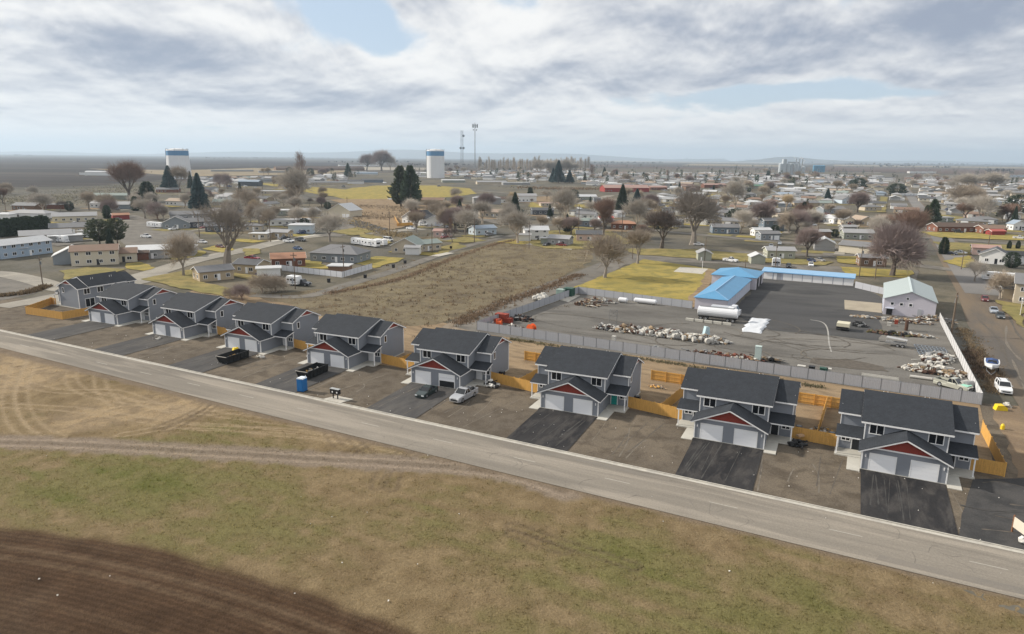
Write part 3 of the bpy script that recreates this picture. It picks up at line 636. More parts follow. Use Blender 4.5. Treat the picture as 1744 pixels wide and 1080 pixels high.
def make_duplex():
    t = empty('duplex_house', label='x', cat='house', group='grey duplex houses along the new road')
    mb = MB(); mb.ex([(3.1, 0), (3.1, 5.28), (9.8, 7.2), (13.7, 5.28), (13.7, 0)], 0, 9.15, 'x', siding); mb.obj('wall', t)
    for x0_, x1_ in ((-2.8, -.003), (9.153, 12.0)):
        mb = MB(); mb.ex([(5.9, 0), (5.9, 5.16), (9.8, 6.8), (13.7, 5.1), (13.7, 0)], x0_, x1_, 'x', siding); mb.obj('wing_wall', t)
    mb = MB(); mb.ex([(0, 0), (9.15, 0), (9.15, 2.7), (4.575, 4.72), (0, 2.7)], 0, 3.097, 'y', siding); mb.obj('garage_wall', t)
    mb = MB(); mb.box(-2.95, 5.75, -.05, 12.15, 13.8, .12, conc) ; mb.box(-.06, -.06, -.05, 9.21, 3.2, .10, conc); mb.obj('foundation', t)
    # gable of red boards over the garage doors, its battens proud
    mb = MB(); mb.ex([(1.25, 3.12), (7.9, 3.12), (4.575, 4.62)], -.05, .0, 'y', red_batten)
    for i in range(15):
        x = 1.6 + i * .425; zt = 3.12 + 1.5 * (1 - abs(x - 4.575) / 3.325)
        if zt > 3.22: mb.box(x - .03, -.075, 3.12, x + .03, -.05, zt - .03, red_batten)
    mb.obj('red_gable', t)
    mb = MB(); mb.ex([(.36, 2.92), (8.79, 2.92), (8.42, 3.10), (.73, 3.10)], -.06, 0, 'y', white); mb.obj('trim_board', t)
    for s in (-1, 1):
        xs_ = -2.8 if s < 0 else 12.0
        mb = MB(); mb.ex([(7.35, 5.86), (12.2, 5.86), (9.8, 6.86)], xs_ - .05 if s < 0 else xs_, xs_ if s < 0 else xs_ + .05, 'x', red_batten)
        mb.obj('red_gable', t)
        mb = MB(); mb.bar((xs_ + s * .04, 7.0, 5.80), (xs_ + s * .04, 12.5, 5.80), .06, .14, white); mb.obj('trim_board', t)
    # roofs
    th = .05
    r = MB().ex(slab([(2.62, 5.34), (9.8, 7.42), (14.15, 5.24)], th), -.47, 9.62, 'x', shingle).obj('roof', t)
    fa = MB(); fa.box(-.42, 2.60, 5.08, 9.57, 2.68, 5.30, white); fa.box(-.42, 14.10, 4.98, 9.57, 14.16, 5.20, white)
    for xx in (-.44, 9.59): fa.bar((xx, 2.68, 5.19), (xx, 9.8, 7.25), .05, .2, white); fa.bar((xx, 9.8, 7.25), (xx, 14.1, 5.09), .05, .2, white)
    fa.obj('fascia', r)
    for (xa, xb, s) in ((-3.24, -.478, -1), (9.628, 12.44, 1)):
        r = MB().ex(slab([(5.45, 5.18), (9.8, 7.05), (14.15, 5.10)], th), xa, xb, 'x', shingle).obj('wing_roof', t)
        fa = MB(); xi = xa + .03 if s < 0 else xb - .03
        fa.bar((xi, 5.5, 5.03), (xi, 9.8, 6.88), .05, .2, white); fa.bar((xi, 9.8, 6.88), (xi, 14.1, 4.95), .05, .2, white)
        fa.box(xa + .06, 5.43, 4.92, xb - .06, 5.50, 5.13, white); fa.box(xa + .06, 14.1, 4.85, xb - .06, 14.16, 5.05, white); fa.obj('fascia', r)
    r = MB().ex([(-.46, 2.62), (4.575, 4.97), (9.61, 2.62), (9.61, 2.56), (4.575, 4.91), (-.46, 2.56)], -.66, 3.09, 'y', shingle).obj('garage_roof', t)
    fa = MB(); fa.bar((-.42, -.61, 2.49), (4.575, -.61, 4.81), .06, .2, white); fa.bar((4.575, -.61, 4.81), (9.57, -.61, 2.49), .06, .2, white)
    fa.bar((9.57, -.55, 2.47), (9.57, 3.4, 2.47), .05, .17, white); fa.bar((-.42, -.55, 2.47), (-.42, 3.4, 2.47), .05, .17, white); fa.obj('fascia', r)
    for (xa, xb, s) in ((-3.22, -.003, -1), (9.153, 12.42, 1)):
        r = MB().ex(slab([(3.40, 2.72), (5.89, 3.42)], .05), xa, xb, 'x', shingle).obj('porch_roof', t)
        fa = MB(); fa.box(xa + .02, 3.42, 2.48, xb - .02, 3.49, 2.68, white); xi = xa + .03 if s < 0 else xb - .03
        fa.bar((xi, 3.5, 2.58), (xi, 5.85, 3.25), .05, .18, white); fa.obj('fascia', r)
        xp = -2.95 if s < 0 else 12.15
        MB().box(xp - .075, 3.6, .14, xp + .075, 3.75, 2.56, white).obj('porch_post', t)
        a, b = (-3.15, -.02) if s < 0 else (9.17, 12.35)
        MB().box(a, 3.3, -.05, b, 5.74, .15, conc).obj('porch_slab', t)
        a, b = (-1.55, -.07) if s < 0 else (9.22, 10.7)
        MB().box(a, -.95, -.05, b, 3.29, .07, conc).obj('walkway', t)
        xd = -.75 if s < 0 else 9.9
        d = MB().box(xd - .46, 5.86, .15, xd + .46, 5.90, 2.2, door_w).obj('entry_door', t)
        f_ = MB(); f_.box(xd - .58, 5.855, .15, xd - .46, 5.9, 2.32, white); f_.box(xd + .46, 5.855, .15, xd + .58, 5.9, 2.32, white); f_.box(xd - .46, 5.855, 2.2, xd + .46, 5.9, 2.32, white); f_.obj('door_frame', t)
        add_window(t, -2.0 if s < 0 else 11.3, 5.9, 1.25, .95, .62, 0, 1)
        xe = -2.8 if s < 0 else 12.0
        add_window(t, xe, 7.6 if s > 0 else 7.6, 3.6, .62, 1.15, -math.pi/2 if s < 0 else math.pi/2, 0)
        MB().box(xe - .02 if s > 0 else xe - .08, 5.85, .12, xe + .08 if s > 0 else xe + .02, 5.99, 5.05, white).obj('corner_board', t)
        MB().box(xe - .02 if s > 0 else xe - .08, 13.61, .12, xe + .08 if s > 0 else xe + .02, 13.75, 5.05, white).obj('corner_board', t)
        xc = -.03 if s < 0 else 9.05
        MB().box(xc, -.045, .1, xc + .13, .11, 2.5, white).obj('corner_board', t)
        MB().box(xc, 3.05, 2.75, xc + .13, 3.2, 5.2, white).obj('corner_board', t)
        # garage doors of four panels
        xg = 2.3 if s < 0 else 6.75
        fr = MB(); fr.box(xg - 1.5, -.05, .06, xg - 1.375, .0, 2.35, white); fr.box(xg + 1.375, -.05, .06, xg + 1.5, .0, 2.35, white); fr.box(xg - 1.375, -.05, 2.2, xg + 1.375, .0, 2.35, white); fr.obj('door_frame', t)
        gd = MB().box(-1.375, -.012, 0, 1.375, -.002, 2.13, door_g).obj('garage_door', t, (xg, 0, .07))
        if 'gp' not in WIN: WIN['gp'] = MB().box(-1.36, -.04, .012, 1.36, -.014, .52, door_g).mesh('door_panel')
        for k in range(4): link('door_panel', WIN['gp'], gd, (0, 0, k * .533))
        xl = .42 if s < 0 else 8.75
        MB().box(xl - .06, -.12, 1.75, xl + .06, -.0, 2.08, white).obj('wall_lamp', t)
        add_window(t, 1.35 if s < 0 else 7.8, 3.1, 3.78, 1.5, 1.15)
        # rear side
        xr = lambda q: q if s < 0 else 9.15 - q
        add_window(t, xr(-.7), 13.7, 3.5, 1.4, 1.25, math.pi); add_window(t, xr(2.7), 13.7, 3.5, 1.4, 1.25, math.pi)
        add_window(t, xr(-.2), 13.7, .25, 2.2, 2.0, math.pi); add_window(t, xr(3.2), 13.7, 1.0, 1.2, 1.1, math.pi)
        for q in (1.9, 2.4): MB().tube([(xr(q), 11.6, 6.3), (xr(q), 11.6, 6.95)], .05, 6, white).obj('vent_pipe', t)
    return t
dup_m = make_duplex()
DU = [  # offset along u, along v, extra turn in degrees
 (0, -.55, .46), (-20.61, -.69, 2.2), (-44.08, -.23, 3.48), (-68.39, .14, 4.93), (-91.63, .10, 3.82), (-113.38, .25, 3.29), (-135.12, .19, 2.53), (-158.16, .79, 4.02)]
DL = ['grey duplex at the right end of the row, beside the fence open to the street', 'grey duplex second from the right end, dark front doors', 'grey duplex with the teal front door',
      'grey duplex with one garage door half open and two vehicles in front', 'grey duplex behind the dumpster beside the blue portable toilet', 'grey duplex behind the dumpster holding a yellow bag',
      'third duplex from the left facing the road, no dumpster or car', 'grey duplex facing the road beside the fenced corner at the far left']
DUP = []
for i, (a, b, an) in enumerate(DU):
    lw = tuple(U(a, b)); rz = TH + R(an)
    if i == 0: o = dup_m; o.location = lw; o.rotation_euler = (0, 0, rz); o['label'] = DL[0]
    else: o = copy_tree(dup_m, None, lw, rz, DL[i])
    DUP.append((o, Vector(lw), rz))
o = copy_tree(dup_m, None, tuple(U(-186.2, 19.3)), TH - math.pi / 2, 'grey duplex turned sideways behind the others, its back with four windows showing')
def part(o, name): return [c for c in o.children if c.name.split('.')[0] == name]
def setmat(o, m):
    o.data = o.data.copy(); o.data.materials.clear(); o.data.materials.append(m)
for i, m_, l_ in ((0, door_d, 'dark front door'), (1, door_d, 'dark front door')):
    for d in part(DUP[i][0], 'entry_door'): setmat(d, m_); d['label'] = l_
d = part(DUP[2][0], 'entry_door')[1]; setmat(d, door_t); d['label'] = 'teal front door'
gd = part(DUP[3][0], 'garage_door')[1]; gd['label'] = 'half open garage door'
setmat(gd, door_d);  # dark backing paints the shade inside the garage, below the raised panels
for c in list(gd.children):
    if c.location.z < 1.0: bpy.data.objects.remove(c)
def DLoc(i, x, y, z=0.):
    o, l, rz = DUP[i]; return Vector((l.x + math.cos(rz) * x - math.sin(rz) * y, l.y + math.sin(rz) * x + math.cos(rz) * y, z))
# drives
for i in range(8):
    b0 = -.02; m_ = m_asph if i < 3 else m_asph2
    a_ = DLoc(i, .05, b0); b_ = DLoc(i, 9.1, b0); ua, va = UVof(a_); ub, vb = UVof(b_)
    al, ar_ = UVof(DLoc(i, .3, -13)), UVof(DLoc(i, 9.3, -13))
    sheet('driveway', [a_, b_, U(ar_[0], -13.8), U(al[0], -13.8)], .045 + .0, m_, label='asphalt driveway in front of a duplex')
debris_m = mat('litter', (.6, .58, .54), .8, var=.3)

# ------------------------------------------------------------------ cedar fences
cedar = mat('cedar', (.55, .31, .085), .75, var=.34, sc_=1.2, streak=(6, 6, .6), fine=.18, fsc=4)
cedar2 = mat('cedar_rail', (.66, .38, .10), .75, var=.2, sc_=1.2)
PK = {}
def cedar_panel(L_):
    k = round(L_, 2)
    if k not in PK:
        mb = MB(); n = int(L_ / .148); st = L_ / n; rr = random.Random(int(k * 100))
        for i in range(n):
            h_ = 1.80 + rr.uniform(-.015, .015); y_ = rr.uniform(0, .008)
            mb.box(i * st + .006, -.02 - y_, .04, (i + 1) * st - .006, -y_, h_, cedar)
        r = MB().box(.05, .002, 0, L_ - .05, .045, .09, cedar2); p = MB().box(-.05, .002, 0, .05, .10, 1.86, cedar2)
        PK[k] = (mb.mesh('fence_panel'), r.mesh('rail'), p.mesh('post'))
    return PK[k]
def cedar_fence(a, b, label, flip=False):
    """pickets on the side facing -y of the run from a to b; flip puts them on the other side"""
    if flip: a, b = b, a
    d = b - a; L = d.length; rz = math.atan2(d.y, d.x)
    t = empty('wooden_fence', tuple(a), rz, label, 'fence', 'cedar fences round the duplex yards')
    n = max(1, round(L / 2.4)); st = L / n; pm, rm, qm = cedar_panel(st)
    for i in range(n):
        link('fence_panel', pm, t, (i * st, 0, 0)); link('post', qm, t, (i * st, 0, 0))
        for z in (.35, 1.0, 1.62): link('rail', rm, t, (i * st, 0, z))
    link('post', qm, t, (L, 0, 0)); return t
NB = ['the right end duplex', 'the second duplex from the right', 'the teal door duplex', 'the half open garage duplex', 'the duplex behind the portable toilet', 'the duplex with the yellow dumpster bag', 'the sixth duplex']
for i in range(6):
    R_ = DLoc(i, -2.85, 5.95); L_ = DLoc(i + 1, 12.05, 5.95)
    cedar_fence(L_, R_, f'front cedar fence closing the gap left of {NB[i]}')
    if i < 4:
        mu = UVof((L_ + R_) / 2)
        f_ = {0: .55, 1: .62, 2: .62, 3: .55}[i]; m0 = L_.lerp(R_, f_); u0 = UVof(m0)
        bk = U(u0[0] + {0: .2, 1: 1.2, 2: .5, 3: .3}[i], 21.4)
        cedar_fence(m0 + VV * .12, bk - VV * .05, f'cedar divider fence running back between yards left of {NB[i]}', flip=False)
        cedar_fence(U(UVof(R_)[0] + .6, 21.6), U(UVof(L_)[0] - .8, 21.6), f'rear cedar fence behind the gap left of {NB[i]}', flip=False)
c1, c2, c3 = DLoc(0, 12.1, 6.0), DLoc(0, 15.6, 5.9), U(14.8, 21.2)
cedar_fence(c1, c2, 'short front cedar fence right of the right end duplex')
cedar_fence(c2, c3, 'long cedar side fence at the right end, rails facing the house', flip=True)
c = [U(-182.6, 5.6), U(-178, -2.2), U(-164.9, -1.4), U(-164.4, 5.2)]
cedar_fence(c[0] + UU * -1.2 + VV * 1.5, c[1], 'left side of the cedar fenced corner at the far left'); cedar_fence(c[1], c[2], 'front of the cedar fenced corner at the far left'); cedar_fence(c[2], c[3], 'right side of the cedar fenced corner at the far left')
cedar_fence(U(-182.2, 7.1) + UU * -2.2, U(-182.2, 7.1), 'rear stub of the cedar fenced corner at the far left')

# ------------------------------------------------------------------ grey slatted chain-link fence of the storage yard
slat = mat('grey_fence_slats', (.36, .37, .40), .6, var=.14, sc_=.7, streak=(9, 9, .35), fine=.1, fsc=5)
slatw = mat('pale_fence_slats', (.55, .55, .56), .6, var=.14, sc_=.7)
postm = mat('galvanised_post', (.16, .17, .18), .5, metal=.3)
GP_ = {}
def link_fence(pts, label, m_=None, step=2.85, h_=1.95, tilt=0., name='chain_link_fence', posth=.12, grp='slatted fences of the storage yard'):
    m_ = m_ or slat
    for a, b in zip(pts[:-1], pts[1:]):
        d = b - a; L = d.length; rz = math.atan2(d.y, d.x); n = max(1, round(L / step)); st = L / n
        t = empty(name, tuple(a), rz, label, 'fence', grp)
        k = (round(st, 2), m_.name, h_)
        if k not in GP_:
            mb = MB(); ns = int(st / .24)
            for j in range(ns): mb.box(.04 + j * (st - .08) / ns + .01, -.012 - .006 * (j % 2), .05, .04 + (j + 1) * (st - .08) / ns - .004, .012 - .006 * (j % 2), h_, m_)
            p = MB().tube([(0, 0, 0), (0, 0, h_ + posth)], .045, 6, postm); r = MB().tube([(0, 0, h_), (st, 0, h_)], .025, 5, postm)
            GP_[k] = (mb.mesh('slat_panel'), p.mesh('post'), r.mesh('top_rail'))
        pm, qm, rm = GP_[k]
        for i in range(n):
            link('slat_panel', pm, t, (i * st, 0, 0)); link('post', qm, t, (i * st, 0, 0)); link('top_rail', rm, t, (i * st, 0, 0))
        link('post', qm, t, (L, 0, 0))
FA, FB, FC_, FD, FE = U(-77.5, 37.5), U(16.2, 34.7), U(14.3, 101.5), U(-74.3, 88.6), U(-41.2, 84.6)
link_fence([FA, FB], 'long grey slatted fence between the duplex yards and the storage yard')
link_fence([FB, FC_], 'pale slatted fence on the street side of the storage yard', slatw, 2.6)
link_fence([FA, FD], 'grey slatted fence along the lane on the left of the storage yard')
link_fence([FD, FE], 'grey slatted fence between the yellow lawn and the storage yard')
link_fence([U(-5.4, 140), U(3.2, 131), ], 'short grey slatted fence between storage units and the pink warehouse')
whitef = mat('white_vinyl', (.66, .67, .70), .5, var=.04)
link_fence([G(480, 461)[0], G(583, 473)[0]], 'white vinyl fence below the yard of the hip-roofed grey house', whitef, 2.4, 1.9, name='vinyl_fence', posth=.02, grp='white vinyl fences')
link_fence([G(583, 473)[0], G(634, 458)[0]], 'white vinyl fence running up beside the alley from the corner pole', whitef, 2.4, 1.9, name='vinyl_fence', posth=.02, grp='white vinyl fences')

# ------------------------------------------------------------------ vehicles (length along -y is the front)
tyre = mat('tyre_rubber', (.018, .018, .018), .8); rim_m = mat('alloy', (.45, .46, .48), .35, metal=.7); cglass = mat('car_glass', (.016, .019, .022), .08, spec=.6)
headm = mat('headlight_glass', (.75, .77, .78), .2); tailm = mat('tail_light_red', (.35, .02, .02), .3); trimk = mat('black_trim', (.02, .02, .022), .5)
PAINT = {}
def paint(c):
    k = tuple(round(q, 3) for q in c)
    if k not in PAINT:
        m = mat('car_paint_%d' % len(PAINT), c, .32, metal=.15, var=.05); m.node_tree.nodes['Principled BSDF'].inputs['Coat Weight'].default_value = .4; PAINT[k] = m
    return PAINT[k]
def wheel_mesh(r, w_):
    k = ('wh', r, w_)
    if k not in WIN:
        a = MB(); a.tube([(-w_/2, 0, 0), (-w_/2 + .03, 0, 0), (w_/2 - .03, 0, 0), (w_/2, 0, 0)], [r * .9, r, r, r * .9], 14, tyre)
        b = MB(); b.tube([(-w_/2 - .012, 0, 0), (w_/2 + .012, 0, 0)], r * .6, 10, rim_m); WIN[k] = (a.mesh('wheel'), b.mesh('rim'))
    return WIN[k]
def loft(mb, secs, m):
    """bridge cross-sections, each a ring of points"""
    n = len(secs[0]); vs = [p for s_ in secs for p in s_]; fs = []
    for i in range(len(secs) - 1):
        for k in range(n): fs.append((i * n + k, i * n + (k + 1) % n, (i + 1) * n + (k + 1) % n, (i + 1) * n + k))
    fs += [tuple(range(n))[::-1], tuple(range((len(secs) - 1) * n, len(secs) * n))]
    return mb.add(vs, fs, m)
def vehicle(kind, loc, rz, color, label, cat=None, group=None, scale=1.):
    key = ('veh', kind, tuple(color))
    if key in WIN:
        return copy_tree(WIN[key], None, loc, rz, label, scale)
    t = empty({'sedan': 'parked_car', 'suv': 'parked_suv', 'pickup': 'pickup_truck', 'van': 'van'}[kind], loc, rz, label, cat or {'sedan': 'car', 'suv': 'car', 'pickup': 'pickup truck', 'van': 'van'}[kind], group or 'parked cars about the town')
    t.scale = (scale,) * 3
    P = paint(color)
    L, W_, H_, wr = {'sedan': (4.6, 1.78, 1.42, .33), 'suv': (4.75, 1.9, 1.78, .38), 'pickup': (5.6, 1.95, 1.85, .41), 'van': (5.2, 2.0, 2.1, .36)}[kind]
    h, g = L / 2, .22 if kind == 'sedan' else .32
    hood = {'sedan': .82, 'suv': 1.02, 'pickup': 1.08, 'van': 1.15}[kind]; belt = hood + .08
    def ring(y, zb, zt, w_): return [(-w_/2, y, zb), (-w_/2 * 1.0, y, zt - .18), (-w_/2 * .93, y, zt), (w_/2 * .93, y, zt), (w_/2, y, zt - .18), (w_/2, y, zb)]
    mb = MB()
    rear_top = {'sedan': belt + .02, 'suv': belt + .03, 'pickup': belt + .02, 'van': belt + .03}[kind]
    secs = [ring(-h, g + .14, hood - .22, W_ * .80), ring(-h + .12, g, hood - .12, W_ * .93), ring(-h + .6, g - .02, hood - .02, W_), ring(-h * .35, g - .02, belt, W_), ring(h * .5, g - .02, rear_top, W_), ring(h - .15, g, rear_top - .03, W_ * .95), ring(h, g + .12, rear_top - .15, W_ * .86)]
    if kind == 'pickup':
        secs = secs[:4] + [ring(h * .22, g, belt, W_), ring(h * .221, g, .86, W_), ring(h - .05, g, .86, W_)]
        loft(mb, secs, P)
        for s in (-1, 1): mb.box(min(s * W_/2, s * (W_/2 - .09)), h * .222, .862, max(s * W_/2, s * (W_/2 - .09)), h - .05, 1.22, P)
        mb.box(-W_/2, h - .12, .5, W_/2, h - .03, 1.22, P) if False else mb.box(-W_/2 + .09, h - .12, .862, W_/2 - .09, h - .04, 1.22, P)
    else: loft(mb, secs, P)
    mb.obj('body', t)
    if kind == 'pickup': MB().box(-W_/2 + .095, h * .225, .865, W_/2 - .095, h - .125, .875, trimk).obj('truck_bed', t)
    # cabin: glass band with pillars under a painted roof
    y0, y1, y2, y3 = {'sedan': (-h * .42, -h * .12, h * .38, h * .72), 'suv': (-h * .42, -h * .15, h * .80, h * .95), 'pickup': (-h * .42, -h * .17, h * .12, h * .21), 'van': (-h * .72, -h * .38, h * .92, h * .97)}[kind]
    wb, wt = W_ * .92, W_ * .72 if kind == 'sedan' else W_ * .8
    c = MB(); c.add([(-wb/2, y0, belt - .05), (wb/2, y0, belt - .05), (wb/2, y3, belt - .05), (-wb/2, y3, belt - .05), (-wt/2, y1, H_ - .05), (wt/2, y1, H_ - .05), (wt/2, y2, H_ - .05), (-wt/2, y2, H_ - .05)], [(0,1,5,4),(1,2,6,5),(2,3,7,6),(3,0,4,7),(0,3,2,1),(4,5,6,7)], cglass); c.obj('cabin_glass', t)
    r = MB(); r.add([(-wt/2, y1, H_ - .05), (wt/2, y1, H_ - .05), (wt/2, y2, H_ - .05), (-wt/2, y2, H_ - .05), (-wt/2 * .9, y1 + .12, H_), (wt/2 * .9, y1 + .12, H_), (wt/2 * .9, y2 - .1, H_), (-wt/2 * .9, y2 - .1, H_)], [(0,1,5,4),(1,2,6,5),(2,3,7,6),(3,0,4,7),(0,3,2,1),(4,5,6,7)], P)
    for s in (-1, 1):
        for (ya, yb) in ((y0, y1), (y3, y2), ((y0 + y3) / 2, (y1 + y2) / 2)) + (((y0 * .1 + y3 * .9, y1 * .1 + y2 * .9),) if kind in ('suv', 'van') else ()):
            r.bar((s * (wb/2 + .0), ya, belt - .04), (s * (wt/2 + .0), yb, H_ - .05), .06, .08, P)
    if kind == 'suv':
        for s in (-1, 1): r.bar((s * .58, y1 + .25, H_ + .05), (s * .58, y2 - .2, H_ + .05), .05, .05, trimk)
    r.obj('roof', t)
    wm, rm = wheel_mesh(wr, .22)
    for y in (-h * .62, h * .60):
        for s in (-1, 1):
            q = link('wheel', wm, t, (s * (W_/2 - .10), y, wr)); link('rim', rm, q)
    for s in (-1, 1):
        MB().box(s * W_ * .33 - .2, -h - .01, hood - .36, s * W_ * .33 + .2, -h + .1, hood - .20, headm).obj('headlight', t)
        MB().box(s * W_ * .38 - .12, h - .06, hood - .25, s * W_ * .38 + .12, h + .015, hood - .05, tailm).obj('tail_light', t)
        MB().box(s * (W_/2 + .1) - .1, y0 + .35, belt - .02, s * (W_/2 + .1) + .08, y0 + .47, belt + .12, P).obj('mirror', t)
    MB().box(-W_ * .3, -h - .02, g + .12, W_ * .3, -h + .06, hood - .38, trimk).obj('grille', t)
    MB().box(-W_ * .42, -h - .05, g - .02, W_ * .42, -h + .05, g + .12, P if kind != 'pickup' else rim_m).obj('bumper', t)
    WIN[key] = t
    return t
vang = TH                                           # front of the model looks along -v
def vput(kind, px, py, color, label, face=0., group=None, scale=1., m=None):
    p, s = G(px, py); return vehicle(kind, tuple(p), (TH if m is None else yaw_at(px, py, m) + math.pi / 2) + R(face), color, label, None, group, scale)
vput('sedan', 727, 672, (.03, .045, .045), 'dark green sedan on the drive below the half open garage door', 3, 'vehicles by the duplexes')
pk = vput('pickup', 790, 679, (.36, .37, .39), 'silver double cab pickup beside the dark sedan, black load in its bed', -2, 'vehicles by the duplexes')
for k, (x_, y_, s_) in enumerate(((-.4, 1.3, .35), (.35, 1.7, .3), (.1, 2.3, .32))):
    tag(MB().lump((0, 0, .1), (s_, s_ * 1.3, .25), black, 7, 5, .3, k).obj('bag', None, tuple(pk.location + Matrix.Rotation(pk.rotation_euler.z, 3, 'Z') @ Vector((x_, y_, 1.05)))), 'black bag in the bed of the silver pickup, ' + ['nearest the cab', 'in the middle', 'nearest the tailgate'][k], 'bag', 'bags in the silver pickup')
vput('suv', 1708, 666, (.74, .75, .76), 'white SUV parked facing the camera on the dusty street', 4, 'vehicles on the dusty street')
vput('sedan', 1677, 512, (.16, .03, .035), 'dark red car by the sidewalk of the dusty street', -4, 'vehicles on the dusty street')
vput('sedan', 1692, 532, (.33, .37, .42), 'silver blue car parked between the red and the black car', -2, 'vehicles on the dusty street')
vput('sedan', 1703, 541, (.05, .06, .065), 'black car by the sidewalk, nearest of the three in line', -2, 'vehicles on the dusty street')
CARS = [ # kind, px, py, colour, label, slope
 ('pickup', 249, 405, (.72,.73,.74), 'white pickup standing alone in the pale parking area', .1), ('pickup', 287, 389, (.62,.63,.65), 'silver pickup beside the white travel trailer', .05),
 ('sedan', 507, 425, (.035,.07,.16), 'blue hatchback on the street left of the hip-roofed house', .15), ('van', 661, 411, (.7,.7,.68), 'white van beside the three motorhomes', .12),
 ('pickup', 1244, 446, (.75,.75,.75), 'white work truck with a ladder rack on the lane', .12), ('pickup', 1411, 426, (.03,.03,.035), 'black pickup in front of the white gabled garage', .08),
 ('sedan', 1381, 453, (.74,.75,.77), 'white car nearest the long blue-roofed storage row', 6.), ('sedan', 1382, 446, (.02,.03,.08), 'dark blue car behind the white one by the storage row', .3), ('sedan', 1396, 445, (.2,.19,.18), 'grey car right of the dark blue one by the storage row', .2),
 ('sedan', 1343, 455, (.03,.035,.04), 'black car beside the cream motorhome behind the storage row', 5.), ('sedan', 964, 389, (.02,.02,.022), 'black car on the lawn side of the curving street', .05),
 ('sedan', 932, 372, (.7,.71,.72), 'white car in front of the dark-roofed bungalow', .2), ('sedan', 950, 373, (.62,.6,.56), 'cream car next to the white one by the dark bungalow', .15), ('pickup', 996, 362, (.72,.73,.74), 'white pickup up the street from the dark bungalow', .1),
 ('sedan', 987, 356, (.55,.58,.62), 'pale car beside the grey one near the upper street', .1), ('pickup', 700, 391, (.7,.71,.73), 'white car left of the black-roofed white house', .1), ('sedan', 752, 382, (.16,.02,.025), 'dark red car on the drive of the black-roofed house', .3),
 ('sedan', 760, 388, (.05,.05,.06), 'dark car below the dark red one on the drive', .3), ('sedan', 740, 359, (.68,.69,.7), 'white car on the slope above the black-roofed house', .1), ('sedan', 770, 357, (.03,.04,.05), 'dark car right of the white one on the slope', .25),
 ('sedan', 665, 340, (.75,.76,.78), 'white car beside the twin dark pines', .05), ('sedan', 748, 318, (.035,.035,.04), 'black car above the yellow hill lawn', .05), ('pickup', 585, 319, (.04,.045,.05), 'dark car on the road left of the yellow hill lawn', .1),
 ('sedan', 655, 312, (.7,.72,.74), 'white car above the yellow hill lawn', .05), ('sedan', 405, 320, (.7,.71,.72), 'white car left of the dark two storey house', .05), ('sedan', 418, 318, (.5,.52,.55), 'silver car touching the white one by the dark two storey house', .05),
 ('sedan', 436, 321, (.3,.32,.36), 'grey car in front of the dark two storey house', .2), ('sedan', 366, 346, (.72,.72,.73), 'white car right of the tall blue spruce', .05), ('sedan', 128, 382, (.68,.69,.7), 'white car in front of the cream ranch house', .1),
 ('sedan', 375, 422, (.12,.03,.03), 'maroon car left of the big bare tree', .15), ('pickup', 430, 443, (.30,.02,.03), 'red pickup behind the tan house with the carport', .05), ('sedan', 345, 414, (.6,.6,.6), 'silver car above the yellow verge left of the big bare tree', .1),
 ('sedan', 1620, 434, (.03,.035,.05), 'dark blue car parked beside the egg-shaped cypress', .1), ('sedan', 1636, 432, (.66,.67,.68), 'white car parked right of the dark blue one by the cypress', .1), ('pickup', 1736, 407, (.74,.74,.75), 'white pickup at the right edge by the red shed', .05),
 ('sedan', 1503, 353, (.74,.75,.76), 'white car driving up the long straight street', 6.), ('sedan', 1508, 333, (.05,.05,.06), 'dark car far up the long straight street', 6.), ('sedan', 1524, 350, (.5,.52,.54), 'grey car at the right kerb of the long straight street', 6.),
 ('sedan', 1327, 416, (.5,.53,.56), 'silver car in front of the blue two storey house', 5.), ('sedan', 1313, 421, (.7,.71,.72), 'white car before the steel blue garage', 5.), ('sedan', 1344, 380, (.7,.7,.7), 'white car by the cream flat house right of the crossing', .05),
 ('sedan', 1357, 381, (.66,.68,.7), 'pale car left of the tall dark cypress', .05), ('sedan', 1370, 386, (.03,.03,.03), 'black car right of the tall dark cypress', .05), ('sedan', 1384, 384, (.6,.62,.66), 'silver car right of the black one beyond the cypress', .05),
 ('sedan', 1580, 392, (.2,.2,.21), 'grey car at the kerb left of the long brown ranch house', 6.), ('pickup', 512, 411, (.05,.05,.055), 'dark pickup under the white flat-roofed house', .1), ('pickup', 492, 413, (.68,.69,.7), 'white pickup left of the dark one under the flat-roofed house', .1),
 ('sedan', 447, 470, (.04,.05,.1), 'dark blue car beside the white carport', .1), ('pickup', 515, 486, (.05,.05,.06), 'black off-road truck at the end of the alley', .1), ('sedan', 1190, 418, (.6,.6,.6), 'silver car behind the broad bare tree', .05),
]
for c in CARS:
    _, s_ = G(c[1], c[2]); vput(c[0], c[1], c[2], c[3], c[4], 0, None, 1.0 if s_ > 2.2 else min(1.5, 1 + (2.2 - s_) * .35), c[5])

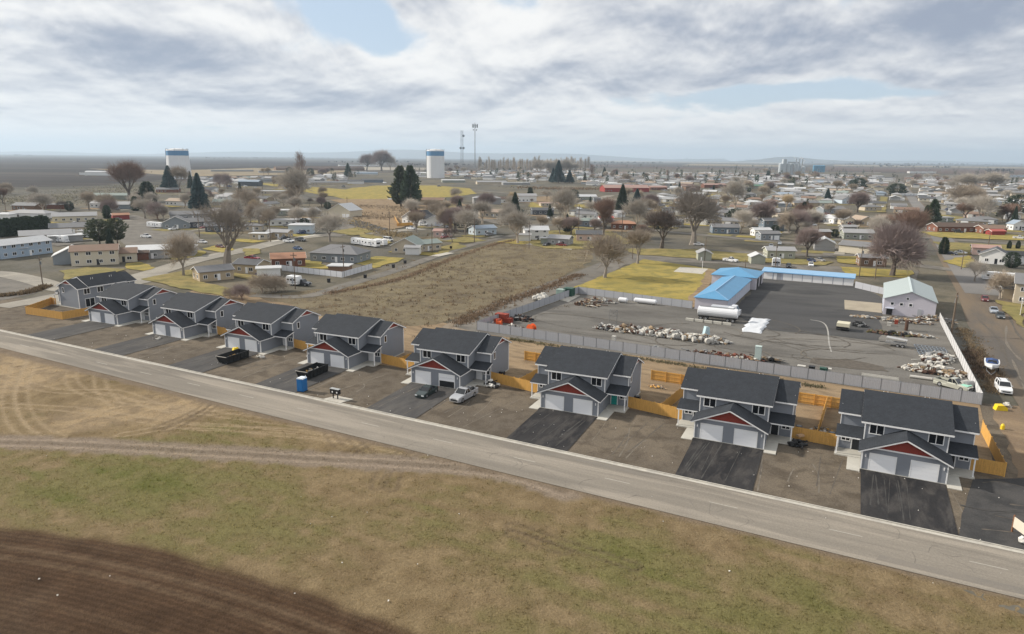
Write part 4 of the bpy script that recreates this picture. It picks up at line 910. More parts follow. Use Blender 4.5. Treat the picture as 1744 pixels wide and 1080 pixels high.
# motorhomes and trailers
rvw = mat('rv_white', (.72, .73, .74), .4, var=.05); rvs = mat('rv_stripe', (.28, .3, .34), .5)
def rv(px, py, wpx, m, label, cat='travel trailer', h_=2.5, motor=False, name='travel_trailer'):
    p, s = G(px, py); rz = yaw_at(px, py, m); L = wpx / s / max(.35, abs(math.cos(rz)))
    t = empty(name, tuple(p), rz, label, cat, 'trailers and motorhomes')
    y = 2.3; mb = MB(); mb.ex([(-L/2, .55), (L/2 - .1, .55), (L/2, 1.6), (L/2 - .25, h_ + .3), (-L/2 + .2, h_ + .35), (-L/2, h_ - .1)], 0, y, 'y', rvw); mb.obj('body', t)
    MB().box(-L/2 + .15, -.015, 1.05, L/2 - .2, -.003, 1.22, rvs).obj('stripe', t)
    for x_ in (-L * .32, -L * .05, L * .25): MB().box(x_ - .35, -.03, 1.55, x_ + .35, -.004, 2.1, cglass).obj('window', t)
    MB().box(L * .08 - .32, -.025, .7, L * .08 + .32, -.004, 2.35, rvs).obj('door', t)
    MB().box(-.4, y/2 - .35, h_ + .33, .4, y/2 + .35, h_ + .55, rvw).obj('roof_unit', t)
    wm, rm = wheel_mesh(.36, .22)
    for x_ in ((-L * .1, L * .05) if not motor else (-L * .3, L * .32)):
        for yy in (.12, y - .12): q = link('wheel', wm, t, (x_, yy, .36), math.pi / 2); link('rim', rm, q)
    if not motor: MB().bar((-L/2 - 1.1, y/2, .55), (-L/2, y/2, .6), .12, .1, trimk).obj('hitch', t)
    else: MB().box(L/2 - .2, .15, 1.5, L/2 + .01, y - .15, 2.2, cglass).obj('windscreen', t)
    return t
rv(262, 388, 32, .08, 'white travel trailer between the red vans and the silver pickup')
rv(611, 418, 32, .12, 'white motorhome left of the other two above the alley', 'motorhome', 2.6, True, 'motorhome')
rv(630, 421, 26, .12, 'white motorhome in the middle of the three above the alley', 'motorhome', 2.8, True, 'motorhome')
rv(645, 419, 20, .12, 'pale blue-grey trailer at the right of the three motorhomes')
rv(1322, 456, 13, .05, 'cream motorhome standing end on behind the storage row', 'motorhome', 3.0, True, 'motorhome')
rv(1695, 479, 34, .06, 'white trailer, left of the two along the street at the right edge')
rv(1731, 482, 30, .08, 'white trailer, right of the two along the street at the right edge')
rv(98, 413, 30, .08, 'white trailer right of the sky blue house'); rv(150, 402, 22, .05, 'white trailer left of the shaggy dark pines')
rv(1553, 334, 34, .02, 'long white bus-like trailer beside the straight street'); rv(497, 487, 22, .1, 'small white trailer at the end of the alley')

# boat on its trailer
boatw = mat('boat_gelcoat', (.72, .74, .75), .25, var=.04); boatb = mat('boat_cover', (.035, .07, .19), .7, var=.25, sc_=3)
p, s = G(1687, 633); t = empty('motor_boat', tuple(p), TH + R(-6), 'white motor boat under a blue cover on the street behind the white SUV', 'boat')
mb = MB(); rings = []
for y_, w_, zk, zt in ((3.0, 1.15, .75, 1.75), (1.0, 1.22, .7, 1.75), (-1.0, 1.15, .72, 1.82), (-2.2, .78, .85, 1.92), (-3.0, .3, 1.2, 2.02), (-3.35, .04, 1.7, 2.06)):
    rings.append([(-w_, y_, zt), (-w_ * .92, y_, (zk + zt) / 2), (0, y_, zk), (w_ * .92, y_, (zk + zt) / 2), (w_, y_, zt)])
loft(mb, rings, boatw); mb.obj('hull', t)
cv = MB(); cv.add([(-.95, 2.8, 1.79), (.95, 2.8, 1.79), (1.0, .5, 1.82), (.85, -1.4, 1.88), (-.85, -1.4, 1.88), (-1.0, .5, 1.82), (0, 2.8, 1.98), (0, .5, 2.3), (0, -1.4, 2.1)], [(0,1,6),(1,2,7,6),(2,3,8,7),(3,4,8),(4,5,7,8),(5,0,6,7)], boatb); cv.obj('cover', t)
MB().add([(-.8, -1.15, 1.9), (.8, -1.15, 1.9), (.6, -.9, 2.4), (-.6, -.9, 2.4), (-.8, -1.1, 1.9), (.8, -1.1, 1.9), (.6, -.85, 2.4), (-.6, -.85, 2.4)], [(0,1,2,3),(7,6,5,4),(0,4,5,1),(3,2,6,7),(0,3,7,4),(1,5,6,2)], cglass).obj('windshield', t)
p2 = t; t = empty('boat_trailer', tuple(p), TH + R(-6), 'galvanised trailer under the covered motor boat', 'trailer')
mb = MB(); mb.bar((-.7, 2.8, .55), (-.7, -1.6, .55), .1, .12, postm); mb.bar((.7, 2.8, .55), (.7, -1.6, .55), .1, .12, postm); mb.bar((-.7, -1.6, .55), (0, -4.3, .5), .1, .12, postm); mb.bar((.7, -1.6, .55), (0, -4.3, .5), .1, .12, postm); mb.bar((-1.1, .9, .45), (1.1, .9, .45), .1, .1, postm); mb.obj('frame', t)
wm, rm = wheel_mesh(.34, .2)
for s_ in (-1, 1): q = link('wheel', wm, t, (s_ * 1.15, .9, .34)); link('rim', rm, q)

# ------------------------------------------------------------------ by the road: dumpsters, toilet, mailboxes, sign
dk = mat('dumpster_black', (.016, .017, .018), .5, var=.3, bump=.2); grim = mat('rubble', (.30, .28, .25), .9, var=.4, sc_=2); yel = mat('yellow_plastic', (.70, .50, .02), .5, var=.15, sc_=2)
def dumpster(px, py, label, rz):
    p, s = G(px, py); t = empty('dumpster', tuple(p), rz, label, 'dumpster', 'black roll-off dumpsters')
    L, W_, H_ = 5.2, 2.2, 1.45
    for s_ in (-1, 1):
        mb = MB(); x_ = s_ * W_ / 2
        mb.add([(x_, -L/2, .25 + .0), (x_, L/2, .25), (x_ * 1.1, L/2 + .0, H_), (x_ * 1.1, -L/2 - .5, H_), (x_ * .95, -L/2, .25), (x_ * .95, L/2, .25), (x_ * 1.05, L/2, H_), (x_ * 1.05, -L/2 - .5, H_)], [(0,1,2,3),(7,6,5,4),(0,4,5,1),(1,5,6,2),(2,6,7,3),(3,7,4,0)], dk)
        for k in range(6): y_ = -L/2 + .4 + k * .9; mb.bar((x_ * 1.03, y_, .28), (x_ * 1.12, y_, H_ - .05), .1, .1, dk)
        mb.obj('side_wall', t)
        MB().bar((x_ * 1.08, -L/2 - .5, H_ + .03), (x_ * 1.08, L/2, H_ + .03), .14, .1, grim if False else dk).obj('rim', t)
    MB().add([(-W_/2, -L/2, .25), (W_/2, -L/2, .25), (W_/2 * 1.08, -L/2 - .5, H_), (-W_/2 * 1.08, -L/2 - .5, H_), (-W_/2, -L/2 + .06, .25), (W_/2, -L/2 + .06, .25), (W_/2 * 1.08, -L/2 - .42, H_), (-W_/2 * 1.08, -L/2 - .42, H_)], [(0,1,2,3),(7,6,5,4),(0,4,5,1),(1,5,6,2),(2,6,7,3),(3,7,4,0)], dk).obj('end_wall', t)
    MB().box(-W_/2, L/2 - .06, .25, W_/2, L/2, H_, dk).obj('rear_door', t); MB().box(-W_/2, -L/2, .18, W_/2, L/2, .27, dk).obj('floor', t)
    MB().bar((-W_/2 * 1.15, -L/2 - .47, H_ + .04), (W_/2 * 1.15, -L/2 - .47, H_ + .04), .16, .1, grim).obj('rim', t)
    for s_ in (-1, 1):
        MB().bar((s_ * .6, -L/2, .12), (s_ * .6, L/2, .12), .1, .14, rim_m).obj('skid', t)
    mb = MB()
    for k in range(26): mb.lump((random.uniform(-.85, .85), random.uniform(-2.2, 2.3), .55 + random.uniform(0, .35)), (random.uniform(.15, .45), random.uniform(.15, .5), random.uniform(.08, .25)), [grim, debris_m, dk, cedar2][k % 4], 5, 4, .4, k)
    o = mb.obj('rubble', None, tuple(p), rz); o['kind'] = 'stuff'; o['label'] = 'broken building waste lying in a dumpster'
    return t
dumpster(399, 614, 'black dumpster with a yellow bag inside, left of the two', TH + R(4))
dumpster(534, 639, 'black dumpster right behind the blue portable toilet', TH + R(4))
p, _ = G(402, 606); tag(MB().lump((0, 0, .9), (.75, .9, .75), yel, 8, 6, .25, 4).obj('bag', None, tuple(p)), 'yellow bag heaped in the left dumpster', 'bag')
pb = mat('toilet_blue', (.012, .13, .36), .45, var=.08); pw_ = mat('toilet_roof', (.68, .74, .80), .5)
p, _ = G(515, 666); t = empty('portable_toilet', tuple(p), TH + R(8), 'blue portable toilet with a white roof at the road edge', 'toilet')
MB().box(-.58, -.58, .1, .58, .58, 2.15, pb).obj('cabin', t); r = MB(); r.ex([(-.62, 2.15), (-.5, 2.32), (.5, 2.32), (.62, 2.15)], -.62, .62, 'y', pw_); r.obj('roof', t)
MB().box(-.42, -.62, .18, .42, -.585, 2.05, pb).obj('door', t); MB().box(-.62, -.62, 0, .62, .62, .1, black).obj('skid', t); MB().tube([(.42, .42, 2.3), (.42, .42, 2.6)], .05, 6, pw_).obj('vent_pipe', t)
for k in range(4): MB().bar((-.60, -.45 + .3 * k, .15), (-.60, -.45 + .3 * k, 2.1), .04, .05, pb).obj('rib', t)
sheet('concrete_slab', [U(-75.6, -13.6), U(-72.0, -13.6), U(-71.4, -11.2), U(-74.8, -11.2)], .05, m_conc, thick=.1)
for k, x_ in enumerate((-74.4, -73.5)):
    t = empty('mailbox_cluster', tuple(U(x_, -12.4)), TH, 'black cluster mailbox on a post, ' + ('left' if k == 0 else 'right') + ' of the pair on the concrete pad', 'mailbox', 'pair of cluster mailboxes')
    MB().box(-.39, -.28, .85, .39, .28, 1.65, black).obj('cabinet', t); MB().box(-.07, -.07, .05, .07, .07, .85, black).obj('post', t); MB().box(-.43, -.31, 1.65, .43, .31, 1.7, mat('mailbox_top', (.35, .36, .36), .5)).obj('lid', t)
    MB().tube([(.1, -.285, 1.2), (.1, -.295, 1.2)], .13, 10, white).obj('emblem', t)
# yard sign at the right edge
p, _ = G(1734, 914); t = empty('notice_board', tuple(p), TH + R(-62), 'white board on two brown posts at the right edge of the asphalt', 'sign')
wd = mat('brown_post', (.20, .095, .05), .8)
MB().box(-1.0, -.05, 0, -.88, .08, 1.9, wd).obj('post', t); MB().box(.88, -.05, 0, 1.0, .08, 1.9, wd).obj('post', t); MB().box(-.88, -.03, .6, .88, .0, 1.75, mat('board_cream', (.55, .5, .42), .7)).obj('board', t)
p, _ = G(1741, 926); tag(MB().lump((0, 0, .4), (.4, .4, .4), debris_m, 8, 5, .2, 3).obj('sack', None, tuple(p)), 'white sack on the ground below the notice board', 'sack')
# heaps and bits in front of and between the houses
def heap(px, py, rx, ry, h_, n, mats, label, name='rubbish_heap', seed=0, z=0., rz=0., cat=None, size=(.12, .4), pipes=0):
    rr = random.Random(seed + 77); p, s = G(px, py); mb = MB(); n = int(n * 1.35); h_ *= 1.35; size = (size[0] * 1.15, size[1] * 1.3)
    for k in range(n):
        a = rr.uniform(0, 6.28); q = math.sqrt(rr.random()); x_, y_ = math.cos(a) * q * rx, math.sin(a) * q * ry; z_ = h_ * (1 - q * q) * rr.uniform(.1, 1); sz = rr.uniform(*size)
        m_ = rr.choice(mats); w_ = rr.random()
        if w_ < .45: mb.lump((x_, y_, z_ + sz * .3), (sz, sz * rr.uniform(.6, 1.2), sz * rr.uniform(.3, .8)), m_, 6, 4, .3, k)
        elif w_ < .75:
            d = Vector((rr.uniform(-1, 1), rr.uniform(-1, 1), rr.uniform(-.15, .3))) * sz * 2.2; mb.bar(Vector((x_, y_, z_ + .1)) - d, Vector((x_, y_, z_ + .15)) + d, sz * .35, sz * .3, m_)
        else: 
            d = Vector((rr.uniform(-1, 1), rr.uniform(-1, 1), rr.uniform(0, .2))).normalized() * sz; mb.tube([Vector((x_, y_, z_ + sz * .4)) - d, Vector((x_, y_, z_ + sz * .4)) + d], sz * .45, 8, m_)
    for k in range(pipes):
        a = rr.uniform(0, 6.28); x_, y_ = rr.uniform(-rx, rx), rr.uniform(-ry, ry); d = Vector((math.cos(a), math.sin(a) * .5, rr.uniform(-.02, .12))) * rr.uniform(1, 2.4)
        mb.tube([Vector((x_, y_, .3)) - d, Vector((x_, y_, .35)) + d], rr.uniform(.04, .12), 6, rr.choice(mats))
    o = mb.obj(name, None, (p.x, p.y, z), rz); o['kind'] = 'stuff'; o['label'] = label
    return o
heap(838, 658, 1.6, .8, .7, 24, [black, dk, debris_m], 'heap of black and white sheeting beside the silver pickup', seed=1, rz=TH)
heap(1360, 759, 1.1, .7, .6, 20, [black, dk, black], 'heap of black bags in front of the cedar fence', seed=2, rz=TH)
card = mat('cardboard', (.45, .30, .18), .8)
p, _ = G(1362, 752); tag(MB().box(-.45, -.3, 0, .45, .3, .25, card).obj('cardboard_box', None, (p.x, p.y, .75), .3), 'tan cardboard box on the heap of black bags', 'box')
for i, (x_, y_) in enumerate(((12.9, 8.4), (-3.7, 8.4), (12.8, 8.8), (12.8, 9.0))):
    i_ = (1, 0, 2, 3)[i]; q = DLoc(i_, x_, y_)
    t = empty('air_conditioner', tuple(q), DUP[i_][2], 'dark grey heat pump beside ' + ['the right wall of the second duplex from the right', 'the left wall of the right end duplex', 'the right wall of the teal door duplex', 'the right wall of the half open garage duplex'][i], 'heat pump', 'heat pumps beside the duplexes')
    MB().box(-.42, -.42, 0, .42, .42, 1.05, trimk).obj('housing', t); MB().tube([(0, 0, 1.05), (0, 0, 1.1)], .34, 12, postm).obj('fan_guard', t)
heap(1400, 735, 1.5, 1.6, .25, 34, [debris_m, cedar2, dk, grim], 'loose building scraps behind the cedar fence', seed=5, rz=TH, size=(.06, .2)); heap(1120, 660, 1.6, 1.0, .2, 20, [card, cedar2, grim], 'scraps of timber lying in a back yard', seed=6, rz=TH, size=(.06, .25))
p, _ = G(267, 577); heap(266, 577, 1.0, .8, .3, 10, [debris_m, grim], 'small pallet load on a left driveway', seed=7, rz=TH, size=(.1, .3)); heap(443, 610, 1.1, .6, .3, 10, [debris_m, grim, conc], 'pallet and boards beside the left dumpster', seed=8, rz=TH, size=(.1, .3))
lit = MB()
for k in range(120):
    a, b = random.uniform(-150, 25), random.uniform(-12.8, 2)
    if k % 5 == 0: q = G(random.uniform(0, 1744), random.uniform(760, 1070))[0]
    else: q = U(a, b)
    r_ = random.uniform(.03, .085); lit.lump((q.x, q.y, .06), (r_, r_ * random.uniform(.6, 1.5), .04), debris_m, 5, 3, .4, k)
o = lit.obj('litter'); o['kind'] = 'stuff'; o['label'] = 'scattered pale litter and stones on plots and field'

# ------------------------------------------------------------------ the storage yard
blue_r = mat('blue_metal_roof', (.085, .25, .43), .5, var=.14, sc_=.3, spec=.4, fine=.06); blue_p = mat('pale_blue_roof', (.22, .38, .56), .5, var=.06); pinkw = siding_mat('mauve_metal', (.50, .48, .53), .35, .35, True)
grnr = mat('green_grey_roof', (.34, .39, .39), .45, var=.06); paleroll = mat('rollup_white', (.52, .56, .66), .5, var=.05)
def hip(mb, x0, y0, x1, y1, z, h_, m_, ov=.35, t=.1, e0=1., e1=1.):
    """hip roof; e0/e1 = 1 hipped end, 0 gable end, ridge along y"""
    x0 -= ov; x1 += ov; y0 -= ov; y1 += ov; w_ = (x1 - x0) / 2; xm = (x0 + x1) / 2; ra, rb = y0 + w_ * e0, y1 - w_ * e1
    vs = [(x0, y0, z), (x1, y0, z), (x1, y1, z), (x0, y1, z), (xm, ra, z + h_), (xm, rb, z + h_)] + [(x0, y0, z - t), (x1, y0, z - t), (x1, y1, z - t), (x0, y1, z - t)]
    return mb.add(vs, [(0, 1, 4), (1, 2, 5, 4), (2, 3, 5), (3, 0, 4, 5), (0, 6, 7, 1), (1, 7, 8, 2), (2, 8, 9, 3), (3, 9, 6, 0), (6, 9, 8, 7)], m_)
t = empty('storage_building', tuple(U(0, 0)), TH, 'long blue hip-roofed mauve storage building beside the yellow lawn', 'storage building')
MB().box(-40.6, 84.6, 0, -32.6, 120, 3.1, pinkw).obj('wall', t); rf = hip(MB(), -40.6, 84.6, -32.6, 120, 3.12, 1.35, blue_r).obj('roof', t)
mb = MB(); mb.bar((-36.6, 89, 4.52), (-36.6, 115.8, 4.52), .3, .08, blue_p); mb.bar((-36.6, 89, 4.5), (-40.9, 84.4, 3.16), .2, .06, blue_p); mb.bar((-36.6, 89, 4.5), (-32.3, 84.4, 3.16), .2, .06, blue_p); mb.obj('ridge_cap', rf)
for k in range(10): d = MB().box(-.02, 0, .05, .03, 2.9, 2.6, paleroll).obj('roller_door', t, (-32.59, 85.4 + k * 3.4, 0))
t = empty('storage_building', tuple(U(0, 0)), TH, 'wider blue-roofed mauve building touching the far end of the long one', 'storage building')
MB().box(-44, 120.5, 0, -31.2, 134, 3.6, pinkw).obj('wall', t); rf = hip(MB(), -44, 120.5, -31.2, 134, 3.62, 1.7, blue_r).obj('roof', t)
MB().box(-31.18, 122.5, 0, -31.1, 125.5, 3.0, trimk).obj('roller_door', t); MB().box(-31.18, 128, 0, -31.1, 131, 3.0, trimk).obj('roller_door', t); MB().bar((-37.6, 127.2, 5.36), (-37.6, 127.4, 5.36), .3, .1, blue_p).obj('ridge_cap', rf)
t = empty('storage_row', tuple(U(0, 0)), TH, 'long low row of white storage units under a pale blue roof', 'storage units')
MB().box(-32.5, 143, 0, -6, 148, 2.5, paleroll).obj('wall', t); MB().ex([(142.6, 2.55), (148.4, 3.05), (148.4, 2.93), (142.6, 2.43)], -32.9, -5.6, 'x', blue_p).obj('roof', t)
MB().box(-32.9, 142.55, 2.28, -5.6, 142.62, 2.53, mat('blue_fascia', (.20, .42, .68), .5)).obj('fascia', t)
for k in range(9):
    x_ = -32.3 + k * 2.94
    if k == 1: MB().box(x_ + .1, 142.94, 0, x_ + 2.6, 142.99, 2.2, slat).obj('open_bay', t); MB().box(x_ + .3, 142.9, 0, x_ + 1.2, 142.93, 2.05, white).obj('door', t); continue
    MB().box(x_ + .12, 142.93, .05, x_ + 2.82, 142.99, 2.25, white).obj('roller_door', t); MB().box(x_ - .05, 142.92, 0, x_ + .06, 142.99, 2.4, slat).obj('pillar', t)
t = empty('warehouse', tuple(U(0, 0)), TH, 'mauve gabled warehouse with a pale green metal roof', 'warehouse')
MB().ex([(2.2, 0), (13.4, 0), (13.4, 4.15), (7.8, 6.15), (2.2, 4.15)], 102.2, 127, 'y', pinkw).obj('wall', t)
rf = MB().ex([(1.9, 4.12), (7.8, 6.3), (13.7, 4.12), (13.7, 4.0), (7.8, 6.18), (1.9, 4.0)], 101.8, 127.3, 'y', grnr).obj('roof', t); MB().bar((7.8, 101.75, 6.33), (7.8, 127.3, 6.33), .5, .06, mat('pale_ridge', (.5, .57, .57), .5)).obj('ridge_cap', rf)
for k, x_ in enumerate((4.0, 6.0, 8.0)):
    add_window(t, x_, 102.2, 2.6, .62, .62, 0, 0)
add_window(t, 7.2, 102.2, 4.2, .5, .45, 0, 0)
MB().box(9.6, 102.12, 0, 10.5, 102.19, 2.1, slat).obj('door', t); MB().box(2.6, 101.2, 1.75, 4.5, 102.19, 1.85, paleroll).obj('awning', t); MB().box(2.9, 101.95, .1, 4.2, 102.19, 1.6, trimk).obj('hatch', t)
for k in range(3): MB().box(2.1, 106 + k * 6, 0, 2.19, 109.6 + k * 6, 3.2, paleroll).obj('roller_door', t)
sheet('concrete_slab', [U(-6.5, 103.5), U(2.0, 103.5), U(2.0, 117), U(-7.2, 117)], .1, ground('tan_slab', [(.34, .30, .235), (.29, .255, .2)], big=.2, fine=5, spk=.1), thick=.1, label='tan concrete apron beside the mauve warehouse')
# steel tank trailer, trucks, tarpaulin
tankm = mat('tank_white', (.70, .71, .73), .35, var=.04, metal=.1)
pa, pb_ = U(-37.3, 73.6), U(-28.0, 74.0); d = pb_ - pa; t = empty('tank_trailer', tuple(pa), math.atan2(d.y, d.x), 'long white cylindrical tank trailer in front of the storage building', 'tanker')
L = d.length; mb = MB(); mb.tube([(0, 0, 2.05), (.15, 0, 2.05), (L - .15, 0, 2.05), (L, 0, 2.05)], [.7, 1.15, 1.15, .7], 18, tankm); mb.sm = False; mb.obj('tank', t)
MB().box(.2, -.5, .75, L - .1, .5, .95, trimk).obj('chassis', t); MB().box(.5, -.3, 3.17, L - 1, .3, 3.25, postm).obj('walkway', t)
wm, rm = wheel_mesh(.48, .28)
for x_ in (.9, 2.1, L - 2.2, L - 1.0):
    for y_ in (-.95, .95): q = link('wheel', wm, t, (x_, y_, .48), math.pi / 2); link('rim', rm, q)
for k in range(5):
    q = U(-38.4 + k * 2.15, 70.6 - .02 * k); b_ = MB().box(-.95, -.28, 0, .95, .28, .55, conc).obj('concrete_block', None, tuple(q), TH - .06)
    tag(b_, ['first', 'second', 'third', 'fourth', 'fifth'][k] + ' concrete block from the left in the line before the white tank', 'concrete block', 'concrete blocks before the tank')
def truck(u_, v_, label, c):
    t = empty('box_truck', tuple(U(u_, v_)), TH + math.pi / 2, label, 'truck', 'white trucks behind the tank')
    P = paint(c); MB().box(-1.1, -2.7, .6, 1.1, -1.5, 1.7, P).obj('hood', t); MB().ex([(-2.2, 1.0), (-2.2, 1.75), (-1.75, 2.7), (-.6, 2.75), (-.6, 1.0)], -1.15, 1.15, 'x', P).obj('cab', t)
    MB().add([(-1.0, -2.2, 1.8), (1.0, -2.2, 1.8), (.9, -1.82, 2.55), (-.9, -1.82, 2.55), (-1.0, -2.15, 1.8), (1.0, -2.15, 1.8), (.9, -1.77, 2.55), (-.9, -1.77, 2.55)], [(0,1,2,3),(7,6,5,4),(0,4,5,1),(3,2,6,7),(0,3,7,4),(1,5,6,2)], cglass).obj('windscreen', t)
    MB().box(-1.0, -.5, .8, 1.0, 4.2, 1.05, trimk).obj('chassis', t)
    for k in range(4): MB().box(-1.1 + k * .58, -.4, 1.06, -.72 + k * .58, 4.2, 2.3, P).obj('load_bay', t)
    for y_ in (-2.1, 1.8, 3.1):
        for s_ in (-1, 1): q = link('wheel', wm, t, (s_ * .98, y_, .48)); link('rim', rm, q)
truck(-31.5, 77.6, 'white truck behind the right half of the white tank, nearest to it', (.7, .71, .72)); truck(-31.3, 80.6, 'white truck farther from the white tank, next to the building corner', (.66, .67, .7))
tp = MB(); nn = 12; vs = []; fs = []
o4 = [G(1262, 565)[0], G(1297, 568)[0], G(1312, 545)[0], G(1281, 541)[0]]
for i in range(nn + 1):
    for j in range(nn + 1):
        u_, v_ = i / nn, j / nn; q = (o4[0] * (1 - u_) + o4[1] * u_) * (1 - v_) + (o4[3] * (1 - u_) + o4[2] * u_) * v_
        e = min(u_, 1 - u_, v_, 1 - v_); q = q + Vector((mnoise.noise(q * .5) * .8, mnoise.noise(q * .5 + Vector((9, 9, 0))) * .8, 0)); vs.append((q.x, q.y, .08 + min(e * 3, .35) + .15 * mnoise.noise(q * .7) * (e > 0)))
for i in range(nn):
    for j in range(nn): fs.append((i * (nn + 1) + j, (i + 1) * (nn + 1) + j, (i + 1) * (nn + 1) + j + 1, i * (nn + 1) + j + 1))
tag(tp.add(vs, fs, mat('tarpaulin', (.55, .57, .60), .5, var=.06)).obj('tarpaulin'), 'wrinkled pale grey tarpaulin lying over a heap right of the trucks', 'tarpaulin')
# containers, reels, tanks, trailers
redr = mat('rust_red_scrap', (.17, .06, .04), .8, var=.3); redc = mat('rust_red', (.26, .045, .025), .7, var=.25, sc_=1.5); orange = mat('orange_paint', (.62, .10, .02), .55, var=.12); junkw = mat('scrap_white', (.45, .435, .40), .7, var=.25, sc_=2); rust = mat('rust', (.085, .048, .034), .85, var=.4, sc_=2); scrapg = mat('scrap_grey', (.22, .22, .22), .6, var=.35, sc_=2); wood = mat('old_timber', (.26, .19, .12), .85, var=.3); dgreen = mat('dark_green_steel', (.02, .07, .05), .55, var=.15)
def at(px, py): return tuple(G(px, py)[0])
def thing1(mb, name, px, py, label, cat, rz=0., group=None, z=0.):
    q = at(px, py); return tag(mb.obj(name, None, (q[0], q[1], z), rz), label, cat, group)
def crate(px, py, L, W_, H_, m_, label, cat, name, rz=TH, ribs=True, group=None):
    q = at(px, py); t = empty(name, q, rz, label, cat, group); MB().box(-L/2, -W_/2, 0, L/2, W_/2, H_, m_).obj('body', t)
    if ribs:
        mb = MB(); n = max(2, int(L / .5))
        for k in range(n): x_ = -L/2 + (k + .5) * L / n; mb.box(x_ - .05, -W_/2 - .04, .05, x_ + .05, -W_/2 - .001, H_ - .05, m_)
        mb.obj('rib', t)
    MB().box(-L/2 - .04, -W_/2 - .04, H_ + .001, L/2 + .04, W_/2 + .04, H_ + .07, m_).obj('lid', t); return t
crate(855, 548, 2.9, 1.6, 1.9, redc, 'tall rust-red crate, biggest in the left corner of the yard', 'crate', 'steel_crate', group='red crates'); crate(867, 550, 1.5, 1.2, 1.1, redc, 'small rust-red crate right of the tallest one', 'crate', 'steel_crate', group='red crates'); crate(847, 553, 1.2, 1.2, 1.3, redc, 'rust-red crate touching the left side of the tallest one', 'crate', 'steel_crate', group='red crates')
for k, (px, py, l) in enumerate(((850, 558, 'orange cable reel left of the other, under the red crates'), (905, 566, 'orange cable reel standing alone near the front fence'))):
    t = empty('cable_reel', at(px, py), TH + .3 + k, l, 'cable reel', 'orange cable reels')
    for x_ in (-.55, .55): MB().tube([(x_ - .04, 0, .95), (x_ + .04, 0, .95)], .95, 16, orange).obj('flange', t)
    MB().tube([(-.5, 0, .95), (.5, 0, .95)], .62, 12, orange).obj('drum', t)
crate(969, 504, 2.6, 2.4, 2.2, dgreen, 'dark green steel cabinet at the far corner of the yard fence', 'cabinet', 'utility_cabinet'); crate(955, 505, 2.0, 2.2, 2.0, mat('grey_green', (.25, .33, .30), .6), 'grey-green steel cabinet left of the dark green one', 'cabinet', 'utility_cabinet')
sheet('concrete_slab', gs([(935, 507), (968, 515), (988, 504), (960, 499)]), .1, m_conc, thick=.1)
for k, (px, py) in enumerate(((912, 512), (918, 509), (925, 507), (921, 513), (928, 511))): thing1(MB().lump((0, 0, .7), (1.0, .9, .75), junkw, 8, 6, .18, k), 'bulk_bag', px, py, ['leftmost', 'second from the left', 'rearmost', 'front middle', 'rightmost'][k] + ' white bulk bag of the cluster by the lane fence', 'bulk bag', group='white bulk bags')
heap(888, 545, 3.0, 1.6, 1.0, 90, [rust, scrapg, dk, black], 'dark machine scrap right of the red crates', 'scrap_heap', 11, rz=TH); heap(877, 561, 2.6, 1.2, .7, 60, [junkw, scrapg, rust], 'mixed scrap between the two orange reels', 'scrap_heap', 12, rz=TH); heap(836, 556, 1.6, .9, .8, 34, [scrapg, mat('blue_scrap', (.08, .14, .22), .6)], 'bluish scrap in the yard corner', 'scrap_heap', 13, rz=TH)
heap(1000, 520, 3.4, 2.2, 1.1, 90, [junkw, wood, rust], 'heap of timber trusses and white frames by the far fence', 'scrap_heap', 14, rz=TH, pipes=12); heap(1022, 514, 4.0, 1.6, .7, 60, [junkw, wood, rust, scrapg], 'timber and pipe scrap along the far fence', 'scrap_heap', 15, rz=TH, pipes=14)
for k, (px, py, L_, l) in enumerate(((1061, 516, 2.6, 'short white propane tank left of the long one'), (1099, 518, 6.2, 'long white propane tank along the far fence'))):
    t = empty('gas_tank', at(px, py), TH - .02, l, 'tank', 'white gas tanks'); MB().tube([(-L_/2, 0, .85), (-L_/2 + .3, 0, .85), (L_/2 - .3, 0, .85), (L_/2, 0, .85)], [.25, .62, .62, .25], 14, tankm).obj('tank', t)
    for x_ in (-L_ * .3, L_ * .3): MB().box(x_ - .12, -.4, 0, x_ + .12, .4, .4, scrapg).obj('saddle', t)
t = empty('steel_frame_tower', at(1044, 553), TH + .2, 'upright steel lattice frame standing in the scrap heap', 'steel frame')
for x_ in (-.85, .85): MB().tube([(x_, 0, 0), (x_, 0, 3.6)], .06, 6, scrapg).obj('leg', t)
mb = MB(); [mb.tube([(-.85, 0, a), (.85, 0, b)], .035, 5, scrapg) for a, b in ((3.5, 3.5), (2.0, 2.0), (2.0, 3.5), (3.5, 2.0), (.5, .5))]; mb.obj('brace', t)
heap(1035, 561, 3.0, 1.5, .9, 70, [junkw, rust, dk, scrapg], 'dark and white scrap under the lattice frame', 'scrap_heap', 16, rz=TH, pipes=6)
heap(1075, 565, 5.2, 2.0, 1.0, 150, [junkw, junkw, wood, rust, scrapg], 'left third of the long white scrap heap in mid yard', 'scrap_heap', 17, rz=TH + .05, size=(.15, .55), pipes=14)
heap(1130, 572, 7.5, 1.9, 1.1, 210, [junkw, junkw, junkw, rust, wood, scrapg], 'middle of the long white scrap heap in mid yard', 'scrap_heap', 18, rz=TH + .05, size=(.18, .6), pipes=12)
heap(1196, 580, 6.0, 2.0, 1.0, 190, [junkw, junkw, scrapg, wood], 'right end of the long white scrap heap in mid yard', 'scrap_heap', 19, rz=TH + .05, size=(.12, .42), pipes=10)
thing1(MB().ex([(-.7, 0), (.7, 0), (.5, 1.9), (-.3, 2.1)], -.45, .45, 'y', mat('pale_blue_sheet', (.42, .55, .60), .6)), 'plastic_hopper', 1202, 574, 'pale blue hopper on the right end of the long scrap heap', 'hopper', .3, z=.3)
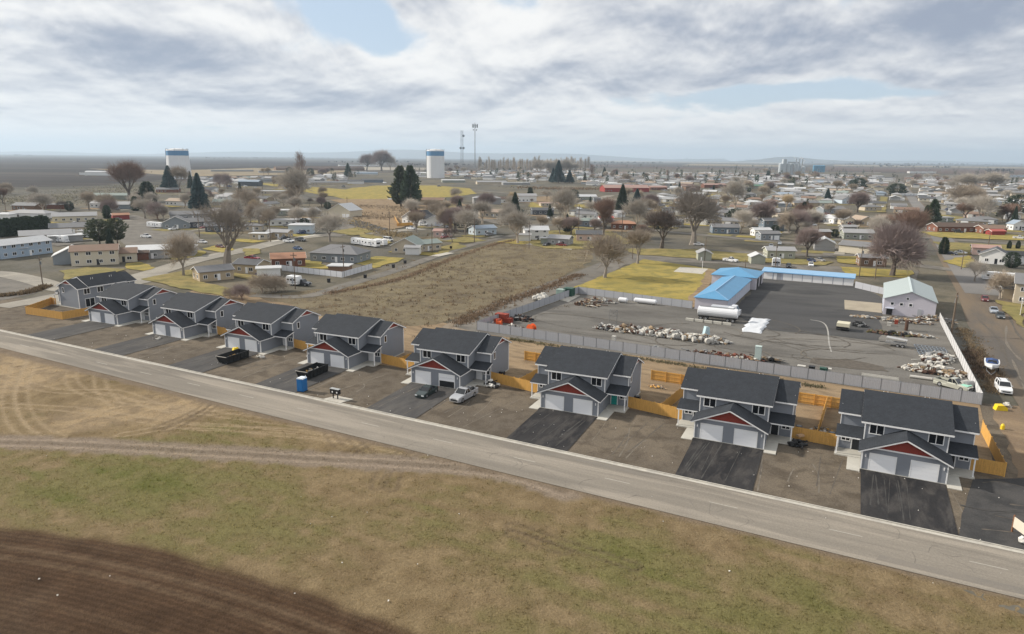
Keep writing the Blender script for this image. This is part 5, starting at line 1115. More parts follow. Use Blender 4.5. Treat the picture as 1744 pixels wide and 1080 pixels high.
for k in range(13):
    px = 1096 + k * 9.5 + (k % 3) * 2; py = 569 + k * 1.35 + (k % 2) * 2.2
    q = at(px, py); o = MB().tube([(-.32, 0, .55), (.32, 0, .55)], .55, 10, junkw).obj('white_roll', None, (q[0], q[1], .15), TH + random.uniform(-.8, .8))
    tag(o, 'white roll of material lying in the long scrap heap', 'roll', 'white rolls in the scrap heap')
heap(1218, 608, 4.6, 1.2, .8, 110, [rust, rust, wood, redr, scrapg], 'rusty iron scrap along the front fence', 'scrap_heap', 20, rz=TH, pipes=14); heap(1255, 612, 4.4, 1.2, .7, 90, [rust, redr, redr, junkw, wood], 'reddish iron scrap left of the grey cabinet', 'scrap_heap', 21, rz=TH, pipes=14)
heap(1190, 603, 2.6, .8, .5, 40, [dk, scrapg, rust], 'dark scrap by the front fence', 'scrap_heap', 22, rz=TH, pipes=6); heap(1308, 615, 2.4, .9, .5, 30, [wood, scrapg, dk], 'broken poles right of the grey cabinet', 'scrap_heap', 23, rz=TH, pipes=7)
crate(1290, 615, 1.1, 1.0, 2.9, mat('pale_grey_green', (.42, .50, .48), .6), 'tall pale grey-green cabinet standing by the front fence', 'cabinet', 'utility_cabinet', TH, False); crate(1045, 589, .7, .7, 2.0, junkw, 'narrow white cabinet behind the front fence', 'cabinet', 'utility_cabinet', TH, False)
for k, (px, py, L_, l) in enumerate(((980, 577, 6.0, 'long white pipe lying behind the fence, left of the other pipes'), (1035, 590, 5.5, 'pale wrapped pipe behind the front fence'), (1140, 600, 5.2, 'thin white pipe with round ends behind the front fence'), (1568, 646, 3.4, 'white pipe at the foot of the right scrap heap'))):
    t = empty('pipe', at(px, py), TH, l, 'pipe', 'white pipes in the yard'); MB().tube([(-L_/2, 0, .3), (L_/2, 0, .3)], .1 if k in (0, 2) else .28, 8, junkw).obj('tube', t); MB().tube([(L_/2, 0, .3), (L_/2 + .2, 0, .3)], .16 if k in (0, 2) else .34, 8, scrapg).obj('collar', t)
heap(1120, 597, 1.4, .9, .6, 26, [junkw, scrapg], 'pale fittings at the end of the thin white pipe', 'scrap_heap', 24, rz=TH)
for k, (px, py, m_, s_, l) in enumerate(((1364, 634, junkw, 1.3, 'white bin, left of three behind the front fence'), (1382, 635, dk, 1.0, 'dark bin in the middle of the three behind the front fence'), (1402, 638, dgreen, 1.3, 'dark green bin right of the three behind the front fence'), (1411, 639, junkw, .7, 'small white drum touching the green bin'))):
    crate(px, py, s_, .9, 1.2, m_, l, 'bin', 'waste_bin', TH, False, 'bins behind the front fence')
t = empty('truck_bed_liner', at(1498, 648), TH - .02, 'long low white trough lying right of the bins', 'trough'); MB().box(-2.9, -.6, .1, 2.9, .6, .35, junkw).obj('floor', t)
for y_ in (-.6, .52): MB().box(-2.9, y_, .35, 2.9, y_ + .08, .8, junkw).obj('side', t)
thing1(MB().lump((0, 0, .35), (.8, .5, .4), junkw, 8, 5, .15, 2), 'bath_tub', 1560, 667, 'small white tub lying just behind the front fence', 'tub', TH)
heap(1596, 613, 4.2, 2.4, .9, 170, [junkw, scrapg, junkw, rust], 'white and rusty scrap heap in the right corner of the yard', 'scrap_heap', 25, rz=TH + 1.2, size=(.15, .5), pipes=16); heap(1590, 634, 5.0, 2.2, .9, 170, [junkw, junkw, rust, wood], 'near part of the scrap heap in the right corner', 'scrap_heap', 26, rz=TH, size=(.15, .55), pipes=16)
heap(1540, 548, 6.0, 1.8, .7, 150, [rust, scrapg, wood, junkw], 'scrap rows in front of the mauve warehouse', 'scrap_heap', 27, rz=TH, pipes=20); heap(1590, 545, 4.0, 2.0, .8, 110, [junkw, scrapg, wood, rust], 'tangled pipes and sheets by the right fence', 'scrap_heap', 28, rz=TH, pipes=26); heap(1520, 570, 5.0, 1.2, .5, 110, [dk, rust, mat('mossy', (.10, .09, .04), .9)], 'low mossy row of scrap behind the canopy trailer', 'scrap_heap', 29, rz=TH, pipes=5)
heap(1560, 573, 4.0, .8, .4, 60, [junkw, scrapg, wood], 'row of upright pale slabs in the yard', 'scrap_heap', 30, rz=TH, pipes=8); heap(1470, 541, 3.0, .6, .3, 34, [junkw, wood], 'low pale scraps at the edge of the concrete apron', 'scrap_heap', 31, rz=TH); heap(1463, 556, 1.6, .9, .8, 40, [dk, scrapg, black], 'dark machinery beside the cream box trailer', 'scrap_heap', 32, rz=TH)
for k in range(7):
    t = thing1(MB().box(-3.2, -.05, 0, 3.2, .05, .5, scrapg).add([], []), 'steel_grating', 1585 + k * .6, 580 + k * 6.5, ['first', 'second', 'third', 'fourth', 'fifth', 'sixth', 'seventh'][k] + ' steel grating from the back in the stack by the right fence', 'grating', TH + .04 * (k % 3), 'steel gratings by the right fence') if False else None
gr = mat('grating', (.20, .23, .27), .5, var=.3, sc_=2)
for k in range(6):
    q = at(1582 + k * 2.2, 592 + k * 3.4); mb = MB()
    for j in range(9): mb.box(-2.7 + j * .66, -.7, 0, -2.6 + j * .66, .7, .07, gr)
    mb.box(-2.75, -.75, 0, 2.8, -.65, .09, gr); mb.box(-2.75, .65, 0, 2.8, .75, .09, gr)
    tag(mb.obj('steel_grating', None, (q[0], q[1], .12 + .08 * (k % 3)), TH + .05 * (k % 3 - 1)), ['rearmost', 'second', 'third', 'fourth', 'fifth', 'nearest'][k] + ' steel grating of the stack by the right fence', 'grating', 'steel gratings by the right fence')
q = at(1545, 536); thing1(MB().tube([(0, 0, 0), (0, 0, 2.4)], .38, 12, rust), 'rusty_drum', 1543, 563, 'tall rusty cylinder standing in the scrap before the warehouse', 'drum'); crate(1526, 552, .7, .6, .9, redc, 'small red box in the scrap before the warehouse', 'box', 'metal_box', TH, False); crate(1514, 555, .8, .6, .8, junkw, 'small white box left of the red box', 'box', 'metal_box', TH, False)
t = empty('box_trailer', at(1435, 563), TH - .05, 'cream boxed trailer standing alone in the yard', 'trailer'); MB().box(-1.3, -.8, .55, 1.3, 2.0, 1.75, mat('cream', (.55, .52, .40), .6)).obj('body', t); MB().box(-1.3, -.82, .5, 1.3, -.801, 1.0, trimk).obj('tailboard', t)
wm2, rm2 = wheel_mesh(.36, .22)
for s_ in (-1, 1): q = link('wheel', wm2, t, (s_ * 1.2, .3, .36)); link('rim', rm2, q)
t = empty('canopy_trailer', at(1526, 590), TH - .1, 'grey utility trailer with a flat canopy among the scrap rows', 'trailer'); MB().box(-2.0, -.75, .6, 1.8, .75, .95, scrapg).obj('body', t); MB().ex([(-1.9, 1.75), (1.9, 1.5), (1.9, 1.57), (-1.9, 1.85)], -.8, .8, 'y', mat('canopy', (.38, .38, .38), .6)).obj('canopy', t)
for x_ in (-1.7, 1.6):
    for y_ in (-.7, .7): MB().tube([(x_, y_, .9), (x_, y_, 1.65)], .04, 5, scrapg).obj('post', t)
for x_ in (.3, 1.2):
    for y_ in (-.85, .85): q = link('wheel', wm2, t, (x_, y_, .36), math.pi / 2); link('rim', rm2, q)
MB().bar((-3.1, 0, .6), (-2.0, 0, .65), .1, .1, trimk).obj('drawbar', t)
t = vput('pickup', 1622, 661, (.42, .42, .36), 'derelict pale pickup with a mint green hood in the yard corner', 60); MB().box(-.8, -2.6, 1.04, .8, -1.3, 1.12, mat('mint', (.30, .60, .47), .5)).obj('hood', t)
for k, (px, py) in enumerate(((1640, 662), (1648, 664))): thing1(MB().tube([(-1.0, 0, .75), (1.0, 0, .75)], .72, 12, [junkw, scrapg][k]), 'steel_drum', px, py, ['pale', 'dark'][k] + ' steel drum in the yard corner right of the derelict pickup', 'drum', TH + .9)
thing1(MB().ex([(-.8, 0), (.9, 0), (.8, .5), (.3, .85), (-.6, .8)], -.5, .5, 'y', yel), 'yellow_tank', 1703, 698, 'bigger yellow tank lying on the dirt corner', 'tank', TH + .3); thing1(MB().tube([(0, 0, 0), (0, 0, .55), (0, 0, .8)], [.28, .26, .14], 8, yel), 'hydrant', 1707, 731, 'small yellow hydrant on the dirt right of the end duplex', 'hydrant')
heap(1714, 693, .5, .4, .4, 6, [junkw], 'white scrap on the yellow tank', 'scrap_heap', 40)
wtr = mat('worn_line', (.30, .29, .27), .9, var=.3)
for pts in ([(1380, 545), (1400, 549), (1409, 560), (1412, 585), (1416, 600)],):
    P = [Vector((*q_, 0)) for q_ in curve(pts, 4)]; mb = MB()
    for a, b in zip(P[:-1], P[1:]): mb.bar((a.x, a.y, .055), (b.x, b.y, .055), .3, .01, wtr)
    o = mb.obj('ground_stain'); o['kind'] = 'structure'

# ------------------------------------------------------------------ trees
def bark(name, c): return mat(name, c, .9, var=.2, sc_=1.5)
b_grey = bark('bark_grey', (.24, .21, .18)); b_dark = bark('bark_dark', (.12, .10, .085)); b_tw = bark('twig_tan', (.34, .285, .225)); b_pur = bark('twig_purple', (.27, .215, .20)); b_brn = bark('twig_brown', (.23, .155, .12)); b_pale = bark('twig_pale', (.42, .38, .33)); b_dk2 = bark('twig_dark', (.14, .115, .10)); b_gold = bark('twig_golden', (.42, .33, .21))
def bare_tree(seed, h_, spread, tw, bk, nlimb=5, depth=5, up=.35, trunk=.16, twn=1.0, gn=.0, thick=.028, leafy=0, twigs=1700):
    """trunk and limbs as tubes, twigs as thin three-sided sprigs; height h_, crown radius spread"""
    rr = random.Random(seed); T = MB(); C = MB(); TIPS = []
    def grow(p, d, L, r, lv):
        steps = 3; pts = [p]; q = p; dd = d
        for i in range(steps):
            dd = (dd + Vector((rr.uniform(-1, 1), rr.uniform(-1, 1), rr.uniform(-.5, .8))) * .18 + Vector((0, 0, up * .12))).normalized(); q = q + dd * (L / steps); pts.append(q)
        rads = [r * (1 - .42 * i / steps) for i in range(steps + 1)]
        if lv <= 2: T.tube(pts, rads, 6 if lv == 0 else 5, bk, cap=False)
        else: C.tube([pts[0], pts[2], pts[3]], [rads[0], rads[2], rads[3]], 3, tw if lv > 3 else bk, cap=False)
        if lv == 2: TIPS.append((pts[-1], dd, L))
        if lv >= 3: TIPS.append((pts[-1], dd, L)); TIPS.append((pts[2], dd, L))
        if lv >= depth: return
        n = nlimb if lv == 0 else (rr.randint(3, 4) if lv < 3 else rr.randint(3, 5))
        if lv >= 3: n = max(2, round(n * twn))
        for k in range(n):
            a = 2 * math.pi * (k + rr.uniform(0, .6)) / n; lean = rr.uniform(.35, .9) * (spread / (h_ * .5)); b = dd.orthogonal().normalized(); c = dd.cross(b)
            nd = (dd * 1.0 + (b * math.cos(a) + c * math.sin(a)) * lean + Vector((0, 0, up * .5))).normalized()
            st = pts[-1] if k < n * .5 or lv == 0 else pts[2].lerp(pts[3], rr.random() * .6) if lv < 2 else pts[1].lerp(pts[3], rr.random())
            grow(st, nd, L * rr.uniform(.6, .82) * (1.0 if lv else 1.25), rads[-1] * rr.uniform(.55, .78), lv + 1)
    grow(Vector((0, 0, -.1)), Vector((rr.uniform(-.1, .1), rr.uniform(-.1, .1), 1)).normalized(), h_ * trunk, h_ * thick, 0)
    ends = list(TIPS); nt_w = twigs
    for i in range(nt_w):
        p, dd, L = rr.choice(ends); p = p + Vector((rr.gauss(0, 1), rr.gauss(0, 1), rr.gauss(0, .8))) * L * .35
        d = (dd * .9 + Vector((rr.uniform(-1, 1), rr.uniform(-1, 1), rr.uniform(-.6, 1.0))) * .75).normalized(); tl = rr.uniform(.5, 1.5) * h_ * .07; a = d.orthogonal().normalized() * (h_ * .0016); b = d.cross(a)
        m1 = p + d * tl * .5 + b * rr.uniform(-6, 6)
        C.add([p + a, p - a * .5 + b * .8, p - a * .5 - b * .8, p + d * tl + b * rr.uniform(-25, 25)], [(0, 1, 3), (1, 2, 3), (2, 0, 3)], tw)
    z = sorted(v[2] for v in C.v)[int(len(C.v) * .985)]; k = h_ / z
    for mb in (T, C): mb.v = [(v[0] * k, v[1] * k, v[2] * k) for v in mb.v]
    if leafy:
        base = list(C.v); lf = mat('dry_leaf', (.14, .09, .06), .8, var=.3)
        for i in range(leafy):
            c = Vector(rr.choice(base)); a, b = Vector((rr.uniform(-1, 1), rr.uniform(-1, 1), rr.uniform(-1, 1))), Vector((rr.uniform(-1, 1), rr.uniform(-1, 1), rr.uniform(-1, 1))); C.add([c, c + a * .28, c + b * .28], [(0, 1, 2)], lf)
    return T.mesh('trunk'), C.mesh('crown')
def upright(seed, h_, r_, tw, bk, n=150, base=.08):
    """poplar: many near-vertical shoots"""
    rr = random.Random(seed); T = MB(); C = MB(); T.tube([(0, 0, -.1), (0, 0, h_ * .5), (0, 0, h_ * .97)], [h_ * .018, h_ * .011, .02], 5, bk, cap=False)
    for i in range(n):
        z = h_ * rr.uniform(base, .82); a = rr.uniform(0, 6.28); L = h_ * rr.uniform(.10, .24) * (1.15 - z / h_); o = r_ * rr.uniform(.3, 1) * (1 - (z / h_) ** 3 * .7)
        p0 = Vector((0, 0, z)); p1 = Vector((math.cos(a) * o * .6, math.sin(a) * o * .6, z + L * .4)); p2 = Vector((math.cos(a) * o, math.sin(a) * o, z + L * 1.3)); C.tube([p0, p1, p2], [h_ * .0045, h_ * .003, h_ * .0012], 3, tw, cap=False)
        for k in range(3):
            p3 = p1.lerp(p2, rr.random()); C.tube([p3, p3 + Vector((rr.uniform(-.4, .4), rr.uniform(-.4, .4), rr.uniform(.5, 1.2))) * (h_ * .05)], [h_ * .0022, h_ * .0008], 3, tw, cap=False)
    return T.mesh('trunk'), C.mesh('crown')
needle = mat('needles', (.062, .088, .05), .8, var=.4, sc_=.8); needle_b = mat('needles_blue', (.046, .078, .078), .8, var=.35, sc_=.8); needle_d = mat('needles_dark', (.038, .056, .034), .8, var=.35, sc_=.8); needle_o = mat('needles_olive', (.095, .11, .065), .8, var=.35, sc_=.8)
def conifer(seed, h_, r_, m_, n=900, shape='cone', base=.06, sz=.05):
    rr = random.Random(seed); T = MB(); C = MB(); T.tube([(0, 0, -.1), (0, 0, h_ * .55), (0, 0, h_ * .95)], [h_ * .022, h_ * .014, .02], 6, b_dark, cap=False)
    lob = [(rr.uniform(0, 6.28), rr.uniform(.2, .95), rr.uniform(.7, 1.15)) for _ in range(16)]
    for i in range(n):
        a0 = rr.uniform(0, 6.28); t = rr.random() ** .85; z = base + (1 - base) * t
        if shape == 'cone': R_ = r_ * (1 - z) ** .82 + .01
        elif shape == 'egg': R_ = r_ * math.sin(math.pi * min(1, .16 + .82 * z)) ** .55
        elif shape == 'pine': R_ = r_ * min(1, (z - base) * 5 + .25) * (1.02 - z) ** .55 * 1.25 * (.82 + .26 * math.sin(z * 17 + a0 * 3 + seed) * math.cos(a0 * 2 + z * 5))
        elif shape == 'umb': R_ = r_ * math.sqrt(max(0.02, 1 - ((z - .64) / .40) ** 2)) * (.8 + .3 * math.sin(z * 13 + a0 * 3 + seed))
        elif shape == 'column': R_ = r_ * min(1, (1 - z) * 5) ** .6
        else: R_ = r_ * math.sqrt(max(0, 1 - ((z - .5) / .52) ** 2))
        a = a0
        lb = 1.0
        for (la, lz, lk) in lob:
            if abs(((a - la + 3.14) % 6.28) - 3.14) < .5 and abs(z - lz) < .09: lb = lk
        q = (rr.uniform(.12, 1.0) ** .6) * R_ * lb; p = Vector((math.cos(a) * q, math.sin(a) * q, z * h_))
        d = Vector((math.cos(a), math.sin(a), rr.uniform(-.55, .15) if shape in ('cone',) else rr.uniform(-.2, .9))).normalized(); s_ = h_ * sz * rr.uniform(.6, 1.3) * (1.15 - .5 * z)
        sd_ = d.orthogonal().normalized(); sd_ = (sd_ * math.cos(rr.uniform(0, 3.1)) + d.cross(sd_) * math.sin(rr.uniform(0, 3.1))).normalized()
        C.add([p - d * s_ * .7, p + sd_ * s_ * .42 + Vector((0, 0, -.12 * s_)), p + d * s_, p - sd_ * s_ * .42 + Vector((0, 0, -.12 * s_)), p + Vector((0, 0, .25 * s_))], [(0, 1, 4), (1, 2, 4), (2, 3, 4), (3, 0, 4)], m_)
    return T.mesh('trunk'), C.mesh('crown')
TP = {}
def proto(k):
    if k in TP: return TP[k]
    f = {
     'big': lambda: bare_tree(3, 16, 7.5, b_grey, b_grey, 6, 6, .4, .13, .7, thick=.032, twigs=1100), 'round1': lambda: bare_tree(11, 10, 5.5, b_tw, b_grey, 5, 5, .2, .08, .8, thick=.015, twigs=2000), 'round2': lambda: bare_tree(12, 10, 5, b_tw, b_grey, 5, 5, .3, .08, .95, thick=.015),
     'round3': lambda: bare_tree(13, 10, 6, b_pale, b_grey, 5, 5, .2, .09, .95, thick=.015), 'broad': lambda: bare_tree(15, 14, 9, b_grey, b_grey, 6, 6, .25, .09, .75, thick=.026, twigs=3600), 'fan': lambda: bare_tree(16, 10, 5, b_dk2, b_dark, 5, 5, .3, .10, .75, thick=.024, leafy=1800, twigs=2600),
     'purple': lambda: bare_tree(17, 13, 9.5, b_pur, b_dark, 6, 5, .12, .07, .95, thick=.020, twigs=6200), 'purple2': lambda: bare_tree(19, 10, 6, b_pur, b_dark, 6, 5, .3, .07, .8, thick=.017, twigs=3400), 'brown': lambda: bare_tree(18, 10, 4.5, b_brn, b_dark, 5, 5, .4, .09, .75, thick=.022, leafy=700, twigs=3400),
     'pale': lambda: bare_tree(20, 10, 5, b_pale, b_tw, 5, 5, .35, .08, 1., thick=.015), 'shrub': lambda: bare_tree(21, 4, 4, b_tw, b_tw, 7, 5, .1, .08, .9, thick=.015), 'shrub2': lambda: bare_tree(22, 4, 3.4, b_pur, b_brn, 7, 5, .2, .08, .9, thick=.015),
     'golden': lambda: bare_tree(23, 10, 5, b_gold, b_tw, 5, 5, .35, .08, .95, thick=.015), 'small': lambda: bare_tree(24, 6, 3.4, b_dk2, b_dark, 5, 5, .3, .16, .9, thick=.015),
     'poplar': lambda: upright(31, 16, 1.6, b_tw, b_grey), 'poplar2': lambda: upright(32, 16, 1.3, b_pale, b_grey, 120), 'poplar3': lambda: upright(33, 15, 3.2, b_brn, b_dark, 220, .15),
     'spruce': lambda: conifer(41, 16, 4.9, needle_b, 3600), 'spruce2': lambda: conifer(42, 16, 5.0, needle, 3400), 'fir': lambda: conifer(43, 14, 3.0, needle_d, 2800), 'pine': lambda: conifer(44, 14, 4.4, needle, 2300, 'pine', .10, .055), 'pine2': lambda: conifer(45, 15, 4.6, needle_o, 2300, 'pine', .07, .055),
     'shaggy': lambda: conifer(50, 12, 4.2, needle_o, 1500, 'umb', .26, .06), 'rounde': lambda: conifer(46, 6, 3.0, needle_d, 2200, 'round', .02, .055), 'egg': lambda: conifer(47, 6, 1.6, needle_d, 1800, 'egg', .0, .06), 'column': lambda: conifer(48, 9, 1.1, needle_d, 1500, 'column', .0, .05), 'cedar': lambda: conifer(49, 6, 1.4, needle, 1400, 'egg', .0, .07)}
    TP[k] = f[k](); return TP[k]
HT = {'shaggy': 12, 'big': 16, 'round1': 10, 'round2': 10, 'round3': 10, 'broad': 14, 'fan': 10, 'purple': 13, 'purple2': 10, 'brown': 10, 'pale': 10, 'shrub': 4, 'shrub2': 4, 'golden': 10, 'small': 6, 'poplar': 16, 'poplar2': 16, 'poplar3': 15, 'spruce': 16, 'spruce2': 16, 'fir': 14, 'pine': 14, 'pine2': 15, 'rounde': 6, 'egg': 6, 'column': 9, 'cedar': 6}
EVG = ('shaggy', 'spruce', 'spruce2', 'fir', 'pine', 'pine2', 'rounde', 'egg', 'column', 'cedar')
def tree(kind, px, py, hpx, label, rz=None, wx=1., p=None, h_=None):
    if p is None: p, s = G(px, py); h_ = hpx / s
    k = h_ / HT[kind]; tm, cm_ = proto(kind)
    grp = 'evergreen trees of the town' if kind in EVG else ('bare shrubs' if kind.startswith('shrub') else 'bare winter trees of the town')
    t = empty({'shrub': 'bare_shrub', 'shrub2': 'bare_shrub', 'spruce': 'spruce_tree', 'spruce2': 'spruce_tree', 'fir': 'fir_tree', 'pine': 'pine_tree', 'shaggy': 'pine_tree', 'pine2': 'pine_tree', 'rounde': 'clipped_bush', 'egg': 'clipped_cypress', 'column': 'column_cypress', 'cedar': 'cedar_tree', 'poplar': 'poplar_tree', 'poplar2': 'poplar_tree', 'poplar3': 'poplar_tree'}.get(kind, 'bare_tree'),
              tuple(p), random.uniform(0, 6.28) if rz is None else rz, label, 'shrub' if kind.startswith('shrub') else ('bush' if kind == 'rounde' else 'tree'), grp)
    t.scale = (k * wx, k * wx, k); link('trunk', tm, t); link('crown', cm_, t); return t
TREES = [('big', 388, 452, 104, 'tallest bare tree at left centre, forking into many limbs', 1.9, 1.05), ('round1', 313, 470, 68, 'bare tree beside the small tan house with the grey roof', 2.2, .8), ('round3', 562, 412, 46, 'spreading bare tree above the hip-roofed grey house', .4, 1.1),
 ('round1', 1030, 473, 72, 'bare tree standing at the left of the yellow lawn', 1., .95), ('round2', 1086, 449, 57, 'bare tree at the top of the yellow lawn', 2.5, 1.0), ('fan', 1127, 423, 63, 'dark bare tree with clinging leaves left of the broad one', 1., 1.0), ('broad', 1179, 417, 84, 'broad spreading bare tree with a forked pale trunk', .7, .9),
 ('purple', 1519, 470, 84, 'huge purple-grey bare tree with a dense round crown', .5, .8), ('brown', 1544, 425, 66, 'reddish bare tree right behind the huge purple one', 1., 1.1), ('purple2', 1374, 437, 48, 'dense dark purple bare tree above the storage row', 1.3, .85), ('pine', 1587, 384, 44, 'dark green pine beside the street in front of the long brown ranch', 1., 1.0), ('pine2', 1576, 386, 36, 'lower dark green pine left of the taller one by the street', 2., 1.0),
 ('egg', 1606, 433, 29, 'egg-shaped clipped cypress standing alone at the corner', 1., 1.), ('rounde', 1722, 456, 27, 'big round clipped dark bush in front of the black-roofed white house', 1., 1.), ('egg', 1718, 424, 14, 'left of two small dark cypresses behind the black-roofed white house', 1., .95), ('egg', 1733, 424, 14, 'right of two small dark cypresses behind the black-roofed white house', 1., .95),
 ('column', 1367, 377, 33, 'tall dark column cypress beside the cream flat house', 1., 1.15), ('pale', 882, 414, 52, 'pale bare tree at the top corner of the weedy lot', 1., 1.1), ('small', 771, 413, 24, 'low dark bare tree beside the alley lawn', 1., 1.3), ('round3', 793, 401, 42, 'olive-grey bare tree behind the low dark one by the alley', 1., 1.1), ('pale', 822, 381, 36, 'pale bare tree in front of the tan bungalow', 1., 1.3),
 ('fir', 877, 372, 44, 'dark fir right of the grey-green two storey house', 1., 1.2), ('spruce', 340, 358, 62, 'tall blue-green spruce right of the white house with the tan roof', 1., 1.0), ('fir', 325, 322, 30, 'thin dark fir left behind the tall spruce', 1., .9), ('spruce', 289, 327, 44, 'dark spruce in front of the left water tower', 1., 1.2), ('round2', 305, 327, 42, 'bare tree in front of the left water tower', 1., .9),
 ('egg', 253, 352, 42, 'round dark evergreen between the reddish tree and the spruce', 1., 1.25), ('cedar', 231, 359, 24, 'short dark evergreen below the reddish tall tree', 1., 1.2), ('brown', 222, 342, 64, 'tall reddish bare tree at left with clinging leaves', 1., .95), ('cedar', 183, 372, 22, 'small dark evergreen left of the orange shed', 1., 1.3), ('shaggy', 171, 422, 48, 'shaggy dark pine, left of the pair behind the tan split house', 1., 1.35), ('shaggy', 201, 420, 48, 'shaggy dark pine, right of the pair behind the tan split house', 1., 1.0), ('fir', 188, 423, 34, 'thin dark tree between the two shaggy pines', 1., 1.0),
 ('pine2', 683, 352, 68, 'left of the twin tall pines beside the yellow hill lawn', 1., 1.05), ('pine', 700, 354, 70, 'right of the twin tall pines beside the yellow hill lawn', .3, .95), ('poplar3', 513, 312, 58, 'tall bare poplar standing above the roofs left of centre', 1., 1.), ('spruce2', 593, 303, 25, 'dark green spruce beside the yellow hill lawn, top left', 1., 1.1), ('rounde', 494, 300, 15, 'dark round bush left of the tall bare poplar', 1., .9), ('rounde', 511, 301, 13, 'dark round bush under the tall bare poplar', 1., 1.), ('rounde', 529, 303, 16, 'dark round bush right of the tall bare poplar', 1., .9),
 ('purple2', 625, 290, 26, 'left of three purple-grey bare trees on the skyline', 1., 1.), ('purple2', 650, 291, 33, 'middle of three purple-grey bare trees on the skyline', 2., 1.), ('pale', 665, 291, 24, 'right of three bare trees on the skyline, paler', 1., 1.), ('pale', 508, 352, 62, 'wide pale bare tree behind the white flat-roofed houses', 1., .85), ('round1', 498, 345, 46, 'bare tree beside the widest pale one left of centre', 1.4, .9),
 ('spruce', 951, 312, 38, 'tallest dark spruce of the clump above the brown slope', 1., 1.1), ('spruce', 970, 312, 22, 'lower right spruce of the clump above the brown slope', 1., 1.3), ('spruce', 942, 311, 24, 'lower left spruce of the clump above the brown slope', 2., 1.1), ('poplar3', 1008, 300, 22, 'golden-grey bare poplar clump on the skyline', 1., 1.5), ('fir', 1029, 303, 18, 'small dark fir right of the golden poplars', 1., 1.3), ('fir', 996, 312, 18, 'small dark fir right of the spruce clump', 1., 1.), ('fir', 1059, 363, 48, 'dark green fir in front of the long red building', 1., 1.25), ('spruce', 1084, 358, 36, 'blue-green spruce right of the fir by the long red building', 1., 1.1), ('cedar', 903, 337, 18, 'small dark evergreen at the bend of the pale street', 1., 1.2), ('rounde', 977, 343, 20, 'dark evergreen bush above the white house with the white roof', 1., 1.0), ('pale', 964, 386, 62, 'bare tree beside the black car on the lawn', 1., .75), ('brown', 1027, 402, 62, 'thin brown bare tree behind the pink house', 1.2, .8), ('pale', 1086, 396, 54, 'silvery bare tree right of the brown brick house', 1., .85), ('fir', 1157, 325, 15, 'small dark cypress-like fir in the crowded roofs', 1., 1.0),
 ('pale', 1253, 362, 50, 'tall pale bare tree rising above the orange-brown roof', 1., .9), ('purple2', 1294, 391, 46, 'bare tree left of the blue two storey house', 1., .9), ('rounde', 1254, 382, 26, 'dark mounded shrub below the tall pale bare tree', 1., 1.5), ('rounde', 1452, 322, 16, 'dark green mound of trees, left of two near the long street', 1., 1.), ('rounde', 1462, 324, 20, 'dark green mound of trees, right of two near the long street', 1., 1.3), ('spruce', 1409, 341, 20, 'small blue spruce among the pale roofs', 1., 1.1), ('rounde', 1527, 333, 20, 'dark green round tree right of the long street', 1., 1.6), ('purple2', 1460, 362, 34, 'pale purple bare tree left of the long street', 1., 1.), ('rounde', 1735, 370, 38, 'dark round tree cut by the right edge', 1., 1.3), ('round3', 1668, 378, 42, 'grey bare tree behind the long brown ranch, right', 1., 1.2), ('round1', 1640, 356, 40, 'grey bare tree far behind the long brown ranch', 1., 1.4), ('pale', 1648, 330, 32, 'pale golden bare tree, left of two on the right skyline', 1., 1.6), ('pale', 1692, 330, 34, 'pale golden bare tree, right of two on the right skyline', 1., 1.7), ('round3', 1660, 480, 34, 'bare shrubby tree by the corner of the dusty street', 1., 1.0), ('round1', 1703, 509, 44, 'crooked bare tree beside the two storey beige house', 1.7, 1.0), ('round2', 1424, 330, 22, 'bare tree among the pale roofs', 1., 1.),
 ('cedar', 1308, 301, 10, 'dark evergreen on the far right plain', 1., 1.5), ('shrub', 470, 497, 26, 'pale bare shrub left of the alley end', 1., 1.2), ('shrub', 447, 499, 30, 'wide pale bare shrub behind the left duplexes', 1., 1.2), ('shrub2', 414, 512, 26, 'pinkish bare shrub directly behind the left duplexes', 1., 1.2), ('shrub', 392, 508, 16, 'small bare shrub behind the left duplexes', 1., 1.1), ('shrub2', 236, 440, 14, 'red-twigged shrub right of the tan split house', 1., 1.6), ('shrub2', 270, 375, 28, 'pinkish bare shrub by the white travel trailer', 1., 1.1), ('shrub', 420, 358, 34, 'pinkish bare tree-like shrub right of the tall spruce', 1., 1.), ('shrub2', 375, 320, 22, 'bare reddish tree left of the dark two storey house', 1., .9), ('shrub2', 388, 322, 24, 'bare reddish tree nearest the dark two storey house', 1., .8), ('small', 1105, 412, 24, 'small dark bare shrub left of the dark leafy tree', 1., 1.3)]
for k, px, py, hp, lb, rz, wx in TREES: tree(k, px, py, hp, lb, rz, wx)
# clipped cedar hedge at the left edge
for i in range(14):
    px = -6 + i * 6.6; tree('cedar', px, 404 - i * .55, 30 + random.uniform(-2, 2), 'one cedar of the tall dark hedge at the left edge', None, 1.25)
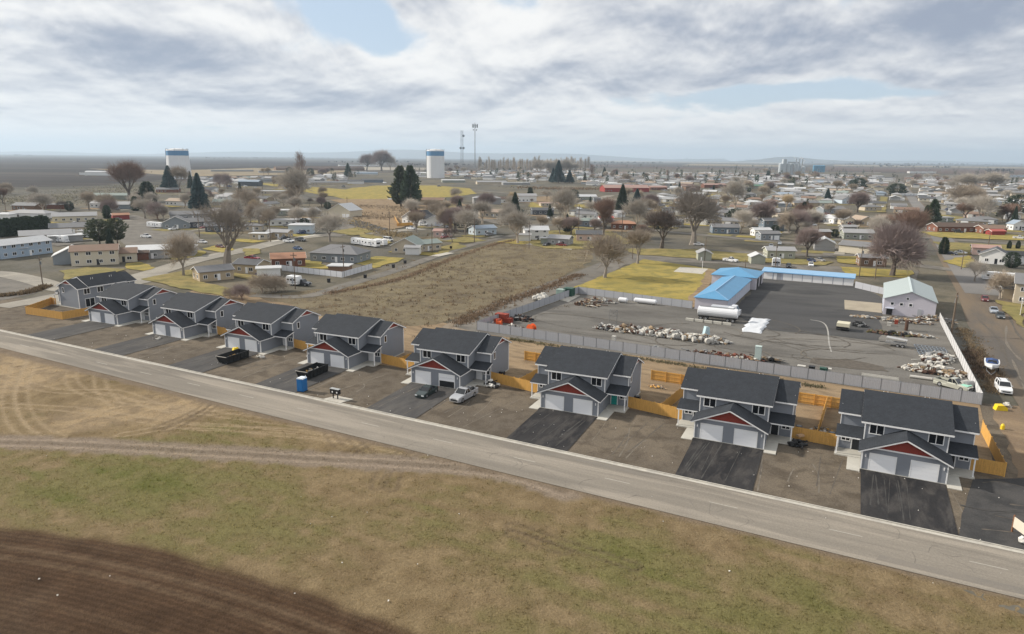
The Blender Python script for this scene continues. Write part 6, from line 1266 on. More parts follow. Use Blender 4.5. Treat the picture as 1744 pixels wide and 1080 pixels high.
# weeds on the vacant lot, along tracks and by the street
n = 30000; wx_ = rng.uniform(-150, 80, n); wy_ = rng.uniform(120, 330, n)
lot = [tuple(G(*p)[0])[:2] for p in ((395, 500), (520, 522), (560, 542), (700, 557), (742, 555), (800, 534), (880, 505), (955, 473), (1000, 448), (1005, 430), (995, 414), (955, 414), (850, 412), (760, 440), (660, 470), (560, 494), (470, 502))]
def inside(x, y, poly):
    c = np.zeros(x.shape, bool); n_ = len(poly)
    for i in range(n_):
        (ax, ay), (bx, by) = poly[i], poly[(i + 1) % n_]; c ^= ((ay > y) != (by > y)) & (x < (bx - ax) * (y - ay) / (by - ay + 1e-9) + ax)
    return c
k_ = inside(wx_, wy_, lot); wx_, wy_ = wx_[k_], wy_[k_]
nn_ = fbm(wx_, wy_, .05, 40); n2_ = fbm(wx_, wy_, .3, 44); edge = pldist(wx_, wy_, lot)
cw = np.array([.205, .172, .108]) * (.7 + .6 * n2_)[:, None]; q = sstep(nn_ + .25 * (1 - sstep(edge, 2, 8)), .5, .68)[:, None]; cw = cw * (1 - q * .8) + np.array([.16, .115, .075]) * (.7 + .6 * n2_)[:, None] * q * .8
k_ = rng.uniform(0, 1, len(wx_)) < (.12 + .6 * sstep(n2_, .35, .65))
tufts('dry_weeds', wx_[k_], wy_[k_], cw[k_], rng.uniform(.2, .65, k_.sum()) * .8, rng.uniform(.15, .4, k_.sum()), 7, 'dry weeds and low brush over the vacant lot')
def band_weeds(pix, wd, n, h_, c, label, name='dry_weeds'):
    P = curve(pix, 5); X_, Y_ = [], []
    for i in range(n):
        j = random.randrange(len(P) - 1); t = random.random(); X_.append(P[j][0] * (1 - t) + P[j + 1][0] * t + random.gauss(0, wd)); Y_.append(P[j][1] * (1 - t) + P[j + 1][1] * t + random.gauss(0, wd))
    X_, Y_ = np.array(X_), np.array(Y_); cc = np.array(c) * rng.uniform(.6, 1.4, (n, 1)); tufts(name, X_, Y_, cc, rng.uniform(.4, 1, n) * h_, rng.uniform(.15, .5, n), 7, label, None, .6)
band_weeds([(-20, 506), (40, 500), (80, 488)], .8, 700, .9, (.10, .075, .05), 'dark brush along the bank left of the utility pole')
band_weeds([(560, 500), (680, 476), (760, 445), (840, 417), (900, 406)], .8, 1300, .7, (.17, .125, .09), 'brown brush along the lower side of the alley')
band_weeds([(1640, 560), (1665, 600), (1690, 640), (1690, 665)], .9, 900, .5, (.17, .13, .085), 'brown weeds between the yard fence and the dusty street'); band_weeds([(1655, 600), (1672, 625), (1684, 645)], 1.0, 350, .7, (.11, .08, .06), 'dark tumbleweeds against the yard fence')
band_weeds([(870, 578), (1000, 598), (1200, 628), (1400, 660)], .35, 500, .55, (.12, .11, .07), 'low weeds along the foot of the slatted fence'); band_weeds([(780, 552), (850, 520), (930, 490), (985, 468)], 1.2, 1100, .7, (.14, .10, .07), 'brown brush beside the lane')
band_weeds([(560, 352), (640, 352), (700, 362), (640, 372), (600, 362)], 7, 1500, 1.1, (.15, .12, .09), 'brush on the slope below the yellow hill lawn'); band_weeds([(600, 375), (650, 395), (690, 402)], 4, 500, 1.2, (.2, .16, .1), 'tan brush left of the black-roofed white house')
band_weeds([(0, 340), (100, 340), (200, 325), (280, 316)], 30, 2500, 1.3, (.14, .13, .10), 'grey sagebrush plain beyond the left houses'); band_weeds([(905, 320), (960, 322), (1000, 322)], 16, 500, 2.5, (.16, .12, .085), 'brown slope brush below the spruce clump')
band_weeds([(735, 452), (800, 470), (760, 520), (620, 530)], 12, 500, .8, (.15, .115, .08), 'scattered darker brush clumps in the vacant lot')

# ------------------------------------------------------------------ the houses of the town
def wallmat(i): return mat('house_wall_%s' % i, (1, 1, 1), .8, var=.06, objcol=True)
wall_m = siding_mat('painted_wall', (1, 1, 1), .22, .3, objcol=True); roof_m = mat('house_roof', (1, 1, 1), .75, var=.14, sc_=.5, objcol=True, fine=.12, fsc=4)
WC = {'cream': (.55, .50, .40), 'white': (.68, .68, .67), 'tan': (.42, .34, .235), 'beige': (.46, .40, .31), 'grey': (.30, .30, .30), 'bluegrey': (.22, .245, .27), 'skyblue': (.33, .41, .50), 'charcoal': (.085, .095, .11), 'sage': (.33, .34, .28), 'brick': (.17, .075, .05), 'brown': (.19, .12, .08), 'pink': (.52, .38, .33), 'red': (.26, .045, .04), 'yellow': (.52, .44, .24), 'greengrey': (.26, .28, .24), 'pale blue': (.45, .52, .58), 'steel blue': (.15, .19, .23)}
RC = {'white': (.46, .47, .48), 'pale grey': (.29, .29, .295), 'grey': (.17, .17, .175), 'dark grey': (.09, .093, .10), 'black': (.04, .042, .047), 'brown': (.20, .135, .10), 'tan': (.33, .26, .20), 'greygreen': (.23, .27, .25), 'red': (.38, .10, .08), 'orange-brown': (.36, .19, .12), 'blue-grey': (.24, .29, .35), 'pinkish': (.34, .22, .19), 'dark brown': (.10, .07, .055), 'green': (.10, .20, .14)}
gw = mat('plain_white', (.7, .7, .69), .6)
HM = {}
def house_parts(L, W_, h_, roof, rh, win, gar, t_=.14, ov=.45):
    """meshes of a house, its base centre at the origin, long side along x, front on -y"""
    k = (round(L, 1), round(W_, 1), round(h_, 1), roof, round(rh, 1), win, gar)
    if k in HM: return HM[k]
    x0, x1, y0, y1 = -L/2, L/2, -W_/2, W_/2; w_ = MB(); r = MB(); f = MB()
    if roof == 'gable':
        w_.ex([(y0, 0), (y0, h_), (0, h_ + rh), (y1, h_), (y1, 0)], x0, x1, 'x', wall_m); e = rh / (W_/2) * ov
        r.ex([(y0 - ov, h_ - e + .04), (0, h_ + rh + .04), (y1 + ov, h_ - e + .04), (y1 + ov, h_ - e + .04 + t_), (0, h_ + rh + .04 + t_), (y0 - ov, h_ - e + .04 + t_)], x0 - ov, x1 + ov, 'x', roof_m)
        for x_ in (x0 - ov - .02, x1 + ov + .02):
            for s in (-1, 1): f.bar((x_, s * (W_/2 + ov), h_ - e + .08), (x_, 0, h_ + rh + .08), .04, .22, gw)
    elif roof == 'gablefront':
        w_.ex([(x0, 0), (x0, h_), (0, h_ + rh), (x1, h_), (x1, 0)], y0, y1, 'y', wall_m); e = rh / (L/2) * ov
        r.ex([(x0 - ov, h_ - e + .04), (0, h_ + rh + .04), (x1 + ov, h_ - e + .04), (x1 + ov, h_ - e + .04 + t_), (0, h_ + rh + .04 + t_), (x0 - ov, h_ - e + .04 + t_)], y0 - ov, y1 + ov, 'y', roof_m)
        for s in (-1, 1): f.bar((s * (L/2 + ov), y0 - ov - .02, h_ - e + .08), (0, y0 - ov - .02, h_ + rh + .08), .04, .22, gw)
    elif roof == 'hip':
        w_.box(x0, y0, 0, x1, y1, h_, wall_m); a = W_/2 + ov; X0, X1, Y0, Y1 = x0 - ov, x1 + ov, y0 - ov, y1 + ov; q = min(a, L/2 + ov - .3)
        vs = [(X0, Y0, h_), (X1, Y0, h_), (X1, Y1, h_), (X0, Y1, h_), (X0 + q, 0, h_ + rh), (X1 - q, 0, h_ + rh)] + [(X0, Y0, h_ - .14), (X1, Y0, h_ - .14), (X1, Y1, h_ - .14), (X0, Y1, h_ - .14)]
        r.add(vs, [(0, 1, 5, 4), (1, 2, 5), (2, 3, 4, 5), (3, 0, 4), (0, 6, 7, 1), (1, 7, 8, 2), (2, 8, 9, 3), (3, 9, 6, 0), (6, 9, 8, 7)], roof_m)
    elif roof == 'shed':
        w_.ex([(y0, 0), (y0, h_), (y1, h_ + rh), (y1, 0)], x0, x1, 'x', wall_m); r.ex([(y0 - ov, h_ - .05), (y1 + ov, h_ + rh + .1), (y1 + ov, h_ + rh + .24), (y0 - ov, h_ + .1)], x0 - ov, x1 + ov, 'x', roof_m)
    else:
        w_.box(x0, y0, 0, x1, y1, h_, wall_m); r.box(x0 - ov, y0 - ov, h_, x1 + ov, y1 + ov, h_ + .22, roof_m); f.box(x0 - ov - .02, y0 - ov - .03, h_ - .02, x1 + ov + .02, y0 - ov - .001, h_ + .24, gw)
    wins = []
    if win:
        st = 2 if h_ > 4.4 else 1
        for lv in range(st):
            zb = .95 + lv * 2.7; n = max(1, int((L - (3 if gar else 0)) / 3.2))
            for i in range(n):
                x_ = x0 + (L - (gar * 3.2)) * (i + .5) / n
                wins.append((x_, y0 - .005, zb, 0, 1.35 if i % 2 else 1.0))
            for yy in (-W_ * .2, W_ * .25): wins.append((x1 + .005, yy, zb, math.pi / 2, 1.0)); wins.append((x0 - .005, yy, zb, -math.pi / 2, 1.0))
    HM[k] = (w_.mesh('wall'), r.mesh('roof'), f.mesh('fascia') if f.v else None, wins); return HM[k]
def house(px, py, wpx, m, hm, roof, rc, wc, label, W_=None, rh=None, win=True, gar=0, cat='house', name='house', chim=0, p=None, rz=None, L=None, group='houses of the town', s=None, annex=None):
    if p is None:
        p, s = G(px, py); rz = yaw_at(px, py, m); L = wpx / s / max(.45, abs(math.cos(rz)))
    L = max(2.2, round(L * 2) / 2); W_ = W_ or max(2.2, round(min(10, L * .62) * 2) / 2); rh = rh if rh is not None else {'gable': .17, 'gablefront': .25, 'hip': .17, 'shed': .08, 'flat': 0}[roof] * (W_ if roof != 'gablefront' else L)
    rh = round(rh, 1)
    c = Vector(p) + Vector((-math.sin(rz), math.cos(rz), 0)) * W_/2 if wpx is not None else Vector(p)
    t = empty(name, tuple(c), rz, label, cat, group)
    w_, r, f, wins = house_parts(L, W_, hm, roof, rh, win, gar)
    a = link('wall', w_, t); a.color = WC[wc] + (1,); b = link('roof', r, t); b.color = RC[rc] + (1,)
    if f and s > 1.6 and W_ < 14: link('fascia', f, b)
    if win and s > 1.25:
        for (x_, y_, z_, rr_, ww) in wins if s > 2.6 else wins[:3]:
            q = add_window(t, x_, y_, z_, ww, 1.0, rr_, 1 if s > 2.6 else 0)
    if win and s > 2.6: MB().box(-.45, -W_/2 - .03, .1, .45, -W_/2 - .002, 2.1, white if wc not in ('white', 'cream') else door_d).obj('door', t, (L * .06, 0, 0))
    if gar:
        for g_ in range(gar):
            gx = L/2 - 1.7 - g_ * 2.9; MB().box(-1.25, -W_/2 - .04, .05, 1.25, -W_/2 - .002, 2.15, door_g if wc != 'white' else paleroll).obj('garage_door', t, (gx, 0, 0))
    if chim: MB().box(-.4, -.3, hm, .4, .3, hm + rh + .9, mat('chimney_brick', (.22, .1, .07), .8)).obj('chimney', b, (L * .2, W_ * .12, 0))
    return t
H = [ # px, py, width px, slope, wall height, roof, roof colour, wall colour, label, extras
 (48,436,40,-.13,4.8,'gable','white','skyblue','sky blue two storey house with white metal roofs at the left edge',{'rh':1.6,'W_':9}), (10,440,36,-.1,3.0,'shed','white','skyblue','low sky blue wing at the left edge',{'W_':7,'win':False}), (122,450,46,-.05,3.0,'gablefront','white','bluegrey','blue garage with a white door and white roof',{'gar':1,'win':False,'W_':9}),
 (163,452,62,-.05,5.0,'gable','brown','cream','cream split level house with a light brown roof',{'chim':0,'W_':9}), (208,447,40,-.05,3.2,'gable','brown','cream','lower brown-roofed wing right of the cream split level house',{'W_':8}), (238,443,26,-.05,2.6,'gable','dark brown','brick','dark brick garage right of the cream split level house',{'win':False}),
 (128,378,56,-.03,3.2,'gable','pale grey','cream','cream ranch house with a pale grey roof',{'chim':0}), (44,372,72,.02,3.0,'hip','pale grey','white','pale hip-roofed house behind the tall cedar hedge',{'win':False}), (4,374,26,.02,3.0,'hip','white','white','white-roofed house cut by the left edge behind the hedge',{'win':False}),
 (80,412,60,-.05,3.0,'gable','pale grey','beige','pale grey roof right of the cedar hedge',{}), (122,398,52,-.04,3.0,'gable','grey','beige','grey-roofed bungalow behind the trailers',{}), (113,412,40,-.05,2.6,'flat','white','grey','flat white carport left of the shaggy pines',{'win':False,'cat':'carport','name':'carport'}), (143,404,22,.02,2.8,'flat','pale grey','white','small flat-roofed shed beside the shaggy pines',{'win':False,'cat':'shed','name':'shed'}),
 (255,441,66,-.04,3.2,'shed','white','grey','long low grey house under a white flat roof, left part',{'W_':9}), (303,437,50,-.03,3.0,'flat','white','grey','white flat-roofed right part of the long low grey house',{'W_':10}), (207,374,20,-.04,2.6,'gable','orange-brown','red','small orange-red shed beside the parking area',{'win':False,'cat':'shed','name':'shed'}),
 (172,354,40,.02,3.0,'gable','pale grey','white','white house left of the small dark evergreen',{}), (205,356,52,.0,3.0,'gable','pale grey','bluegrey','blue-grey house above the orange shed',{}), (185,340,56,.0,3.4,'gable','greygreen','greengrey','green-grey roofed barn by the reddish tall tree',{'win':False,'cat':'barn','name':'barn'}), (40,358,42,.02,3.0,'gable','grey','brown','brown-grey house at the edge of the sage plain',{}), (92,356,36,.02,3.0,'flat','grey','brick','dark flat building at the edge of the sage plain',{'win':False}),
 (302,350,44,.03,3.2,'gable','tan','white','white house with a tan roof left of the tall spruce',{}), (300,390,40,-.02,3.2,'gablefront','grey','bluegrey','blue-grey gable end house behind the silver pickup',{'W_':9}), (334,388,50,-.05,3.0,'gable','grey','charcoal','charcoal house with two white garage doors',{'gar':2}), (325,374,60,-.02,3.0,'gable','grey','grey','grey-roofed house behind the charcoal one',{}),
 (384,350,40,.0,2.8,'gable','greygreen','greengrey','low green-grey house right of the tall spruce',{}), (375,395,44,-.02,2.8,'gable','dark grey','charcoal','dark low house left of the big bare tree',{}), (423,317,38,.02,5.4,'gable','blue-grey','charcoal','dark two storey house beside a row of cars',{}), (285,328,34,.0,3.0,'gable','grey','brick','low brick house under the left water tower spruces',{}),
 (370,478,42,-.10,3.0,'gable','grey','tan','small tan house with a patched grey roof behind the duplexes',{'W_':7}), (418,466,44,.06,3.0,'gable','dark grey','tan','tan bungalow with a dark roof right of the big bare tree',{'W_':7}), (458,471,36,-.04,2.5,'flat','white','white','white carport with a blue tarp beside the tan bungalow',{'win':False,'W_':5,'cat':'carport','name':'carport'}),
 (467,331,54,.0,3.0,'flat','white','beige','long white flat-roofed house beside the dark two storey one',{}), (466,367,50,-.02,3.0,'flat','white','greengrey','white flat-roofed house left of the pale bare trees',{}), (456,376,22,-.02,2.5,'flat','white','grey','small white shed below the flat-roofed house',{'win':False,'cat':'shed','name':'shed'}), (525,368,34,-.05,2.8,'gable','pale grey','tan','tan shed with a pale roof above the long white building',{}),
 (578,370,40,.05,4.2,'gablefront','white','cream','cream metal garage with two white doors',{'W_':13,'gar':2,'win':False,'cat':'garage','name':'garage'}), (495,384,62,-.03,2.8,'flat','pale grey','white','long pale building behind the white flat-topped house',{}), (512,398,40,.0,4.2,'hip','white','pale blue','pale blue-white house with a low white roof',{'rh':.8}), (472,406,36,.03,2.8,'gable','pale grey','tan','tan bungalow with an open dark carport',{}), (430,394,30,.0,2.8,'hip','grey','beige','grey hip-roofed house right behind the big bare tree',{}), (440,408,30,.02,2.6,'flat','white','beige','white-roofed house beside the big bare tree',{}),
 (568,447,84,.05,3.2,'hip','grey','bluegrey','grey hip-roofed house with three white windows on its side',{'W_':11,'rh':2.6}), (492,455,52,-.04,3.0,'gable','orange-brown','brick','brown-roofed brick bungalow left of the hip-roofed house',{'W_':8}), (576,466,34,.02,2.4,'flat','white','brown','white-roofed carport full of clutter inside the vinyl fence',{'win':False,'W_':5,'cat':'carport','name':'carport'}),
 (690,432,46,.03,3.2,'gablefront','greygreen','beige','beige bungalow with a wide dark gable beside the alley',{'W_':12}), (727,428,44,-.10,3.0,'gable','greygreen','beige','rear wing of the beige bungalow beside the alley',{'W_':7}), (702,434,25,.02,2.8,'gable','pale grey','white','small white shed with a black door by the alley',{'win':False,'W_':4,'cat':'shed','name':'shed'}), (752,404,28,.03,2.8,'gable','pinkish','pink','small pinkish house behind the low dark bare tree',{}),
 (700,382,34,.10,3.6,'gablefront','black','white','black-roofed white house, left gable',{'W_':12}), (722,383,36,.02,3.2,'gable','black','white','black-roofed white house, middle part with the porch',{'W_':11}), (738,385,24,.02,3.4,'gablefront','pale grey','white','white garage gable right of the black roof',{'gar':1,'win':False,'W_':9}), (768,380,34,.02,3.2,'gablefront','grey','white','white gabled house with a grey roof right of the dark red car',{'W_':12}), (796,378,30,.02,3.0,'gable','grey','beige','grey-roofed house right of the white gabled one',{}),
 (828,400,34,-.06,3.2,'gable','blue-grey','pale blue','small pale blue house with dark windows',{'W_':7}), (838,370,42,.0,3.0,'gable','tan','beige','tan bungalow left of the dark fir',{}), (733,350,44,.02,4.2,'gable','brown','beige','brown-roofed split house right of the twin pines',{}), (830,348,46,.0,5.0,'hip','pale grey','grey','grey two storey house with a pale hip roof',{}), (866,346,34,.0,3.4,'gable','dark brown','white','dark-roofed house with a white gable above the fir',{}), (898,344,32,.0,5.2,'gable','pale grey','white','white two storey house at the bend of the pale street',{}),
 (773,311,38,.0,3.4,'shed','white','greengrey','white shed-roofed building right of the central water tower',{'win':False}), (718,302,20,.0,3,'gable','grey','white','small white house at the foot of the central water tower',{}), (880,315,46,.0,3,'flat','white','grey','white-roofed long building above the yellow hill lawn',{}), (838,314,50,.0,3.2,'gable','pale grey','beige','pale-roofed house on the crest above the hill lawn',{}),
 (608,296,30,.0,3,'gable','pale grey','white','pale house on the crest, right of the spruce',{}), (600,313,38,.0,3.4,'gable','dark grey','white','white house with a dark roof above the hill lawn',{}), (635,311,34,.0,3.4,'gable','dark grey','steel blue','dark teal house at the top of the hill lawn',{}), (625,297,34,.0,3,'gable','blue-grey','pale blue','pale blue house behind the hill lawn spruce',{}), (560,315,60,.0,3,'gable','grey','beige','long grey-roofed house left of the hill lawn',{}), (548,290,130,.0,5,'gable','dark brown','brown','very long dark brown barn on the left skyline',{'win':False,'cat':'barn','name':'barn','W_':30}), (612,283,56,.0,5,'flat','white','white','long white-roofed building on the skyline above the brown barn',{'win':False}),
 (470,294,50,.0,3.5,'flat','white','grey','white-roofed flat building left of the long brown barn',{'win':False}), (396,292,60,.0,3.5,'flat','white','grey','long white-roofed shed right of the left water tower',{'win':False}), (167,299,44,.01,6,'gable','white','white','white building standing alone on the dark plain',{'win':False}), (141,298,9,.0,4,'flat','white','white','tiny white hut left of the lone white building on the plain',{'win':False}), (470,310,56,.0,3,'gable','dark grey','grey','dark-roofed house left of the tall bare poplar',{}),
 (914,409,40,.0,4.6,'gable','white','white','white house with a white metal roof above the vacant lot',{'W_':9}), (950,418,34,.06,3.0,'gable','pale grey','grey','grey shed-like house with an open porch above the vacant lot',{'W_':7}), (892,411,22,.02,2.8,'gable','pale grey','white','small white outbuilding behind the pale bare tree',{'win':False}), (930,416,18,.04,2.6,'flat','white','greengrey','small pale annex left of the porch house',{'win':False}), (1003,411,42,.02,3.2,'gable','dark grey','pink','pinkish house with a dark roof',{'W_':8}),
 (1003,386,40,.02,3.2,'hip','greygreen','steel blue','steel blue house with a grey-green hip roof',{}), (1062,391,42,.03,3.2,'hip','orange-brown','brick','dark brick house with an orange-brown hip roof',{}), (1033,379,24,.0,2.6,'gable','red','white','small house with a bright red roof',{}), (925,366,36,.0,3,'gable','dark grey','charcoal','dark-roofed bungalow behind two parked cars',{}), (936,352,30,.0,2.6,'flat','pinkish','beige','pinkish flat-roofed building at the foot of the pale street',{}),
 (999,341,36,.0,3.2,'gable','white','greengrey','white-roofed house on the small lawn',{}), (1017,346,12,.0,4,'gable','grey','bluegrey','narrow blue-grey house right of the white-roofed one',{}), (1068,327,78,.0,4.6,'gable','pinkish','red','long red building with a dull pinkish roof',{'W_':18}), (1122,324,30,.0,3.4,'gable','pinkish','brick','dull red wing right of the long red building',{}),
 (1236,398,44,.02,3.2,'gable','grey','steel blue','dark steel blue house with three white windows',{}), (1318,393,36,.0,5.4,'gable','pale grey','steel blue','blue two storey house with a pale grey roof',{}), (1312,409,34,.0,3,'gable','grey','bluegrey','blue-grey garage house in front of the two storey blue one',{'gar':1}), (1299,402,28,.0,3,'gable','white','white','white-roofed wing left of the blue garage house',{}), (1330,441,46,.02,3.2,'gable','pale grey','sage','pale sage house with a light grey roof',{}), (1200,444,22,.03,2.8,'gablefront','pale grey','sage','small pale green hut under two poles',{'W_':6,'win':False,'cat':'hut','name':'hut'}), (1291,450,24,.03,2.6,'gablefront','white','sage','small gabled garage with a white roof behind the storage row',{'W_':6,'win':False,'gar':0,'cat':'garage','name':'garage'}),
 (1404,427,30,.05,3.2,'gablefront','white','grey','grey garage with a white-edged gable roof',{'W_':9,'cat':'garage','name':'garage','win':False}), (1453,432,34,.10,3.2,'gable','grey','cream','cream garage with blank walls',{'W_':9,'win':False,'cat':'garage','name':'garage'}), (1462,408,46,.03,3.2,'gable','pale grey','greengrey','greenish house with a pale roof above the cream garage',{}), (1400,405,30,.0,3,'gable','pale grey','brown','pale-roofed shed above the grey gabled garage',{'win':False}), (1486,454,42,.04,3.2,'gable','grey','brown','brown-grey house under the huge purple tree',{}), (1340,373,34,.0,3,'flat','tan','cream','cream flat house left of the column cypress',{}), (1391,378,36,.0,3,'gable','dark grey','charcoal','charcoal low house right of the column cypress',{}), (1421,364,40,.0,3.2,'gable','grey','bluegrey','blue-grey house with a grey roof',{}), (1443,347,20,.0,3.6,'gablefront','grey','pale blue','pale blue house with a white-edged gable',{'W_':14}), (1428,381,18,.0,3,'gablefront','white','white','white gabled house, left of three in a row',{'W_':12}), (1446,383,20,.0,3,'gablefront','white','cream','white-roofed gabled house, middle of three in a row',{'W_':12}), (1476,384,26,.0,3,'gablefront','tan','tan','tan gabled house, right of three in a row',{'W_':12}), (1447,396,24,.0,3,'gable','pale grey','grey','small pale-roofed house below the three gabled ones',{}), (1374,352,46,.0,3,'gable','grey','tan','wide grey-roofed tan house',{}), (1405,352,30,.0,3,'gable','greygreen','cream','cream house with a grey-green roof right of the wide tan one',{}), (1487,359,30,.0,3,'hip','grey','beige','grey hip-roofed house left of the long street',{}),
 (1638,396,84,.01,3,'gable','dark brown','brick','long dark brown ranch house with pinkish walls',{}), (1694,399,40,.01,3,'gable','brown','brick','brown-roofed right end of the long ranch',{}), (1611,378,26,.0,2.8,'flat','pale grey','greengrey','low green-grey building right of the dark street pines',{}), (1678,435,34,.06,3,'gable','pinkish','pink','pinkish garage house with a dull red roof',{}), (1692,450,34,.08,3.4,'gablefront','dark grey','white','white house gable end with a black roof',{'W_':9}), (1732,450,44,.05,3.4,'gable','black','white','long white wing under a black roof at the right edge',{}), (1752,520,36,.10,5.6,'gable','grey','beige','two storey beige house at the right edge',{'W_':12}), (1719,510,20,.06,3,'gable','pale grey','beige','low beige garage behind the two storey beige house',{'win':False}), (1736,392,24,.0,3.4,'gablefront','blue-grey','white','white gabled house at the right edge',{}), (1692,350,30,.0,3,'gable','blue-grey','pale blue','pale blue house among the far right trees',{}), (1700,401,24,.0,2.2,'gable','red','red','low red shed in front of the ranch',{'win':False,'cat':'shed','name':'shed'}),
 (1652,332,26,.0,3,'flat','tan','cream','pale cream flat building among the far right trees',{}), (1572,287+8,62,.0,6,'flat','white','white','very long white shed on the right plain',{'win':False}), (1733,302,56,.0,6,'flat','white','pale blue','long pale blue-white shed at the right edge of the plain',{'win':False}), (1218,320,40,.0,4,'gable','pinkish','brick','church-like brick building with a pinkish roof',{}), (1292,322,36,.0,4,'gable','green','greengrey','green-roofed building in the crowded roofs',{}), (1180,325,26,.0,5,'hip','dark brown','brown','dark brown hip-roofed building',{}),
]
HP = []
for h in H:
    px, py, wp, m, hm, rf_, rc, wc, lb, ex_ = h; house(px, py, wp, m, hm, rf_, rc, wc, lb, **ex_); HP.append((px, py, wp))
# brown hillside fence, tan wooden fence
link_fence([G(676, 386)[0], G(703, 384)[0]], 'tan wooden fence left of the black-roofed white house', cedar2, 2.4, 1.8, name='wooden_fence', posth=0, grp='wooden yard fences')
link_fence([G(672, 372)[0], G(680, 386)[0]], 'tan wooden fence running uphill from the black-roofed white house', cedar2, 2.4, 1.8, name='wooden_fence', posth=0, grp='wooden yard fences')
link_fence([G(30, 372)[0], G(95, 366)[0]], 'dark wooden fence across the back of the far left houses', mat('dark_fence', (.07, .045, .035), .8), 2.4, 2.2, name='wooden_fence', posth=0, grp='wooden yard fences')

# ------------------------------------------------------------------ infill: the crowded roofs farther back
LAND = [('the left water tower', 305, 300), ('the central water tower', 741, 300), ('the hill lawn', 680, 325), ('the twin tall pines', 692, 350), ('the long brown barn', 548, 288), ('the tall bare poplar', 513, 310), ('the spruce clump', 955, 310), ('the long red building', 1068, 325), ('the green-roofed building', 1292, 322), ('the grain elevator', 1350, 298), ('the blue tank building', 1392, 290),
 ('the long straight street', 1507, 345), ('the street pines', 1583, 380), ('the golden skyline trees', 1670, 328), ('the long brown ranch', 1640, 394), ('the column cypress', 1367, 375), ('the broad bare tree', 1179, 415), ('the huge purple tree', 1519, 440), ('the tall pale bare tree', 1253, 360), ('the long white bus', 1553, 334), ('the small blue spruce', 1409, 341), ('the pinkish church', 1218, 320), ('the red shed', 1700, 400), ('the dark mound of trees', 1460, 322), ('the pale street bend', 905, 345), ('the right cell mast', 808, 285), ('the long white shed', 1572, 295)]
def where(px, py):
    n_, lx, ly = min(LAND, key=lambda q: (q[1] - px) ** 2 + ((q[2] - py) * 3) ** 2); ddx, ddy = px - lx, (ly - py) * 3
    if abs(ddx) > abs(ddy): return ('right of ' if ddx > 0 else 'left of ') + n_
    return ('behind ' if ddy > 0 else 'in front of ') + n_
def inpoly(x, y, P):
    c = False
    for i in range(len(P)):
        (ax, ay), (bx, by) = P[i], P[(i + 1) % len(P)]
        if (ay > y) != (by > y) and x < (bx - ax) * (y - ay) / (by - ay) + ax: c = not c
    return c
REG = [[(1000, 296), (1300, 297), (1744, 308), (1800, 312), (1800, 378), (1744, 382), (1620, 372), (1540, 368), (1480, 366), (1300, 388), (1160, 392), (1110, 378), (1100, 352), (1130, 335), (1030, 322), (985, 312)], [(1090, 340), (1160, 340), (1200, 385), (1110, 380)], [(700, 289), (1000, 289), (1000, 300), (930, 304), (905, 315), (850, 307), (760, 303), (700, 300)], [(340, 300), (480, 296), (620, 298), (600, 308), (560, 322), (450, 324), (350, 318)],
       [(1540, 372), (1640, 376), (1744, 380), (1744, 392), (1600, 388)], [(350, 325), (440, 335), (470, 350), (440, 372), (350, 372)], [(980, 355), (1040, 352), (1060, 372), (1000, 376), (960, 366)]]
rr = random.Random(5); cnt = 0; PLACED = []
RN = [('white', .13), ('pale grey', .32), ('grey', .27), ('tan', .08), ('brown', .08), ('dark grey', .06), ('greygreen', .02), ('blue-grey', .02), ('pinkish', .01)]; WN = [('white', .3), ('cream', .22), ('beige', .18), ('tan', .1), ('grey', .1), ('pale blue', .03), ('sage', .03), ('bluegrey', .03), ('pink', .01)]
def pick(T): 
    r_ = rr.random()
    for n_, w_ in T:
        r_ -= w_
        if r_ < 0: return n_
    return T[0][0]
cells = []
vb = 200.
while vb < 3000:
    step = 19 + (vb - 200) * .010
    ua = -900.
    while ua < 1500:
        cells.append((ua + rr.uniform(-2.5, 2.5), vb + rr.uniform(-3, 3))); ua += 21 + (vb - 200) * .010
    vb += step * (1.25 if int(vb / step) % 2 else .95)
far = MB()
